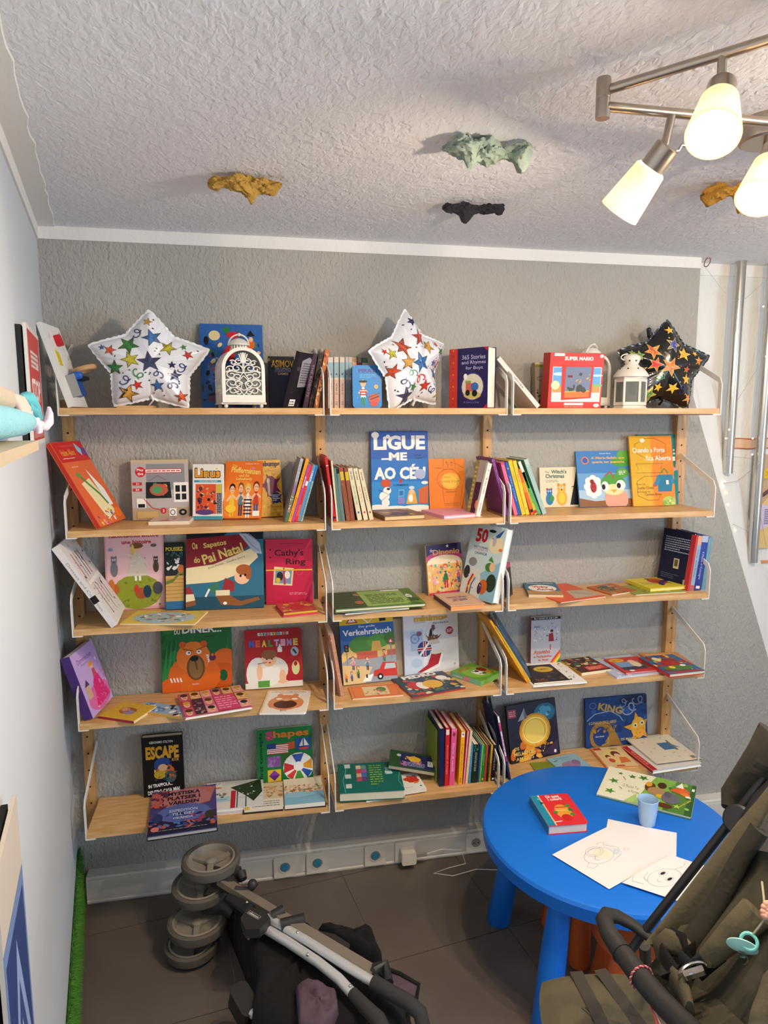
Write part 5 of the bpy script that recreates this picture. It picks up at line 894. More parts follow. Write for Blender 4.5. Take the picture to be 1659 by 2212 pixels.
flat(4, ('a', 800, 586), ('a', 1160, 550), ('a', 780, 425), .011, H('dcd8d0'), 'white picture book with a fir tree and red stripe, bottom shelf', lift=.0045, pages=W_,
     items=[('r', .5, 0, 1, 1, H('d8dad8')), ('l', [(.55, .0), (.55, .6)], .02, NV), ('l', [(.7, .0), (.7, .5)], .02, NV), ('l', [(.5, .35), (1, .35)], .012, H('8a98b8')), ('p', [(.42, .75), (.95, .98), (.98, .5), (.83, .18), (.7, .4)], H('2a3f22')), ('n', 4, 14, .55, .4, .92, .88, [W_, H('c8b060')], .02), ('r', .44, 0, .52, .62, H('c0202c')), ('p', [(.1, .25), (.43, .25), (.42, .42), (.14, .42)], H('a8ccdc')), ('n', 8, 12, .15, .4, .42, .55, [H('5a5a60'), H('8a7a70')], .04), ('r', .1, .82, .26, .98, W_), ('lines', .11, .84, .25, .96, 3, BK), ('r', .14, .74, .26, .79, OR), ('t', 'Dreambaby', .26, .32, .24, .05, H('4a6a80'), 0)])
# large magazine-format book lying over the shelf front
A_, B_, T_ = Pz(*K('a', 462, 742), ZS[4]+.017), Pz(*K('a', 884, 680), ZS[4]+.017), Pz(*K('a', 464, 478), ZS[4]+.017)
X, Y, N, w, h = axes(A_, B_, T_)
make_book('hardcover_book', 'large purple Swedish fact book overhanging the bottom shelf front', A_-N*.016, X, Y, N, w, h, .016, H('4a3f7a'), back=H('15151c'), pages=H('b8b4b4'), spine=H('1c1a28'),
          items=[('r', 0, 0, 1, .3, H('24203c')), ('p', [(0, .95), (.7, 1), (1, .95), (.9, .6), (.4, .5), (0, .7)], H('b86a6a')), ('e', .5, .75, .42, .22, H('b87878')), ('e', .5, .42, .4, .2, H('5a68a8')), ('n', 6, 70, 0, .12, 1, .4, [H('3a4a88'), H('8a3a5a'), H('1c1c38'), H('b85a4a'), H('4a78b8')], .04), ('n', 7, 30, 0, .55, .25, .98, [H('7a2a3a'), H('c85a50'), H('4a2a4a')], .05), ('e', .12, .35, .08, .1, H('2a3a6a')), ('e', .9, .3, .08, .09, H('3a3228')), ('e', .1, .12, .06, .05, H('d87a6a')),
                 ('t', 'MYSTISKA', .5, .88, .5, .085, H('1c1430'), .03), ('t', 'PLATSER I', .5, .765, .5, .085, H('1c1430'), .03), ('t', 'VÄRLDEN', .5, .66, .46, .095, H('1c1430'), .03), ('t', 'EXPEDITION', .5, .47, .42, .06, H('b8c0e8'), .03), ('t', 'TILL DET', .5, .39, .34, .055, H('b8c0e8'), .03), ('t', 'OKÄNDA', .5, .31, .3, .055, H('b8c0e8'), .03), ('lines', .1, .06, .85, .09, 1, GY)])

# ===== bottom tier, middle bay
flat(4, ('b', 410, 850), ('b', 720, 800), ('b', 380, 740), .006, H('e0dcd0'), 'thin white book at the bottom of the teal pile', name='booklet', hard=False)
flat(4, ('b', 700, 778), ('b', 892, 748), ('b', 640, 645), .012, H('e4e0d8'), 'white board book with an orange fox beside the big teal book', name='board_book', hard=False, pages=H('e8e0d0'), lift=.0065, items=[('n', 3, 9, .3, .45, .8, .85, [H('c8501e'), H('e08a3a'), H('c83a28')], .12), ('t', 'Der Herbst ist da', .3, .2, .4, .05, H('6a6a5a'), 0), ('e', .85, .2, .04, .03, BK)])
flat(4, ('b', 195, 788), ('b', 716, 760), ('b', 190, 556), .034, H('15665c'), 'big teal hardcover with a photo grid lying on the bottom shelf', name='hardcover_book', spine=H('0f544c'), pages=H('d8d0b8'), lift=.007,
     items=[('l', [(.1, 1), (.13, .75), (.07, .4), (.1, .0)], .012, H('5aa89c'))]+[('r', .11, y, .2, y+.14, H('c8d4d0')) for y in (.83, .47, .14)]+[('r', .29+.085*(i % 2), .36+.14*(i//2), .37+.085*(i % 2), .49+.14*(i//2), c) for i, c in enumerate([H('b84a5a'), H('6a3a7a'), H('d8a88a'), H('4a6ab0'), H('c83a48'), H('a858a0'), H('e0c8b0'), H('5a9a8a')])]+[('lines', .5, .2, .7, .92, 9, H('8ab83a')), ('p', [(.76, .55), (.86, .55), (.86, .8), (.76, .8)], H('7ab8ac')), ('t', 'Pablo', .81, .62, .12, .1, W_, .02), ('t', 'Neruda', .92, .72, .1, .07, H('8ac8bc'), .01), ('l', [(.98, .6), (.94, .3), (.99, .1)], .012, H('5aa89c'))], sitems=())
A_, B_, T_ = Pz(*K('b', 590, 600), ZS[4]+.052), Pz(*K('b', 955, 660), ZS[4]+.025), Pz(*K('b', 525, 458), ZS[4]+.08)
X, Y, N, w, h = axes(A_, B_, T_)
make_book('paperback', 'green and navy paperback tilted on top of the teal hardcover', A_-N*.016+V((0, 0, .018)), X, Y, N, w, h, .016, H('2c4a2a'), pages=H('b8b098'), hard=False, spine=H('3a5a34'),
          items=[('r', .24, .1, 1, .9, H('262a58')), ('n', 3, 16, .3, .35, .7, .8, [H('e0b02a'), H('c8803a'), H('8a5aa0')], .07), ('e', .55, .6, .14, .16, H('e2b43a')), ('lines', .3, .14, .78, .4, 5, H('a8a8c8')), ('r', .84, .3, .96, .6, W_), ('lines', .85, .33, .95, .58, 3, BK), ('e', .2, .72, .05, .08, H('b8b8b0')), ('n', 5, 9, .24, .15, .4, .4, [H('c86aa0')], .06)])
sp = [('b', 962, 988, 966, 285, H('8a9a2c'), 'olive green hardcover at the left of the upright row, bottom shelf', [('t', 'Le avventure', .4, .5, .5, .35, H('3a4a1a'), 0)], dict(y=-.17, depth=.14)),
      ('b', 992, 1030, 997, 275, H('1d2148'), 'dark navy hardcover in the upright row, bottom shelf', [('r', 0, 0, .0, 1, W_)]),
      ('b', 1034, 1066, 1044, 268, H('c8242c'), 'red hardcover in the upright row, bottom shelf', [('r', .03, .1, .12, .9, H('e0d8c8')), ('t', 'Racconti di magia', .55, .5, .5, .35, H('f0b0a0'), .0)]),
      ('b', 1070, 1112, 1092, 275, H('e0568a'), 'pink hardcover in the upright row, bottom shelf', [('e', .1, .5, .035, .25, H('7a3a20')), ('t', 'Storie di cavalli', .5, .5, .5, .38, H('f4c0d0'), .0), ('r', .0, .0, .04, 1, H('e87aa0'))]),
      ('b', 1142, 1174, 1168, 290, H('f0a81e'), 'bright yellow hardcover in the upright row, bottom shelf', [('r', .03, .15, .12, .85, W_), ('e', .07, .5, .02, .2, BL), ('t', "Il magico mondo", .5, .5, .5, .38, BR, .0), ('t', 'ELLE', .92, .5, .08, .4, BR)]),
      ('b', 1178, 1196, 1214, 292, H('c83a58'), 'thin crimson and white spine in the upright row, bottom shelf', [('r', 0, .3, 1, .6, H('e8d0c8'))]),
      ('b', 1198, 1218, 1238, 290, H('e2c49a'), 'cream spine with orange marks in the upright row, bottom shelf', [('n', 4, 12, .1, .1, .9, .9, [H('d87a3a'), H('c83a3a')], .15)]),
      ('b', 1222, 1240, 1246, 395, H('4a8ab0'), 'short blue spine in the upright row, bottom shelf', [('n', 4, 12, .1, .1, .9, .9, [H('8ac0d8')], .2)]),
      ('b', 1244, 1290, 1268, 400, H('1a2a22'), 'thick black-green paperback in the upright row, bottom shelf', [('t', 'ADVENTURE OF BEAR', .45, .5, .5, .35, H('a8b8a0'), .0), ('n', 5, 8, .0, .0, .2, 1, [H('2f7a4a')], .2)]),
      ('b', 1294, 1306, 1318, 402, H('2a4a88'), 'thin blue spine right of the black-green paperback', []),
      ('b', 1308, 1322, 1332, 404, H('6ab04a'), 'thin bright green spine in the upright row', []),
      ('b', 1326, 1342, 1346, 404, H('2f7a42'), 'green paperback spine in the upright row, bottom shelf', [('t', 'WORLD', .4, .5, .3, .4, H('a8d0a0'), 0), ('r', .9, 0, .94, 1, YL)]),
      ('b', 1344, 1362, 1366, 404, H('a84a2a'), 'rust brown spine in the upright row, bottom shelf', [('n', 4, 6, .1, .1, .9, .9, [H('c86a3a')], .2)]),
      ('b', 1366, 1380, 1388, 404, H('241e1c'), 'black spine with tan text in the upright row', [('t', 'MYSTERY HOUSE', .5, .5, .5, .4, H('a88a5a'), 0)]),
      ('b', 1382, 1398, 1406, 404, H('c89a3a'), 'ochre spine in the upright row, bottom shelf', [('r', .5, 0, .9, 1, H('a87a2a'))]),
      ('b', 1402, 1432, 1428, 404, H('1e1a20'), 'black paperback with white title at the end of the upright row', [('t', 'THE LEGEND OF BLUE', .45, .5, .5, .35, H('c8c0b8'), .0), ('e', .94, .5, .03, .3, W_)])]
spines(4, -.205, sp, depth=.17, group='upright books on the bottom middle shelf')

# ===== bottom tier, right bay
spines(4, -.215, [('c', 192, 206, 108, 215, H('24306a'), 'tall white and blue book with a pink marker drawing leaning left', [('r', 0, 0, .16, 1, W_), ('r', .1, .1, .24, .9, H('e0406a')), ('r', .24, .1, .62, .9, H('e8c8d8')), ('t', 'FUNKY', .44, .5, .25, .6, H('c83a8a'), .02), ('r', .62, .1, .7, .9, H('b03a90'))])], depth=.17)
leanright(4, ('c', 176, 600), ('c', 150, 470), ('c', 62, 90), -.2, .01, H('1a1a1e'), 'tall black book leaning far left behind the bracket, bottom shelf right', y2=-.05)
stand(4, ('c', 206, 550), ('c', 543, 474), ('c', 150, 155), .01, H('1c1a2c'), 'dark picture book with a glowing golden swirl, bottom shelf right', name='picture_book',
      items=[('n', 5, 30, 0, .3, 1, 1, [H('141424'), H('241c3c'), H('2c1e30')], .08), ('e', .76, .78, .22, .16, H('1f6a88')), ('e', .76, .8, .14, .1, H('4a9ab4')), ('n', 4, 8, .62, .7, .92, .92, [H('8ac0d0'), H('2a5a78')], .04), ('r', .02, .78, .18, .92, H('a83a48')), ('lines', .04, .8, .16, .9, 3, H('e8b0b0')), ('n', 6, 16, .0, .0, .6, .3, [H('e8962a'), H('c86a1e'), H('f0b03a')], .1), ('e', .53, .5, .32, .3, H('d8901e')), ('e', .53, .5, .28, .27, H('e8b02a')), ('e', .52, .48, .2, .21, H('f2d060')), ('o', .53, .5, .24, .22, .02, H('f8e090')), ('p', [(.2, .7), (.35, .92), (.33, .72), (.4, .74)], H('9a9aa8')),
             ('n', 8, 20, .45, .1, .85, .26, [H('e8a83a'), H('c8782a')], .02), ('p', [(.6, .05), (.95, .02), (.98, .3), (.85, .2)], H('3a2440')), ('t', 'OS', .13, .24, .1, .055, H('f0d070'), .01), ('t', 'MELHORES', .28, .15, .42, .065, H('f0d070'), .01), ('t', 'AMIGOS', .28, .06, .36, .06, H('f0d070'), .01), ('e', .9, .07, .025, .03, W_)])
stand(4, ('c', 722, 432), ('c', 1145, 345), ('c', 738, 98), .012, H('1f3f78'), 'deep blue picture book of a golden seahorse tail, bottom shelf right',
      items=[('n', 5, 40, 0, 0, 1, 1, [H('24488a'), H('1a3568'), H('2f5898')], .07), ('e', .8, .9, .25, .12, H('1c2440')), ('q', .72, .72, .2, H('8a98b8'), .5), ('q', .86, .88, .16, H('6a78a0'), .1), ('q', .62, .86, .12, H('7a88b0'), 1.0), ('o', .12, .85, .05, .06, .008, H('7a98c8')), ('l', [(.02, .55), (.15, .68), (.4, .72), (.55, .6), (.6, .5)], .02, H('8aa0c0')),
             ('e', .26, .22, .2, .3, H('9a7434')), ('e', .24, .22, .13, .2, H('1c3a78')), ('p', [(.3, .1), (.42, .02), (.58, .0), (.45, .35)], H('9a7434')), ('l', [(.25, .03), (.36, .08), (.36, .2)], .03, H('b08a44')), ('n', 4, 30, .1, .3, .5, .48, [H('b88a3a'), H('7a5a28')], .03), ('t', 'KING', .4, .77, .4, .15, H('b89a5a'), .04, -.25), ('t', 'il CAVALLO DEGLI ABISSI', .27, .5, .44, .06, H('c8b078'), .02), ('t', 'DI MARE', .68, .12, .24, .05, H('d8c890'), .02), ('t', 'Sabina Colloredo', .22, .22, .14, .03, W_, 0),
             ('s', .85, .33, .33, H('e09a2a'), .2), ('e', .85, .33, .12, .22, H('e8a83a')), ('e', .8, .38, .035, .05, H('d8dca0')), ('e', .91, .42, .035, .05, H('d8dca0')), ('e', .8, .38, .014, .02, BK), ('e', .91, .42, .014, .02, BK), ('n', 3, 9, .78, .12, .95, .3, [H('c87a1e')], .02)])
flat(4, ('c', 385, 612), ('c', 560, 600), ('c', 400, 530), .005, H('7a8a2c'), 'olive green booklet partly hidden by the blue table edge', name='booklet', hard=False)
flat(4, ('c', 560, 600), ('c', 760, 560), ('c', 436, 508), .006, H('8fb4c4'), 'pale blue booklet with a mauve rhinoceros, bottom shelf right', name='booklet', hard=False, lift=.0055, items=[('e', .5, .35, .3, .24, H('9a7a9a')), ('e', .72, .45, .13, .16, H('8a6a8a')), ('t', 'Il rinoceronte', .45, .85, .5, .1, H('4a7a9a'), 0), ('l', [(.1, .7), (.25, .75)], .03, H('2a4a3a')), ('t', 'in piscina', .55, .7, .35, .08, H('4a7a9a'), 0)])
flat(4, ('c', 860, 565), ('c', 1082, 552), ('c', 658, 438), .009, H('e0c088'), 'cream and orange book of a mother and child, bottom shelf right', spine=H('d86a2a'), pages=H('e0802a'), items=[('r', 0, .0, .04, 1, H('d8642a')), ('r', .05, .85, .3, .97, H('b83a28')), ('t', 'teatro', .7, .9, .24, .1, H('5a4a2a'), .01), ('e', .55, .5, .35, .35, H('e8cc7a')), ('e', .62, .62, .14, .15, H('6a3a20')), ('e', .64, .52, .1, .12, SK), ('p', [(.55, .15), (.9, .2), (.85, .45), (.65, .45)], H('d8743a')), ('e', .32, .5, .08, .09, H('6a3a20')), ('e', .34, .42, .07, .08, SK), ('e', .35, .3, .09, .1, H('c84a3a')), ('r', .35, .0, .6, .06, H('c83a28'))])
flat(4, ('c', 1180, 588), ('c', 1518, 536), ('c', 962, 426), .015, H('d8d4cc'), 'red-spined white hardcover under the large card, bottom shelf right', name='hardcover_book', spine=H('b81e24'), back=W_, pages=W_, items=[('r', 0, 0, .1, 1, H('b81e24')), ('t', 'storia', .05, .5, .5, .06, H('e88a7a'), .02, PI/2)])
flat(4, ('c', 1210, 543), ('c', 1516, 506), ('c', 970, 366), .005, H('dcd2bc'), 'large cream card folder with a blue square lying on top', name='card_folder', cat='folder', hard=False, lift=.017, pages=H('3a3a3a'), items=[('p', [(.5, .42), (.78, .42), (.78, .68), (.5, .68)], H('3f6f9c')), ('p', [(.74, .38), (.8, .38), (.8, .76), (.76, .76)], H('6a6e68')), ('p', [(.78, .62), (.9, .45), (.78, .5)], H('5a88a8'))]+[('l', [(x, y), (x+.06, y+.012)], .012, H('8a8a7a')) for x, y in ((.2, .75), (.3, .5), (.35, .9), (.3, .2), (.6, .15), (.7, .85), (.15, .4), (.6, .3), (.85, .3))]+[('r', .84, .05, .93, .14, H('8a8270'))])

# ------------------------------------------------------------------ foil star balloons
def balloon(label, O, yaw, R, thick, basecol, dark, tilt=0.0, seed=1, sx=1.0):
    X = V((math.cos(yaw), math.sin(yaw), 0)); N = V((math.sin(yaw), -math.cos(yaw), 0)); Z = V((0, 0, 1))
    M = frame(O, X, Z, N)@Matrix.Diagonal((sx, 1, 1, 1))@Matrix.Rotation(tilt, 4, 'Z')
    t = thing('star_balloon', label, 'balloon', M=M, group='printed foil star balloons')
    rot0 = PI/2
    def rad(a):
        p = ((a-rot0) % (2*PI/5))/(2*PI/5); d = abs(p-.5)*2      # 1 at a tip, 0 between tips
        al = PI/5
        r_in = .655; x = (1-d)*al
        # straight star edge between tip and notch, rounded
        denom = math.sin(x)*(1-r_in*math.cos(al))+r_in*math.sin(al)*math.cos(x)
        rr = r_in*math.sin(al)/denom
        return R*(rr*.97+.03*(.5-.5*math.cos(PI*d)))*(.985 if d > .97 else 1)
    R_ = random.Random(seed); ph = [R_.uniform(0, 6) for _ in range(4)]
    def hgt(x, y):
        r = math.hypot(x, y); a = math.atan2(y, x); s = min(r/rad(a), 1)
        base = thick*(1-s**2.2)**.62
        d = abs(((a-rot0) % (2*PI/5))/(2*PI/5)-.5)*2
        wr = (math.sin(a*46+ph[0])*.5+math.sin(a*31+ph[1])*.5)*.0030*s**5*(1-s)*7*(1-.4*d)
        crease = 0
        crease2 = -.10*thick*math.exp(-(d)**2/.05)*(s**3)*(1-s**8)
        return base*(1-.25*s*(1-d))+wr+crease2
    m = MB(); nr, na = 20, 220
    for side in (1, -1):
        vs = [(0, 0, side*hgt(0, 0))]; fs = []
        for i in range(1, nr+1):
            s = (i/nr)**.8
            for k in range(na):
                a = 2*PI*k/na; r = rad(a)*s
                x, y = r*math.cos(a), r*math.sin(a); vs.append((x, y, side*(hgt(x, y) if i < nr else 0)))
        for k in range(na): fs.append((0, 1+k, 1+(k+1) % na))
        for i in range(nr-1):
            for k in range(na): fs.append((1+i*na+k, 1+(i+1)*na+k, 1+(i+1)*na+(k+1) % na, 1+i*na+(k+1) % na))
        m.add(vs, fs, basecol)
    # flat welded seam
    vs = []; fs = []
    for k in range(na):
        a = 2*PI*k/na; r = rad(a)
        w = .008+.0015*math.sin(a*60)
        vs += [(r*math.cos(a), r*math.sin(a), 0.0004), ((r+w)*math.cos(a), (r+w)*math.sin(a), .0015*math.sin(a*37))]
    for k in range(na): j = (k+1) % na; fs.append((2*k, 2*k+1, 2*j+1, 2*j))
    sm = MB(); sm.add(vs, fs, basecol)
    mm = mat('black_foil' if dark else 'white_foil', basecol, .22 if dark else .3, attr=True, coat=.6, bump=[(30, .0015, (1, 1, 1))])
    b = m.build('body', mm, t, smooth='all'); sm.build('seam', mm, t)
    pc = mat('foil_print', rough=.3, attr=True, coat=.4)
    cols = [H('d83a3a'), H('e8b030'), H('e8702a'), H('2f8a4a'), H('e8b83a'), H('2f4aa0')] if dark else [H('c8342c'), H('d8a040'), H('2f8a3a'), H('23305a'), H('d8562a'), H('2a6aa8'), H('c8c030')]
    items = []
    places = []
    for k, (x, y, q) in enumerate([(0, .02, .17), (.3, .3, .12), (-.33, .33, .15), (.05, .48, .14), (-.02, .78, .07), (-.62, .22, .09), (.62, .18, .08), (.4, -.22, .1), (-.3, .05, .13), (-.56, -.1, .12), (.12, -.42, .1), (-.36, -.58, .15), (.5, -.62, .1), (-.2, -.42, .08), (.36, -.02, .06), (-.05, .3, .0), (.55, .33, .05), (-.75, .27, .05)]):
        if q and math.hypot(x, y) < rad(math.atan2(y, x))/R*.93:
            places.append((x, y, q)); items.append(('s', x, y, q*1.1, cols[(k*(5 if dark else 3)+seed) % len(cols)], R_.uniform(-.5, .5), H('e8c860') if dark else H('3a2a20')))
    for k in range(300):
        x, y = R_.uniform(-.8, .8), R_.uniform(-.8, .85)
        q = R_.uniform(.10, .15)
        if math.hypot(x, y) > rad(math.atan2(y, x))/R*.9-q*.6 or min([math.hypot(x-a, y-b)-c_ for a, b, c_ in places] or [1]) < q*.75: continue
        places.append((x, y, q*.8)); items.append(('q', x, y, q, R_.choice([H('c8342c'), H('2f8a4a'), H('232d6a'), H('e8562a')]), R_.uniform(0, 6)))
    for k in range(110):
        x, y = R_.uniform(-.95, .95), R_.uniform(-.95, .98)
        if math.hypot(x, y) > rad(math.atan2(y, x))/R*.95 or min([math.hypot(x-a, y-b)-c_ for a, b, c_ in places] or [1]) < .02: continue
        items.append(('e', x, y, .018, .009, R_.choice([BK, H('3a3a3a')]) if not dark else R_.choice([W_, H('d84a3a'), H('e8c040')]), R_.uniform(0, 3)))
    A, T = art(items, R, R, lambda x, y, e: (x, y, hgt(x, y)+.0009+e*.6), clamp=False)
    tag(A.build('star_print', pc, t), kind='stuff')
    m = MB(); m.tube([(0, -R*.60, 0), (.005, -R*.70, .004), (-.004, -R*.78, -.002)], [(.012, .006), (.007, .003), (.012, .002)], 8, basecol); m.build('filling_neck', mm, t, smooth=True)
    return t
zs = ZS[0]
balloon('white confetti star balloon facing forward at the left end of the top shelf', V((.262, -.15, zs+.142)), .05, .166, .05, H('e6e8ee'), False, -.02, 3, 1.15)
balloon('white confetti star balloon turned sideways, on the middle of the top shelf', V((1.125, -.15, zs+.152)), .5, .182, .062, H('e6e8ee'), False, .12, 5)
balloon('black foil star balloon on the right end of the top shelf', V((2.135, -.105, zs+.153)), .0, .178, .05, H('08080a'), True, -.04, 8, 1.13)
m = MB(); R = random.Random(2); pt = Py(*K('3', 955, 200), -.1); p = pt.copy(); pts = [p.copy()]
for i in range(8): p = p+V((.008, R.uniform(-.006, .006), -.009)); pts.append(p.copy())
m.tube(pts, [.007+.006*((i*7) % 3)/2 for i in range(9)], 8)
for i in range(5): m.ball(pts[i]+V((R.uniform(-.008, .008), 0, R.uniform(-.008, .008))), .009, 8, 5)
tag(m.build('ribbon_knot', M_BLACK, smooth=True), 'small crumpled black ribbon knot above the black star balloon', 'ribbon')

# ------------------------------------------------------------------ arched white lantern
M_LAN = mat('cream_lacquer', H('e6e1d6'), .4); M_CAND = mat('candle_wax', H('d8d4bc'), .6); M_GL2 = mat('lantern_glass', (.75, .78, .76), .08, trans=.75, ior=1.05)
def spiral(cx, cy, r, a0, turns, sgn=1, n=16):
    return [(cx+r*(1-.72*i/n)*math.cos(a0+sgn*turns*2*PI*i/n), cy+r*(1-.72*i/n)*math.sin(a0+sgn*turns*2*PI*i/n)) for i in range(n+1)]
def arch_lantern(label, O, yaw, W2, Hh, D, grille=True):
    X = V((math.cos(yaw), math.sin(yaw), 0)); Yb = V((-math.sin(yaw), math.cos(yaw), 0))
    t = thing('arched_lantern', label, 'lantern', M=frame(O, X, Yb, V((0, 0, 1))))
    # local: x right, y back, z up; front face at y=0
    w = W2; zb = .014; rs = w-.002; hs = Hh-rs   # spring line of the arch
    def arch_pts(ww, z0, z1, n=16): return [(-ww, z0)]+[(-ww*math.cos(PI*i/n), z1+ww*1.0*math.sin(PI*i/n)) for i in range(n+1)]+[(ww, z0)]
    def ring(y0, y1, wo, wi, z0o, z0i, zs_):
        a = arch_pts(wo, z0o, zs_); b = arch_pts(wi, z0i, zs_); n = len(a); mb = MB()
        vs = [(x, y0, z) for x, z in a]+[(x, y0, z) for x, z in b]+[(x, y1, z) for x, z in a]+[(x, y1, z) for x, z in b]
        fs = []
        for i in range(n):
            j = (i+1) % n
            fs += [(i, j, n+j, n+i), (2*n+i, 3*n+i, 3*n+j, 2*n+j), (i, 2*n+i, 2*n+j, j), (n+i, n+j, 3*n+j, 3*n+i)]
        mb.add(vs, fs); return mb
    zsp = zb+hs
    d = ring(-.004, .003, w, w-.011, zb, zb+.028, zsp)
    for k in range(3): d.box((-w+.014, -.0055, zb+.008+.006*k), (w-.014, -.004, zb+.0105+.006*k))
    door = d.build('door', M_LAN, t)
    ring(D-.003, D, w, w-.011, zb, zb+.028, zsp).build('back_frame', M_LAN, t)
    g = MB()
    wi = w-.011
    if grille:
        S = wi/.06
        def cur(pts, r=.0021):
            for sx in (1, -1):
                g.tube([(sx*x*S, -.0005, zb+.028+z*S) for x, z in pts], r*S, 6)
        Hi = (zsp-(zb+.028))/S
        for (cx, cz, r, a0, tn, sg) in [(.034, .018, .017, PI*.9, 1.2, -1), (.018, .012, .012, PI*.5, 1.1, 1), (.038, .052, .021, -PI*.5, 1.25, 1), (.018, .048, .015, PI, 1.2, -1), (.04, .088, .018, PI*.6, 1.2, -1), (.02, .08, .015, -PI*.4, 1.2, 1), (.022, .118, .018, PI, 1.25, -1), (.042, .115, .014, 0, 1.1, 1), (.014, .148, .013, PI*.5, 1.2, -1), (.034, .142, .012, PI*.2, 1.1, 1)]:
            k = Hi/.115
            pts = [(min(abs(x), .059) if x > 0 else 0.0, z*k) for x, z in spiral(cx, cz, r, a0, tn, sg)]
            pts = [(x, z) for x, z in pts if (z < Hi or (x*S)**2+((z-Hi)*S)**2 < (wi)**2)]
            if len(pts) > 3: cur(pts)
        k = Hi/.115
        cur([(.0, .0), (.012, .02*k), (.006, .045*k), (.016, .07*k), (.002, .1*k), (.002, Hi+.052)], .0019); cur([(.06, .01), (.045, .03*k), (.02, .035*k), (0, .02*k)]); cur([(.06, .065*k), (.04, .072*k), (.016, .064*k), (0, .085*k)]); cur([(.058, .1*k), (.044, .108*k), (.02, .1*k), (0, .098*k)])
        for a in (-.5, -.25, 0, .25, .5): g.tube([(0, -.0005, zb+.028+(Hi+.012)*S), (math.sin(a)*.03*S, -.0005, zb+.028+(Hi+.012+.042*math.cos(a))*S)], .0022*S, 6)
        g.build('grille', M_LAN, door, smooth=True)
        s_ = MB()
        for sx in (-1, 1):
            s_.box((sx*w-.0015, .003, zb), (sx*w+.0015, .012, zsp)); s_.box((sx*w-.0015, D-.012, zb), (sx*w+.0015, D-.003, zsp)); s_.box((sx*w-.0015, .003, zb), (sx*w+.0015, D-.003, zb+.03)); s_.box((sx*w-.0015, .003, zsp-.03), (sx*w+.0015, D-.003, zsp))
            for q in range(5):
                cy = .02+(D-.04)*q/4
                for zz in (.3, .55, .8):
                    s_.tube([(sx*w, cy+.006*math.sin(a), zb+.03+(zsp-zb-.06)*zz*1.0-.02+.018*math.sin(a/2)*math.cos(a)+a*.006) for a in [i*.8 for i in range(8)]], .0016, 5)
        s_.build('side_screen', M_LAN, t)
    else:
        s_ = MB()
        for sx in (-1, 1): s_.box((sx*w-.0015, .003, zb), (sx*w+.0015, D-.003, zsp))
        s_.build('side_panel', M_LAN, t)
    b = MB(); b.box((-w+.002, .002, zb), (w-.002, D-.002, zb+.01)); b.box((-w-.003, -.004, zb-.002), (w+.003, D+.002, zb+.004)); b.build('base', M_LAN, t)
    rf = MB(); n = 18; vs = []
    for i in range(n+1):
        a = PI*i/n
        for rr in (w-.001, w-.0035):
            for y in (.003, D-.003): vs.append((-rr*math.cos(a), y, zsp+rr*math.sin(a)))
    fs = []
    for i in range(n):
        q = 4*i; fs += [(q, q+1, q+5, q+4), (q+2, q+6, q+7, q+3), (q, q+4, q+6, q+2), (q+1, q+3, q+7, q+5)]
    rf.add(vs, fs); rf.build('roof', M_LAN, t, smooth=35)
    gp = MB(); gp.box((-wi, .004, zb+.028), (wi, .0052, zsp)); gl = gp.build('glass_pane', M_GL2, t)
    ft = MB()
    for sx in (-1, 1):
        for y in (.006, D-.01):
            f = MB(); f.ball((sx*(w-.012), y, .007), .007, 12, 8); f.build('foot', M_LAN, t, smooth=True)
    cp = MB(); zc = zsp+w-.004
    cp.lathe([(.030, 0), (.030, .004), (.028, .004), (.028, .0045)], c=(0, D/2, zc-.002), n=24)
    for k in range(16): a = 2*PI*k/16; cp.box((.025*math.cos(a)-.0018, D/2+.025*math.sin(a)-.0018, zc), (.025*math.cos(a)+.0018, D/2+.025*math.sin(a)+.0018, zc+.016))
    cp.lathe([(.036, .014), (.036, .017), (.031, .024), (.021, .032), (.008, .037), (.001, .038)], c=(0, D/2, zc), n=28)
    cp.lathe([(.019, 0), (.019, .015)], c=(0, D/2, zc), n=20)
    cp.build('vent_cap', M_LAN, t, smooth=35)
    h = MB(); h.tube([(.034*math.cos(a), D/2-.012*math.sin(a), zc+.014+.034*math.sin(a)) for a in [PI*i/14 for i in range(15)]], .0025, 8); h.ball((0, D/2-.012, zc+.048), .0055, 10, 7); h.build('handle', M_LAN, t, smooth=True)
    c = MB(); c.lathe([(.026, 0), (.026, .075), (.02, .077), (.001, .074)], c=(.012, D/2, zb+.011), n=24); c.build('candle', M_CAND, t, smooth=35)
    return t
arch_lantern('white arched lantern with a scrollwork door beside the blue storybook', V((.556, -.225, ZS[0])), .20, .0695, .178, .125)
arch_lantern('plain white arched lantern mostly hidden behind the red gift box', V((1.872, -.12, ZS[0])), .5, .055, .18, .10, grille=False)
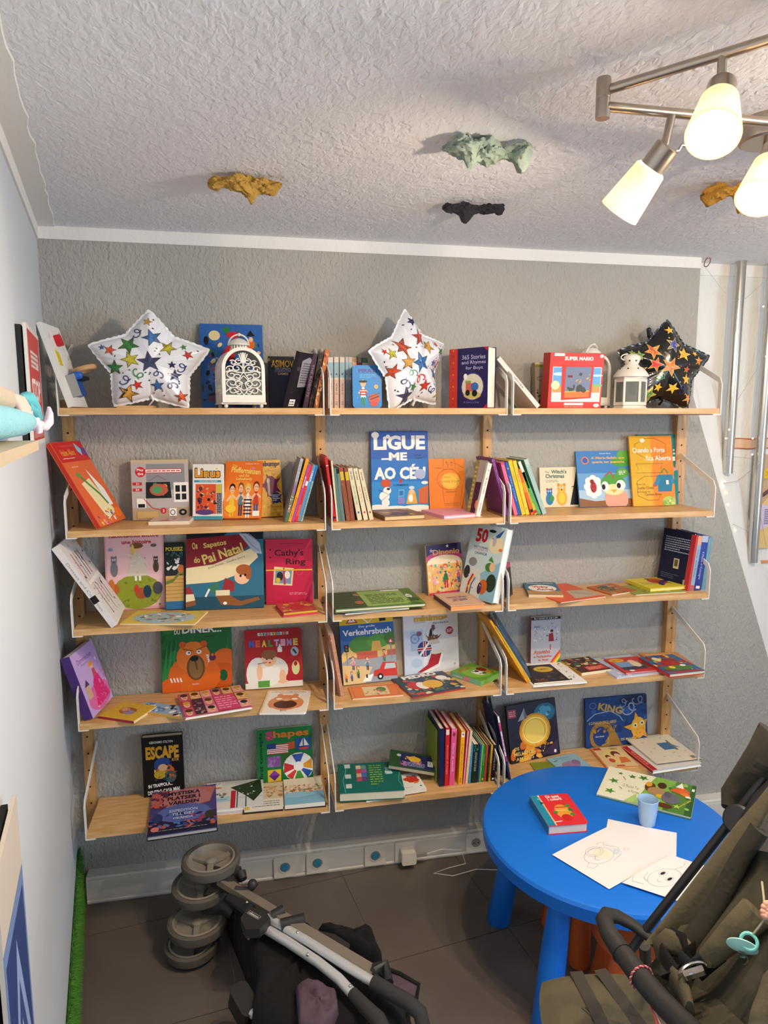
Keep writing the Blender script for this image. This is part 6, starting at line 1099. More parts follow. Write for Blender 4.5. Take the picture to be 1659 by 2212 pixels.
# hexagonal lantern
t = thing('hexagonal_lantern', 'small white six-sided lantern with glass panes beside the black star balloon', 'lantern', loc=(Xat(K('3', 848, 0)[0], -.15, ZS[0]+.05), -.15, ZS[0]))
S_ = 1.0; rh = .056
def hexp(r, a0=PI/6+.1): return [(r*math.cos(a0+PI/3*i), r*math.sin(a0+PI/3*i)) for i in range(6)]
m = MB(); m.prism(hexp(rh+.006), 0, .004); m.prism(hexp(rh+.001), .004, .010); m.prism(hexp(rh-.004), .010, .014); m.build('base', M_LAN, t)
m = MB(); m.prism(hexp(rh-.002), .104, .112); m.prism(hexp(rh+.002), .110, .118)
m.build('top_rim', M_LAN, t)
hp = hexp(rh-.002)
for i in range(6):
    a, b = V((*hp[i], 0)), V((*hp[(i+1) % 6], 0)); d = (b-a).normalized(); n_ = V((d.y, -d.x, 0)); L_ = (b-a).length
    M = frame(a, d, V((0, 0, 1)), n_)
    f = MB(); f.box((-.003, .012, -.003), (.004, .108, .003), M=M); f.box((L_-.004, .012, -.003), (L_+.003, .108, .003), M=M); f.box((0, .012, -.002), (L_, .024, .002), M=M); f.box((0, .098, -.002), (L_, .106, .002), M=M)
    fo = f.build('side_frame', M_LAN, t)
    p = MB(); p.box((.004, .024, -.0006), (L_-.004, .098, .0006), M=M); p.build('glass_pane', M_GL2, fo)
m = MB(); m.lathe([(rh+.008, .116), (rh+.007, .122), (rh*.98, .134), (rh*.8, .147), (rh*.5, .156), (.026, .160), (.022, .163)], n=36); m.build('domed_roof', M_LAN, t, smooth=50)
m = MB(); m.lathe([(.020, .160), (.025, .166), (.031, .176), (.032, .182), (.028, .192), (.018, .199), (.001, .201)], n=28); cpp = m.build('bulb_top', M_LAN, t, smooth=60)
m = MB()
for k in range(8):
    a = 2*PI*k/8
    m.ball((.045*math.cos(a), .045*math.sin(a), .145), .0035, 8, 5); m.ball((.030*math.cos(a), .030*math.sin(a), .1745), .0032, 8, 5)
tag(m.build('vent_holes', M_HOLE, t), kind='stuff')
m = MB(); m.tube([(.026*math.cos(a)-.018, 0, .188+.012*math.sin(a)) for a in [PI*.5+i*.35 for i in range(12)]], .0022, 6); m.build('ring_handle', M_LAN, t, smooth=True)
m = MB(); m.lathe([(.018, .014), (.018, .05), (.014, .052), (.001, .05)], n=20); m.build('candle', M_CAND, t, smooth=35)

# ------------------------------------------------------------------ ceiling lamp
M_SHADE = mat('frosted_shade', H('fff3d8'), .35, emis=H('ffe0b0'), emis_s=.30)
nt = M_SHADE.node_tree; tb = nt.nodes.new('ShaderNodeBsdfTranslucent'); tb.inputs[0].default_value = (*lin(H('fff0d0')), 1); mx = nt.nodes.new('ShaderNodeMixShader'); mx.inputs[0].default_value = .28
nt.links.new(nt.nodes['Principled BSDF'].outputs[0], mx.inputs[1]); nt.links.new(tb.outputs[0], mx.inputs[2]); nt.links.new(mx.outputs[0], nt.nodes['Material Output'].inputs[0])
M_BULB = mat('lit_bulb', H('fff6e0'), .4, emis=H('fff0c8'), emis_s=9.0)
lamp = thing('ceiling_spot_lamp', 'brushed steel ceiling lamp with lit frosted glass heads', 'ceiling lamp', loc=(1.62, -1.22, ZC))
LI = lamp.matrix_world.inverted() if False else Matrix.Translation((-1.62, 1.22, -ZC))
z1, z2 = 2.352, 2.322
hj = Pz(*K('g', 215, 620), 2.337)
def barpt(u, v, z): return Pz(u, v, z)
a1 = Pz(*K('g', 245, 545), z1); b1 = Pz(1700, 74, z1); b1 = a1+(b1-a1).normalized()*1.0
a2 = Pz(*K('g', 245, 690), z2); b2 = Pz(1659, 264, z2); b2 = a2+(b2-a2).normalized()*1.0
def lt(p): return LI@V(p)
m = MB(); m.tube([lt(a1), lt(b1)], .0085, 16); m.build('upper_arm', M_STEEL, lamp, smooth=40)
m = MB(); m.tube([lt(a2), lt(b2)], .0085, 16); m.build('lower_arm', M_STEEL, lamp, smooth=40)
m = MB(); m.lathe([(.0125, -.034), (.013, -.031), (.013, -.001), (.0123, 0), (.013, .001), (.013, .031), (.0125, .034)], c=tuple(lt(V((hj.x, hj.y, 2.337)))), n=20); m.build('hinge', M_STEEL, lamp, smooth=30)
bc = V((1.665, -1.17, ZC)); m = MB(); m.lathe([(.055, -.045), (.06, -.042), (.062, -.036), (.062, 0)], c=tuple(lt(bc)), n=36); m.lathe([(.012, -.075), (.012, -.04)], c=tuple(lt(bc)), n=14); m.build('ceiling_plate', M_STEEL, lamp, smooth=30)
def head(stem_top, joint, tip, r0, r1, L_):
    stem_top, joint, tip = lt(stem_top), lt(joint), lt(tip)
    s = MB(); s.tube([stem_top, joint], [.0075]*2, 12); so = s.build('stem', M_STEEL, lamp, smooth=40)
    d = (tip-joint).normalized(); Mx = Matrix.Translation(joint)@d.to_track_quat('Z', 'Y').to_matrix().to_4x4()
    c = MB(); c.lathe([(.021, -.012), (.023, -.01), (.023, .034), (.021, .036)], n=24, M=Mx)
    c.build('lamp_socket', M_STEEL, so, smooth=30)
    sh = MB(); sh.lathe([(.012, .03), (.026, .032), (r0, .036), (r0+(r1-r0)*.5, .036+L_*.5), (r1, .036+L_), (r1-.003, .036+L_), (r0-.003, .042)], n=36, M=Mx, cap=False)
    sh.build('glass_shade', M_SHADE, so, smooth=40)
    bl = MB(); bl.ball(Mx@V((0, 0, .036+L_*.55)), .019, 14, 10); bl.build('bulb', M_BULB, so, smooth=True)
    for nm, pos, en in (('spot_light', .036+L_*.80, LAMP_W),):
        l = bpy.data.lights.new(nm, 'POINT'); l.energy = en; l.color = LAMP_C; l.shadow_soft_size = .02
        o = bpy.data.objects.new(nm, l); COL.objects.link(o); o.location = (1.62, -1.22, ZC); o.location = V((1.62, -1.22, ZC))+(Mx@V((0, 0, pos)))
def onl(a, b, u):      # point of the bar at image column u
    lo, hi = 0.0, 1.0
    for _ in range(40):
        q = (lo+hi)/2; p = a+(b-a)*q; d = p-CAM
        if IW/2+FPX*d.dot(r2)/d.dot(fw) < u: lo = q
        else: hi = q
    return a+(b-a)*lo
def dist(p): return (p-CAM).length
s1 = onl(a2, b2, K('g', 820, 0)[0]); k1 = dist(s1); j1 = Pd(*K('g', 745, 1085), k1*.985); t1 = Pd(*K('g', 463, 1470), k1*.99)
head(s1, j1, t1, .030, .0405, .088)
s2 = onl(a1, b1, K('g', 1260, 0)[0]); k2 = dist(s2); j2 = Pd(*K('g', 1248, 545), k2*.985); t2 = Pd(*K('g', 1165, 1000), k2*.90)
head(s2, j2, t2, .030, .0415, .088)
s3 = onl(a2, b2, 1676); k3 = dist(s3); j3 = Pd(1672, 330, k3*.985); t3 = Pd(1640, 425, k3*.93)
head(s3, j3, t3, .030, .0415, .088)
s4 = a1+(b1-a1)*.72; head(s4, s4+V((0, 0, -.06)), s4+V((.02, .09, -.15)), .030, .0415, .088)
s5 = a2+(b2-a2)*.93; head(s5, s5+V((0, 0, -.06)), s5+V((.08, .07, -.14)), .030, .0415, .088)  # unseen extra head, added to brighten the stair wall
m = MB(); q = lt(j1); m.tube([q+V((.012, 0, -.0)), q+V((.03, 0, .004)), q+V((.036, 0, .014)), q+V((.052, 0, .014))], .003, 8); m.build('tilt_lever', M_STEEL, lamp, smooth=40)

# ------------------------------------------------------------------ crumpled crepe paper pieces on the ceiling
def crumple(label, c, u, v, w, d, colr, seed, yaw=.2, hang=.03, spikes=()):
    p = Pz(u, v, ZC-.012); R = random.Random(seed)
    t = thing('crepe_paper_piece', label, 'crepe paper', loc=(p.x, p.y, ZC), group='crumpled crepe pieces on the ceiling')
    m = MB(); nx, ny = 60, 26; ph = [R.uniform(0, 6) for _ in range(14)]; vs = []
    def rg(x): return 1-abs((x % 2)-1)*2
    for i in range(nx+1):
        a = i/nx*2-1
        env = (max(1-abs(a)**9, .05))**.5*(.72+.16*math.sin(a*4.1+ph[0])+.14*math.sin(a*9+ph[1]))
        for j in range(ny):
            b = 2*PI*j/ny
            f = 1+.22*rg(a*3+b*1.3+ph[2])+.16*rg(b*2.1-a*6+ph[3])+.10*rg(a*13+b*3+ph[4])+R.uniform(-.05, .05)
            y = d*.5*env*f*math.cos(b)+.02*math.sin(a*3+ph[6])*d/.08; z = hang*.62*env*f*math.sin(b)
            if math.sin(b) < -.2:
                for (sa, dep) in spikes: z -= .65*dep*math.exp(-((a-sa)/.15)**2)*(-math.sin(b))**2
            x = a*w/2+.004*math.sin(b*3+a*8)
            z = min(z-hang*.62-.002, -.0012)
            vs.append(V((x*math.cos(yaw)-y*math.sin(yaw), x*math.sin(yaw)+y*math.cos(yaw), z)))
    m.add(vs, [(i*ny+j, i*ny+(j+1) % ny, (i+1)*ny+(j+1) % ny, (i+1)*ny+j) for j in range(ny) for i in range(nx)]+[tuple(range(ny)), tuple(nx*ny+j for j in range(ny))], colr)
    s = m.build('crumpled_sheet', mat('crepe_'+c, colr, .85, bump=[(90, .004, (1, 1, 1)), (40, .004, (1, 1, 1))]), t, smooth=30)
    return t
crumple('mustard yellow crumpled crepe piece on the ceiling, leftmost of the four', 'mustard', 529, 388, .185, .06, H('b08a3c'), 3, -.18, .035, ((.15, .045), (.75, .02), (-.8, .01)))
crumple('pale sage green crumpled crepe piece on the ceiling, largest of the four', 'sage', 1052, 312, .2, .085, H('8b9c8e'), 7, -.2, .036, ((-.35, .04), (.8, .05)))
crumple('black crumpled crepe piece on the ceiling above the middle bay', 'black', 1022, 444, .175, .035, H('1c1a22'), 11, -.25, .03, ((-.25, .03), (.85, .02)))
crumple('ochre crumpled crepe piece on the ceiling beside the lamp head', 'ochre', 1590, 405, .17, .06, H('b8842c'), 15, -.2, .04, ((.1, .05), (-.85, .03)))

# ------------------------------------------------------------------ blue table, stools and the things on the table
TC = V((1.655, -.675, 0)); TRr = .398; TH_ = .475
tab = thing('round_table', 'round blue plastic children\'s table with fat tapered legs', 'table', loc=tuple(TC))
m = MB(); m.lathe([(TRr-.04, TH_-.062), (TRr-.014, TH_-.059), (TRr-.002, TH_-.05), (TRr+.001, TH_-.012), (TRr-.004, TH_-.003), (TRr-.012, TH_), (.2, TH_), (.001, TH_)], n=120); m.build('tabletop', M_BLUEP, tab, smooth=30)
f1, f2 = Pz(1076, 1990, 0), Pz(1156, 2262, 0)
feet = [f1, f2, TC*2-f1, TC*2-f2]
for f_ in feet:
    d_ = V((f_.x-TC.x, f_.y-TC.y, 0)); d_ = d_.normalized()*min(d_.length, .375)
    m = MB(); m.tube([d_, d_+V((0, 0, .008)), d_*.9+V((0, 0, .22)), d_*.8+V((0, 0, TH_-.05))], [.036, .041, .038, .030], 24); m.build('leg', M_BLUEP, tab, smooth=40)
def stool(label, c, yaw, hgt_, rs_, legs, g='orange stools'):
    t = thing('childrens_stool', label, 'stool', loc=c, group=None); t.rotation_euler = (0, 0, yaw)
    m = MB(); m.lathe([(rs_-.02, hgt_-.035), (rs_-.003, hgt_-.032), (rs_, hgt_-.022), (rs_, hgt_-.008), (rs_-.008, hgt_), (.001, hgt_)], n=48); m.build('seat', M_ORP, t, smooth=35)
    for k in range(legs):
        a = 2*PI*k/legs
        m = MB(); m.tube([(rs_*.98*math.cos(a), rs_*.98*math.sin(a), 0), (rs_*.97*math.cos(a), rs_*.97*math.sin(a), .01), (rs_*.8*math.cos(a), rs_*.8*math.sin(a), hgt_*.5), (rs_*.62*math.cos(a), rs_*.62*math.sin(a), hgt_-.03)], [.03, .034, .031, .024], 18); m.build('leg', M_ORP, t, smooth=40)
    return t
c1 = Pz(1378, 1985, .30); stool('orange plastic stool under the blue table, nearer the stroller', (c1.x+.005, c1.y-.02, 0), .35, .30, .15, 4)
lb_ = Pz(1246, 2095, 0); a_ = 2.4
stool('orange plastic stool under the blue table, farther back', (lb_.x+.102, lb_.y+.118, 0), math.atan2(-.118, -.102), .30, .135, 4)

flat(0, ('d', 428, 428), ('d', 655, 410), ('d', 362, 255), .03, H('d8303a'), 'red Italian board book with a striped fruit on the blue table', name='board_book', z=TH_, r=.01, spine=H('1f7f9a'), back=H('c8283a'), pages=H('cfc4bc'), hard=True,
     items=[('r', 0, 0, .19, 1, H('1f8aa8')), ('r', .19, 0, .225, 1, H('e0b870')), ('n', 4, 12, .15, .7, .24, .98, [BK, W_], .02), ('t', 'Di tutti', .55, .92, .34, .09, W_, .03), ('t', 'i colori!', .57, .83, .36, .09, W_, .03), ('e', .58, .4, .2, .24, H('e09a3a')), ('l', [(.45, .55), (.72, .55)], .03, RD), ('l', [(.42, .45), (.74, .45)], .03, H('e8c060')), ('e', .58, .22, .13, .1, H('c82a24')), ('e', .76, .3, .06, .05, H('3f8a3a')), ('e', .78, .45, .06, .05, H('2f7a3a')), ('e', .77, .58, .06, .05, H('3f8a3a')), ('e', .38, .4, .06, .04, H('3f8a3a')), ('l', [(.2, .1), (.4, .12)], .02, W_)])
flat(0, ('d', 697, 246), ('d', 1228, 380), ('d', 778, 93), .009, H('e6e4c8'), 'large green and cream picture book with owl and fox on the table', z=TH_, spine=H('d8d8c0'), back=H('3f6a2a'), pages=W_,
     items=[('p', [(.4, 0), (1, 0), (1, 1), (.55, 1), (.48, .6)], H('7fae4a')), ('p', [(.7, 0), (1, 0), (1, 1), (.78, 1)], H('4f8034')), ('p', [(.92, 0), (1, 0), (1, 1), (.95, 1)], H('2c5a2a')), ('n', 5, 18, .45, .05, .95, .95, [H('8fbe5a'), H('5a8e3c'), H('3f6a2c')], .07), ('s', .16, .84, .05, H('4f8a34')), ('s', .12, .55, .09, H('4a8a34'), .4), ('s', .12, .2, .09, H('4a8a34'), 1.0), ('s', .3, .82, .07, H('3f7a2c'), .2), ('s', .42, .86, .09, H('3f7a2c'), .7), ('l', [(.2, .76), (.24, .66)], .01, BR), ('l', [(.2, .4), (.24, .34)], .01, BR), ('t', 'O Mocho Tua', .32, .48, .18, .09, H('8aa06a'), .0), ('t', 'e Farras', .37, .34, .12, .08, H('8aa06a'), .0),
            ('p', [(.3, .0), (.4, .3), (.45, .0)], H('a8c878')), ('p', [(.38, .0), (.48, .35), (.53, .0)], H('98b868')), ('e', .52, .62, .06, .15, H('5a3a20')), ('e', .5, .7, .035, .08, H('d8a030')), ('e', .6, .52, .1, .13, H('a8845c')), ('e', .64, .75, .05, .1, H('4a2a1a')), ('e', .66, .4, .06, .06, H('d8b030')), ('e', .76, .4, .1, .16, H('6a6674')), ('e', .72, .5, .04, .1, H('5a5664')), ('e', .7, .15, .1, .07, H('5a3018')), ('p', [(.72, .66), (.86, .86), (.95, .7), (.85, .6)], H('d8602a')), ('p', [(.78, .8), (.84, .98), (.87, .8)], W_), ('e', .9, .62, .05, .06, H('e07a3a')), ('e', .93, .56, .03, .03, W_), ('s', .84, .2, .07, H('a8c850')), ('t', 'de Inês Castelly', .92, .36, .2, .05, H('e0c840'), .02, 1.1), ('r', .955, .78, .985, .86, W_)])
cp_ = Pz(*K('d', 980, 415), TH_)
t = thing('plastic_cup', 'pale blue plastic cup standing on the blue table', 'cup', loc=tuple(cp_))
m = MB(); m.lathe([(.0005, 0), (.022, 0), (.0245, .003), (.0285, .045), (.0315, .084), (.0322, .086), (.0308, .087), (.0295, .084), (.0268, .045), (.0225, .006), (.0005, .005)], n=48, cap=False); m.build('body', mat('pale_blue_plastic', H('a5c6e6'), .35), t, smooth=50)
def sheet(label, px, z, items, seed):
    P4 = [Pz(*K('d', *p), z) for p in px]; c = sum(P4, V())/4
    t = thing('colouring_sheet', label, 'paper sheet', loc=tuple(c)); m = MB(); n = 14; R = random.Random(seed)
    def at(a, b): return (P4[0]*(1-a)+P4[1]*a)*(1-b)+(P4[3]*(1-a)+P4[2]*a)*b
    def cz(a, b): return .0006+.0022*max(0, math.sin(a*3.2+seed)*math.sin(b*2.8))+.003*((a*b)**4)
    vs = [at(i/n, j/n)-c+V((0, 0, cz(i/n, j/n))) for j in range(n+1) for i in range(n+1)]
    m.add(vs, [(j*(n+1)+i, j*(n+1)+i+1, (j+1)*(n+1)+i+1, (j+1)*(n+1)+i) for j in range(n) for i in range(n)], H('e8e4e2')); s = m.build('sheet', M_MATT, t, smooth=True)
    A, T = art(items, 1, 1, lambda x, y, e: tuple(at(x, y)-c+V((0, 0, cz(x, y)+.0003+e))), clamp=False); A.build('pencil_drawing', M_MATT, s)
gl = H('8f9080')
sheet('blank white sheet mostly covered by the round drawing sheet', [(730, 560), (1143, 660), (1147, 470), (762, 388)], TH_+.0002, [('l', [(.02, .02), (.04, .02)], .003, W_)], 3)
sheet('white sheet with a faint round pencil drawing, larger and farther left', [(448, 588), (768, 782), (1105, 592), (760, 432)], TH_+.0032,
      [('o', .42, .4, .16, .2, .004, gl), ('e', .42, .46, .12, .1, H('e6e2c8')), ('o', .32, .42, .1, .12, .004, gl), ('o', .32, .42, .07, .085, .003, gl), ('l', [(.3, .62), (.45, .7), (.58, .62), (.62, .45)], .004, gl), ('l', [(.24, .55), (.2, .6), (.24, .66), (.3, .6)], .004, gl), ('l', [(.45, .2), (.5, .12), (.58, .16), (.56, .25)], .004, gl), ('e', .5, .62, .08, .05, H('d4dce4')), ('o', .5, .62, .03, .03, .003, gl), ('o', .55, .74, .03, .03, .003, gl), ('l', [(.4, .35), (.46, .3), (.5, .33)], .004, H('6a6a60'))], 1)
sheet('white sheet with a smiling insect face drawing, nearest the stroller', [(840, 745), (1150, 847), (1345, 665), (1110, 588)], TH_+.0065,
      [('o', .45, .42, .26, .26, .005, gl), ('o', .34, .5, .07, .06, .004, gl), ('e', .34, .5, .035, .045, BK), ('o', .55, .42, .07, .06, .004, gl), ('e', .55, .42, .035, .045, BK), ('l', [(.38, .33), (.44, .28), (.5, .3)], .005, gl), ('l', [(.42, .68), (.5, .82), (.46, .9)], .005, gl), ('o', .46, .92, .035, .035, .004, gl), ('l', [(.6, .62), (.74, .62), (.8, .56)], .005, gl), ('e', .82, .55, .045, .03, H('c8d4d8')), ('o', .82, .55, .045, .03, .004, gl), ('l', [(.12, .4), (.18, .25), (.3, .2)], .005, gl), ('l', [(.02, .2), (.1, .1), (.3, .12)], .005, gl)], 2)

# ------------------------------------------------------------------ folded umbrella pushchair lying on the tiles
M_RUB = mat('grey_tyre', H('5a544c'), .75, bump=[(60, .0008, (1, 1, 1))]); M_HUB = mat('grey_wheel', H('8c857a'), .45); M_GUN = mat('dark_plastic', H('2c2b2c'), .5)
M_FAB = mat('black_fabric', H('0c0b0d'), .95, bump=[(14, .012, (1, 1, 1))]); M_MAUVE = mat('mauve_fabric', H('57444f'), .9, bump=[(30, .004, (1, 1, 1))]); M_FOAM = mat('foam_grip', H('2e2d2d'), .85)
M_BEI = mat('satin_aluminium', H('a99f92'), .4, metal=.6)
ps = thing('folded_pushchair', 'folded umbrella pushchair lying on the dark tiled floor, wheels to the left', 'pushchair', loc=(.6, -.55, 0))
OI = Matrix.Translation((-.6, .55, 0))
def q(u, v, z): return OI@Pz(*K('e', u, v), z)
wheels = [((320, 222), .275, .098, 0), ((262, 372), .19, .098, .05), ((240, 590), .105, .098, .0), ((205, 715), .036, .09, .05)]
for (u, v), z, r, tl_ in wheels:
    c = q(u, v, z); Mx = Matrix.Translation(c)@Matrix.Rotation(tl_, 4, 'X')
    m = MB(); m.lathe([(r*.80, -.012), (r*.9, -.017), (r*.985, -.013), (r, 0), (r*.985, .013), (r*.9, .018), (r*.8, .013)], n=40, M=Mx, cap=False); w_ = m.build('wheel', M_RUB, ps, smooth=50)
    h = MB(); h.lathe([(r*.82, -.013), (r*.82, .014), (r*.76, .016), (r*.72, .006), (r*.7, -.013)], n=40, M=Mx, cap=False)
    h.lathe([(r*.74, -.006), (r*.45, -.010), (.015, -.012), (.015, -.0125), (r*.45, -.0115), (r*.74, -.008)], n=30, M=Mx, cap=False)
    h.lathe([(.016, -.015), (.018, .004), (.011, .008), (.001, .008)], n=16, M=Mx)
    for k in range(3):
        a = 2*PI*k/3+.5; h.box((.012, -.010, -.008), (r*.74, .010, .001), M=Mx@Matrix.Rotation(a, 4, 'Z'))
    h.build('rim', M_HUB, w_, smooth=40)
m = MB(); m.tube([q(330, 300, .235), q(400, 330, .235), q(470, 400, .23)], [.03, .035, .02], 12); m.tube([q(400, 300, .245), q(500, 300, .25)], [(.03, .012)]*2, 10); m.tube([q(270, 480, .15), q(400, 480, .15), q(460, 540, .14)], [.03, .032, .02], 12); m.build('wheel_fork', M_GUN, ps, smooth=50)
m = MB(); m.tube([q(465, 385, .255), q(560, 395, .25), q(580, 350, .27)], [.008, .008, .014], 10); m.ball(q(568, 360, .27), .016, 12, 8); m.tube([q(500, 290, .26), q(515, 330, .25)], [.016, .012], 10); m.build('brake_pedal', M_GUN, ps, smooth=50)
def flatbar(a, b, wd_, th, name, mt):
    d = (b-a).normalized(); side = d.cross(V((0, 0, 1))).normalized(); upv = side.cross(d)
    m = MB(); m.box((0, -wd_/2, -th/2), ((b-a).length, wd_/2, th/2), M=frame(a, d, -side, upv)); return m.build(name, mt, ps)
flatbar(q(375, 335, .245), q(1300, 890, .245), .030, .02, 'flat_rail', M_BEI)
m = MB(); m.tube([q(660, 560, .235), q(900, 700, .24), q(1150, 860, .24), q(1300, 950, .24)], .0135, 16); m.build('tube_rail', M_ALU, ps, smooth=40)
m = MB(); m.tube([q(645, 625, .225), q(780, 705, .225), q(960, 825, .225), q(1085, 925, .225), q(1172, 1020, .22)], .014, 16); m.build('tube_rail', M_ALU, ps, smooth=40)
m = MB(); m.tube([q(1290, 945, .24), q(1400, 1010, .24), q(1500, 1065, .235), q(1570, 1130, .225), q(1590, 1220, .2), q(1570, 1300, .17)], .020, 18); m.build('foam_handle', M_FOAM, ps, smooth=50)
m = MB(); m.tube([q(1165, 1010, .22), q(1230, 1080, .22), q(1320, 1170, .215), q(1360, 1260, .2)], [.016, .018, .021, .021], 18); m.build('foam_handle', M_FOAM, ps, smooth=50)
m = MB(); m.tube([q(530, 640, .17), q(600, 735, .16)], .011, 10); m.build('foot_bar', M_BEI, ps, smooth=40)
m = MB()
pl = [(0, 0), (.075, .012), (.11, .0), (.115, -.05), (.075, -.075), (.02, -.05)]
a = q(545, 490, .262); b = q(660, 555, .262); d = (b-a).normalized(); sd = V((0, 0, 1)).cross(d); Mp = frame(a, d, sd, V((0, 0, 1)))
m.prism([(x*.85, y) for x, y in pl], -.03, 0, M=Mp); m.tube([q(430, 440, .22), q(560, 520, .235)], [.015, .02], 10); jc = m.build('folding_joint', M_GUN, ps)
A, T = art([('r', .02, .1, .98, .9, H('b8b8b8')), ('r', .05, .16, .95, .84, BK), ('t', 'chicco', .5, .5, .8, .5, H('d8d8d8'), .03)], .05, .018, lambda x, y, e: tuple(Mp@V((.018+x, -.028+y, .0008+e*3)))); A.build('badge', M_PRINT, jc); T.build('badge_lettering', M_PRINT, jc)
for (u0, v0, u1, v1) in ((690, 560, 760, 520), (740, 610, 880, 575), (1300, 880, 1345, 870)):
    m = MB(); m.tube([q(u0, v0, .24), q(u1, v1, .25)], [(.022, .018)]*2, 12); m.build('joint_clamp', M_GUN, ps, smooth=50)
m = MB(); m.tube([q(1290, 900, .25), q(1360, 850, .25), q(1380, 960, .24)], [(.022, .014)]*3, 12); m.build('joint_clamp', M_GUN, ps, smooth=50)
for (u, v, z) in ((535, 468, .262), (898, 780, .241), (1152, 968, .236), (836, 648, .25)):
    m = MB(); m.ball(q(u, v, z), .005, 8, 6); m.build('rivet', M_CHROME, ps, smooth=True)
m = MB(); m.prism([tuple(q(u, v, .2)[:2]) for u, v in ((925, 690), (1060, 720), (1150, 780), (1140, 815), (1000, 770))], .225, .235); m.build('strap_plate', M_GUN, ps)
def pillow(name, px, z0, z1, mt, seed, parent=ps, n=5, org=OI):
    poly = [(org@Pz(*K('e', u, v), (z0+z1)/2)) for u, v in px]; c = sum(poly, V())/len(poly); R = random.Random(seed)
    ring = []
    for i in range(len(poly)):
        a, b = poly[i], poly[(i+1) % len(poly)]
        for k in range(4): ring.append(a.lerp(b, k/4))
    m = MB(); N_ = len(ring); vs = []; lv = [(0.0, z0, .92), (.2, z0, 1.0), (.5, (z0+z1)/2, 1.03), (.8, z0+(z1-z0)*.85, .98)]+[(1, z1, s) for s in (.88, .7, .5, .3, .12)]
    for _, z, s in lv:
        for p in ring:
            w = R.uniform(-1, 1)*.006
            vs.append(V((c.x+(p.x-c.x)*s, c.y+(p.y-c.y)*s, max(z+w*(1 if z > z0 else 0)+.012*math.sin(p.x*40+seed)*math.sin(p.y*33)*(1 if s < 1 and z > z0 else 0), .002))))
    fs = [(i*N_+k, i*N_+(k+1) % N_, (i+1)*N_+(k+1) % N_, (i+1)*N_+k) for i in range(len(lv)-1) for k in range(N_)]
    fs += [tuple(range(N_-1, -1, -1)), tuple((len(lv)-1)*N_+k for k in range(N_))]
    m.add(vs, fs); return m.build(name, mt, parent, smooth='all')
pillow('folded_seat_fabric', ((400, 480), (640, 560), (1000, 800), (1250, 1000), (1500, 1200), (1480, 1380), (900, 1400), (560, 1300), (600, 1000), (500, 720)), .004, .185, M_FAB, 3)
pillow('seat_edge_fabric', ((960, 730), (1170, 715), (1280, 740), (1340, 840), (1200, 830)), .06, .2, M_FAB, 5)
pillow('mauve_seat_lining', ((830, 1000), (960, 990), (1070, 1040), (1080, 1150), (990, 1260), (850, 1240)), .15, .215, M_MAUVE, 7)
m = MB(); P4 = [q(1350, 870, .2), q(1560, 965, .19), q(1530, 1060, .17), q(1390, 990, .19)]; m.add([p for p in P4]+[p-V((0, 0, .006)) for p in P4], [(0, 1, 2, 3), (7, 6, 5, 4), (0, 4, 5, 1), (1, 5, 6, 2), (2, 6, 7, 3), (3, 7, 4, 0)]); hp_ = m.build('mauve_hood_panel', M_MAUVE, ps)
m = MB(); m.tube([q(1330, 850, .205), q(1450, 895, .2), q(1562, 960, .19), q(1545, 1050, .17), q(1500, 1130, .15), q(1490, 1300, .1)], .006, 8); m.build('panel_piping', M_FAB, hp_, smooth=True)
m = MB(); m.rbox(.055, .10, -.03, .03, .02, x0=-.03, y0=-.05, M=Matrix.Translation(q(520, 1080, .12))@Matrix.Rotation(.5, 4, 'Z')@Matrix.Rotation(.3, 4, 'X')); m.build('end_cap', M_BLACK, ps)
m = MB(); m.tube([q(560, 1130, .13), q(690, 1200, .13), q(820, 1290, .12)], .012, 12); m.build('tube_rail', M_ALU, ps, smooth=40)

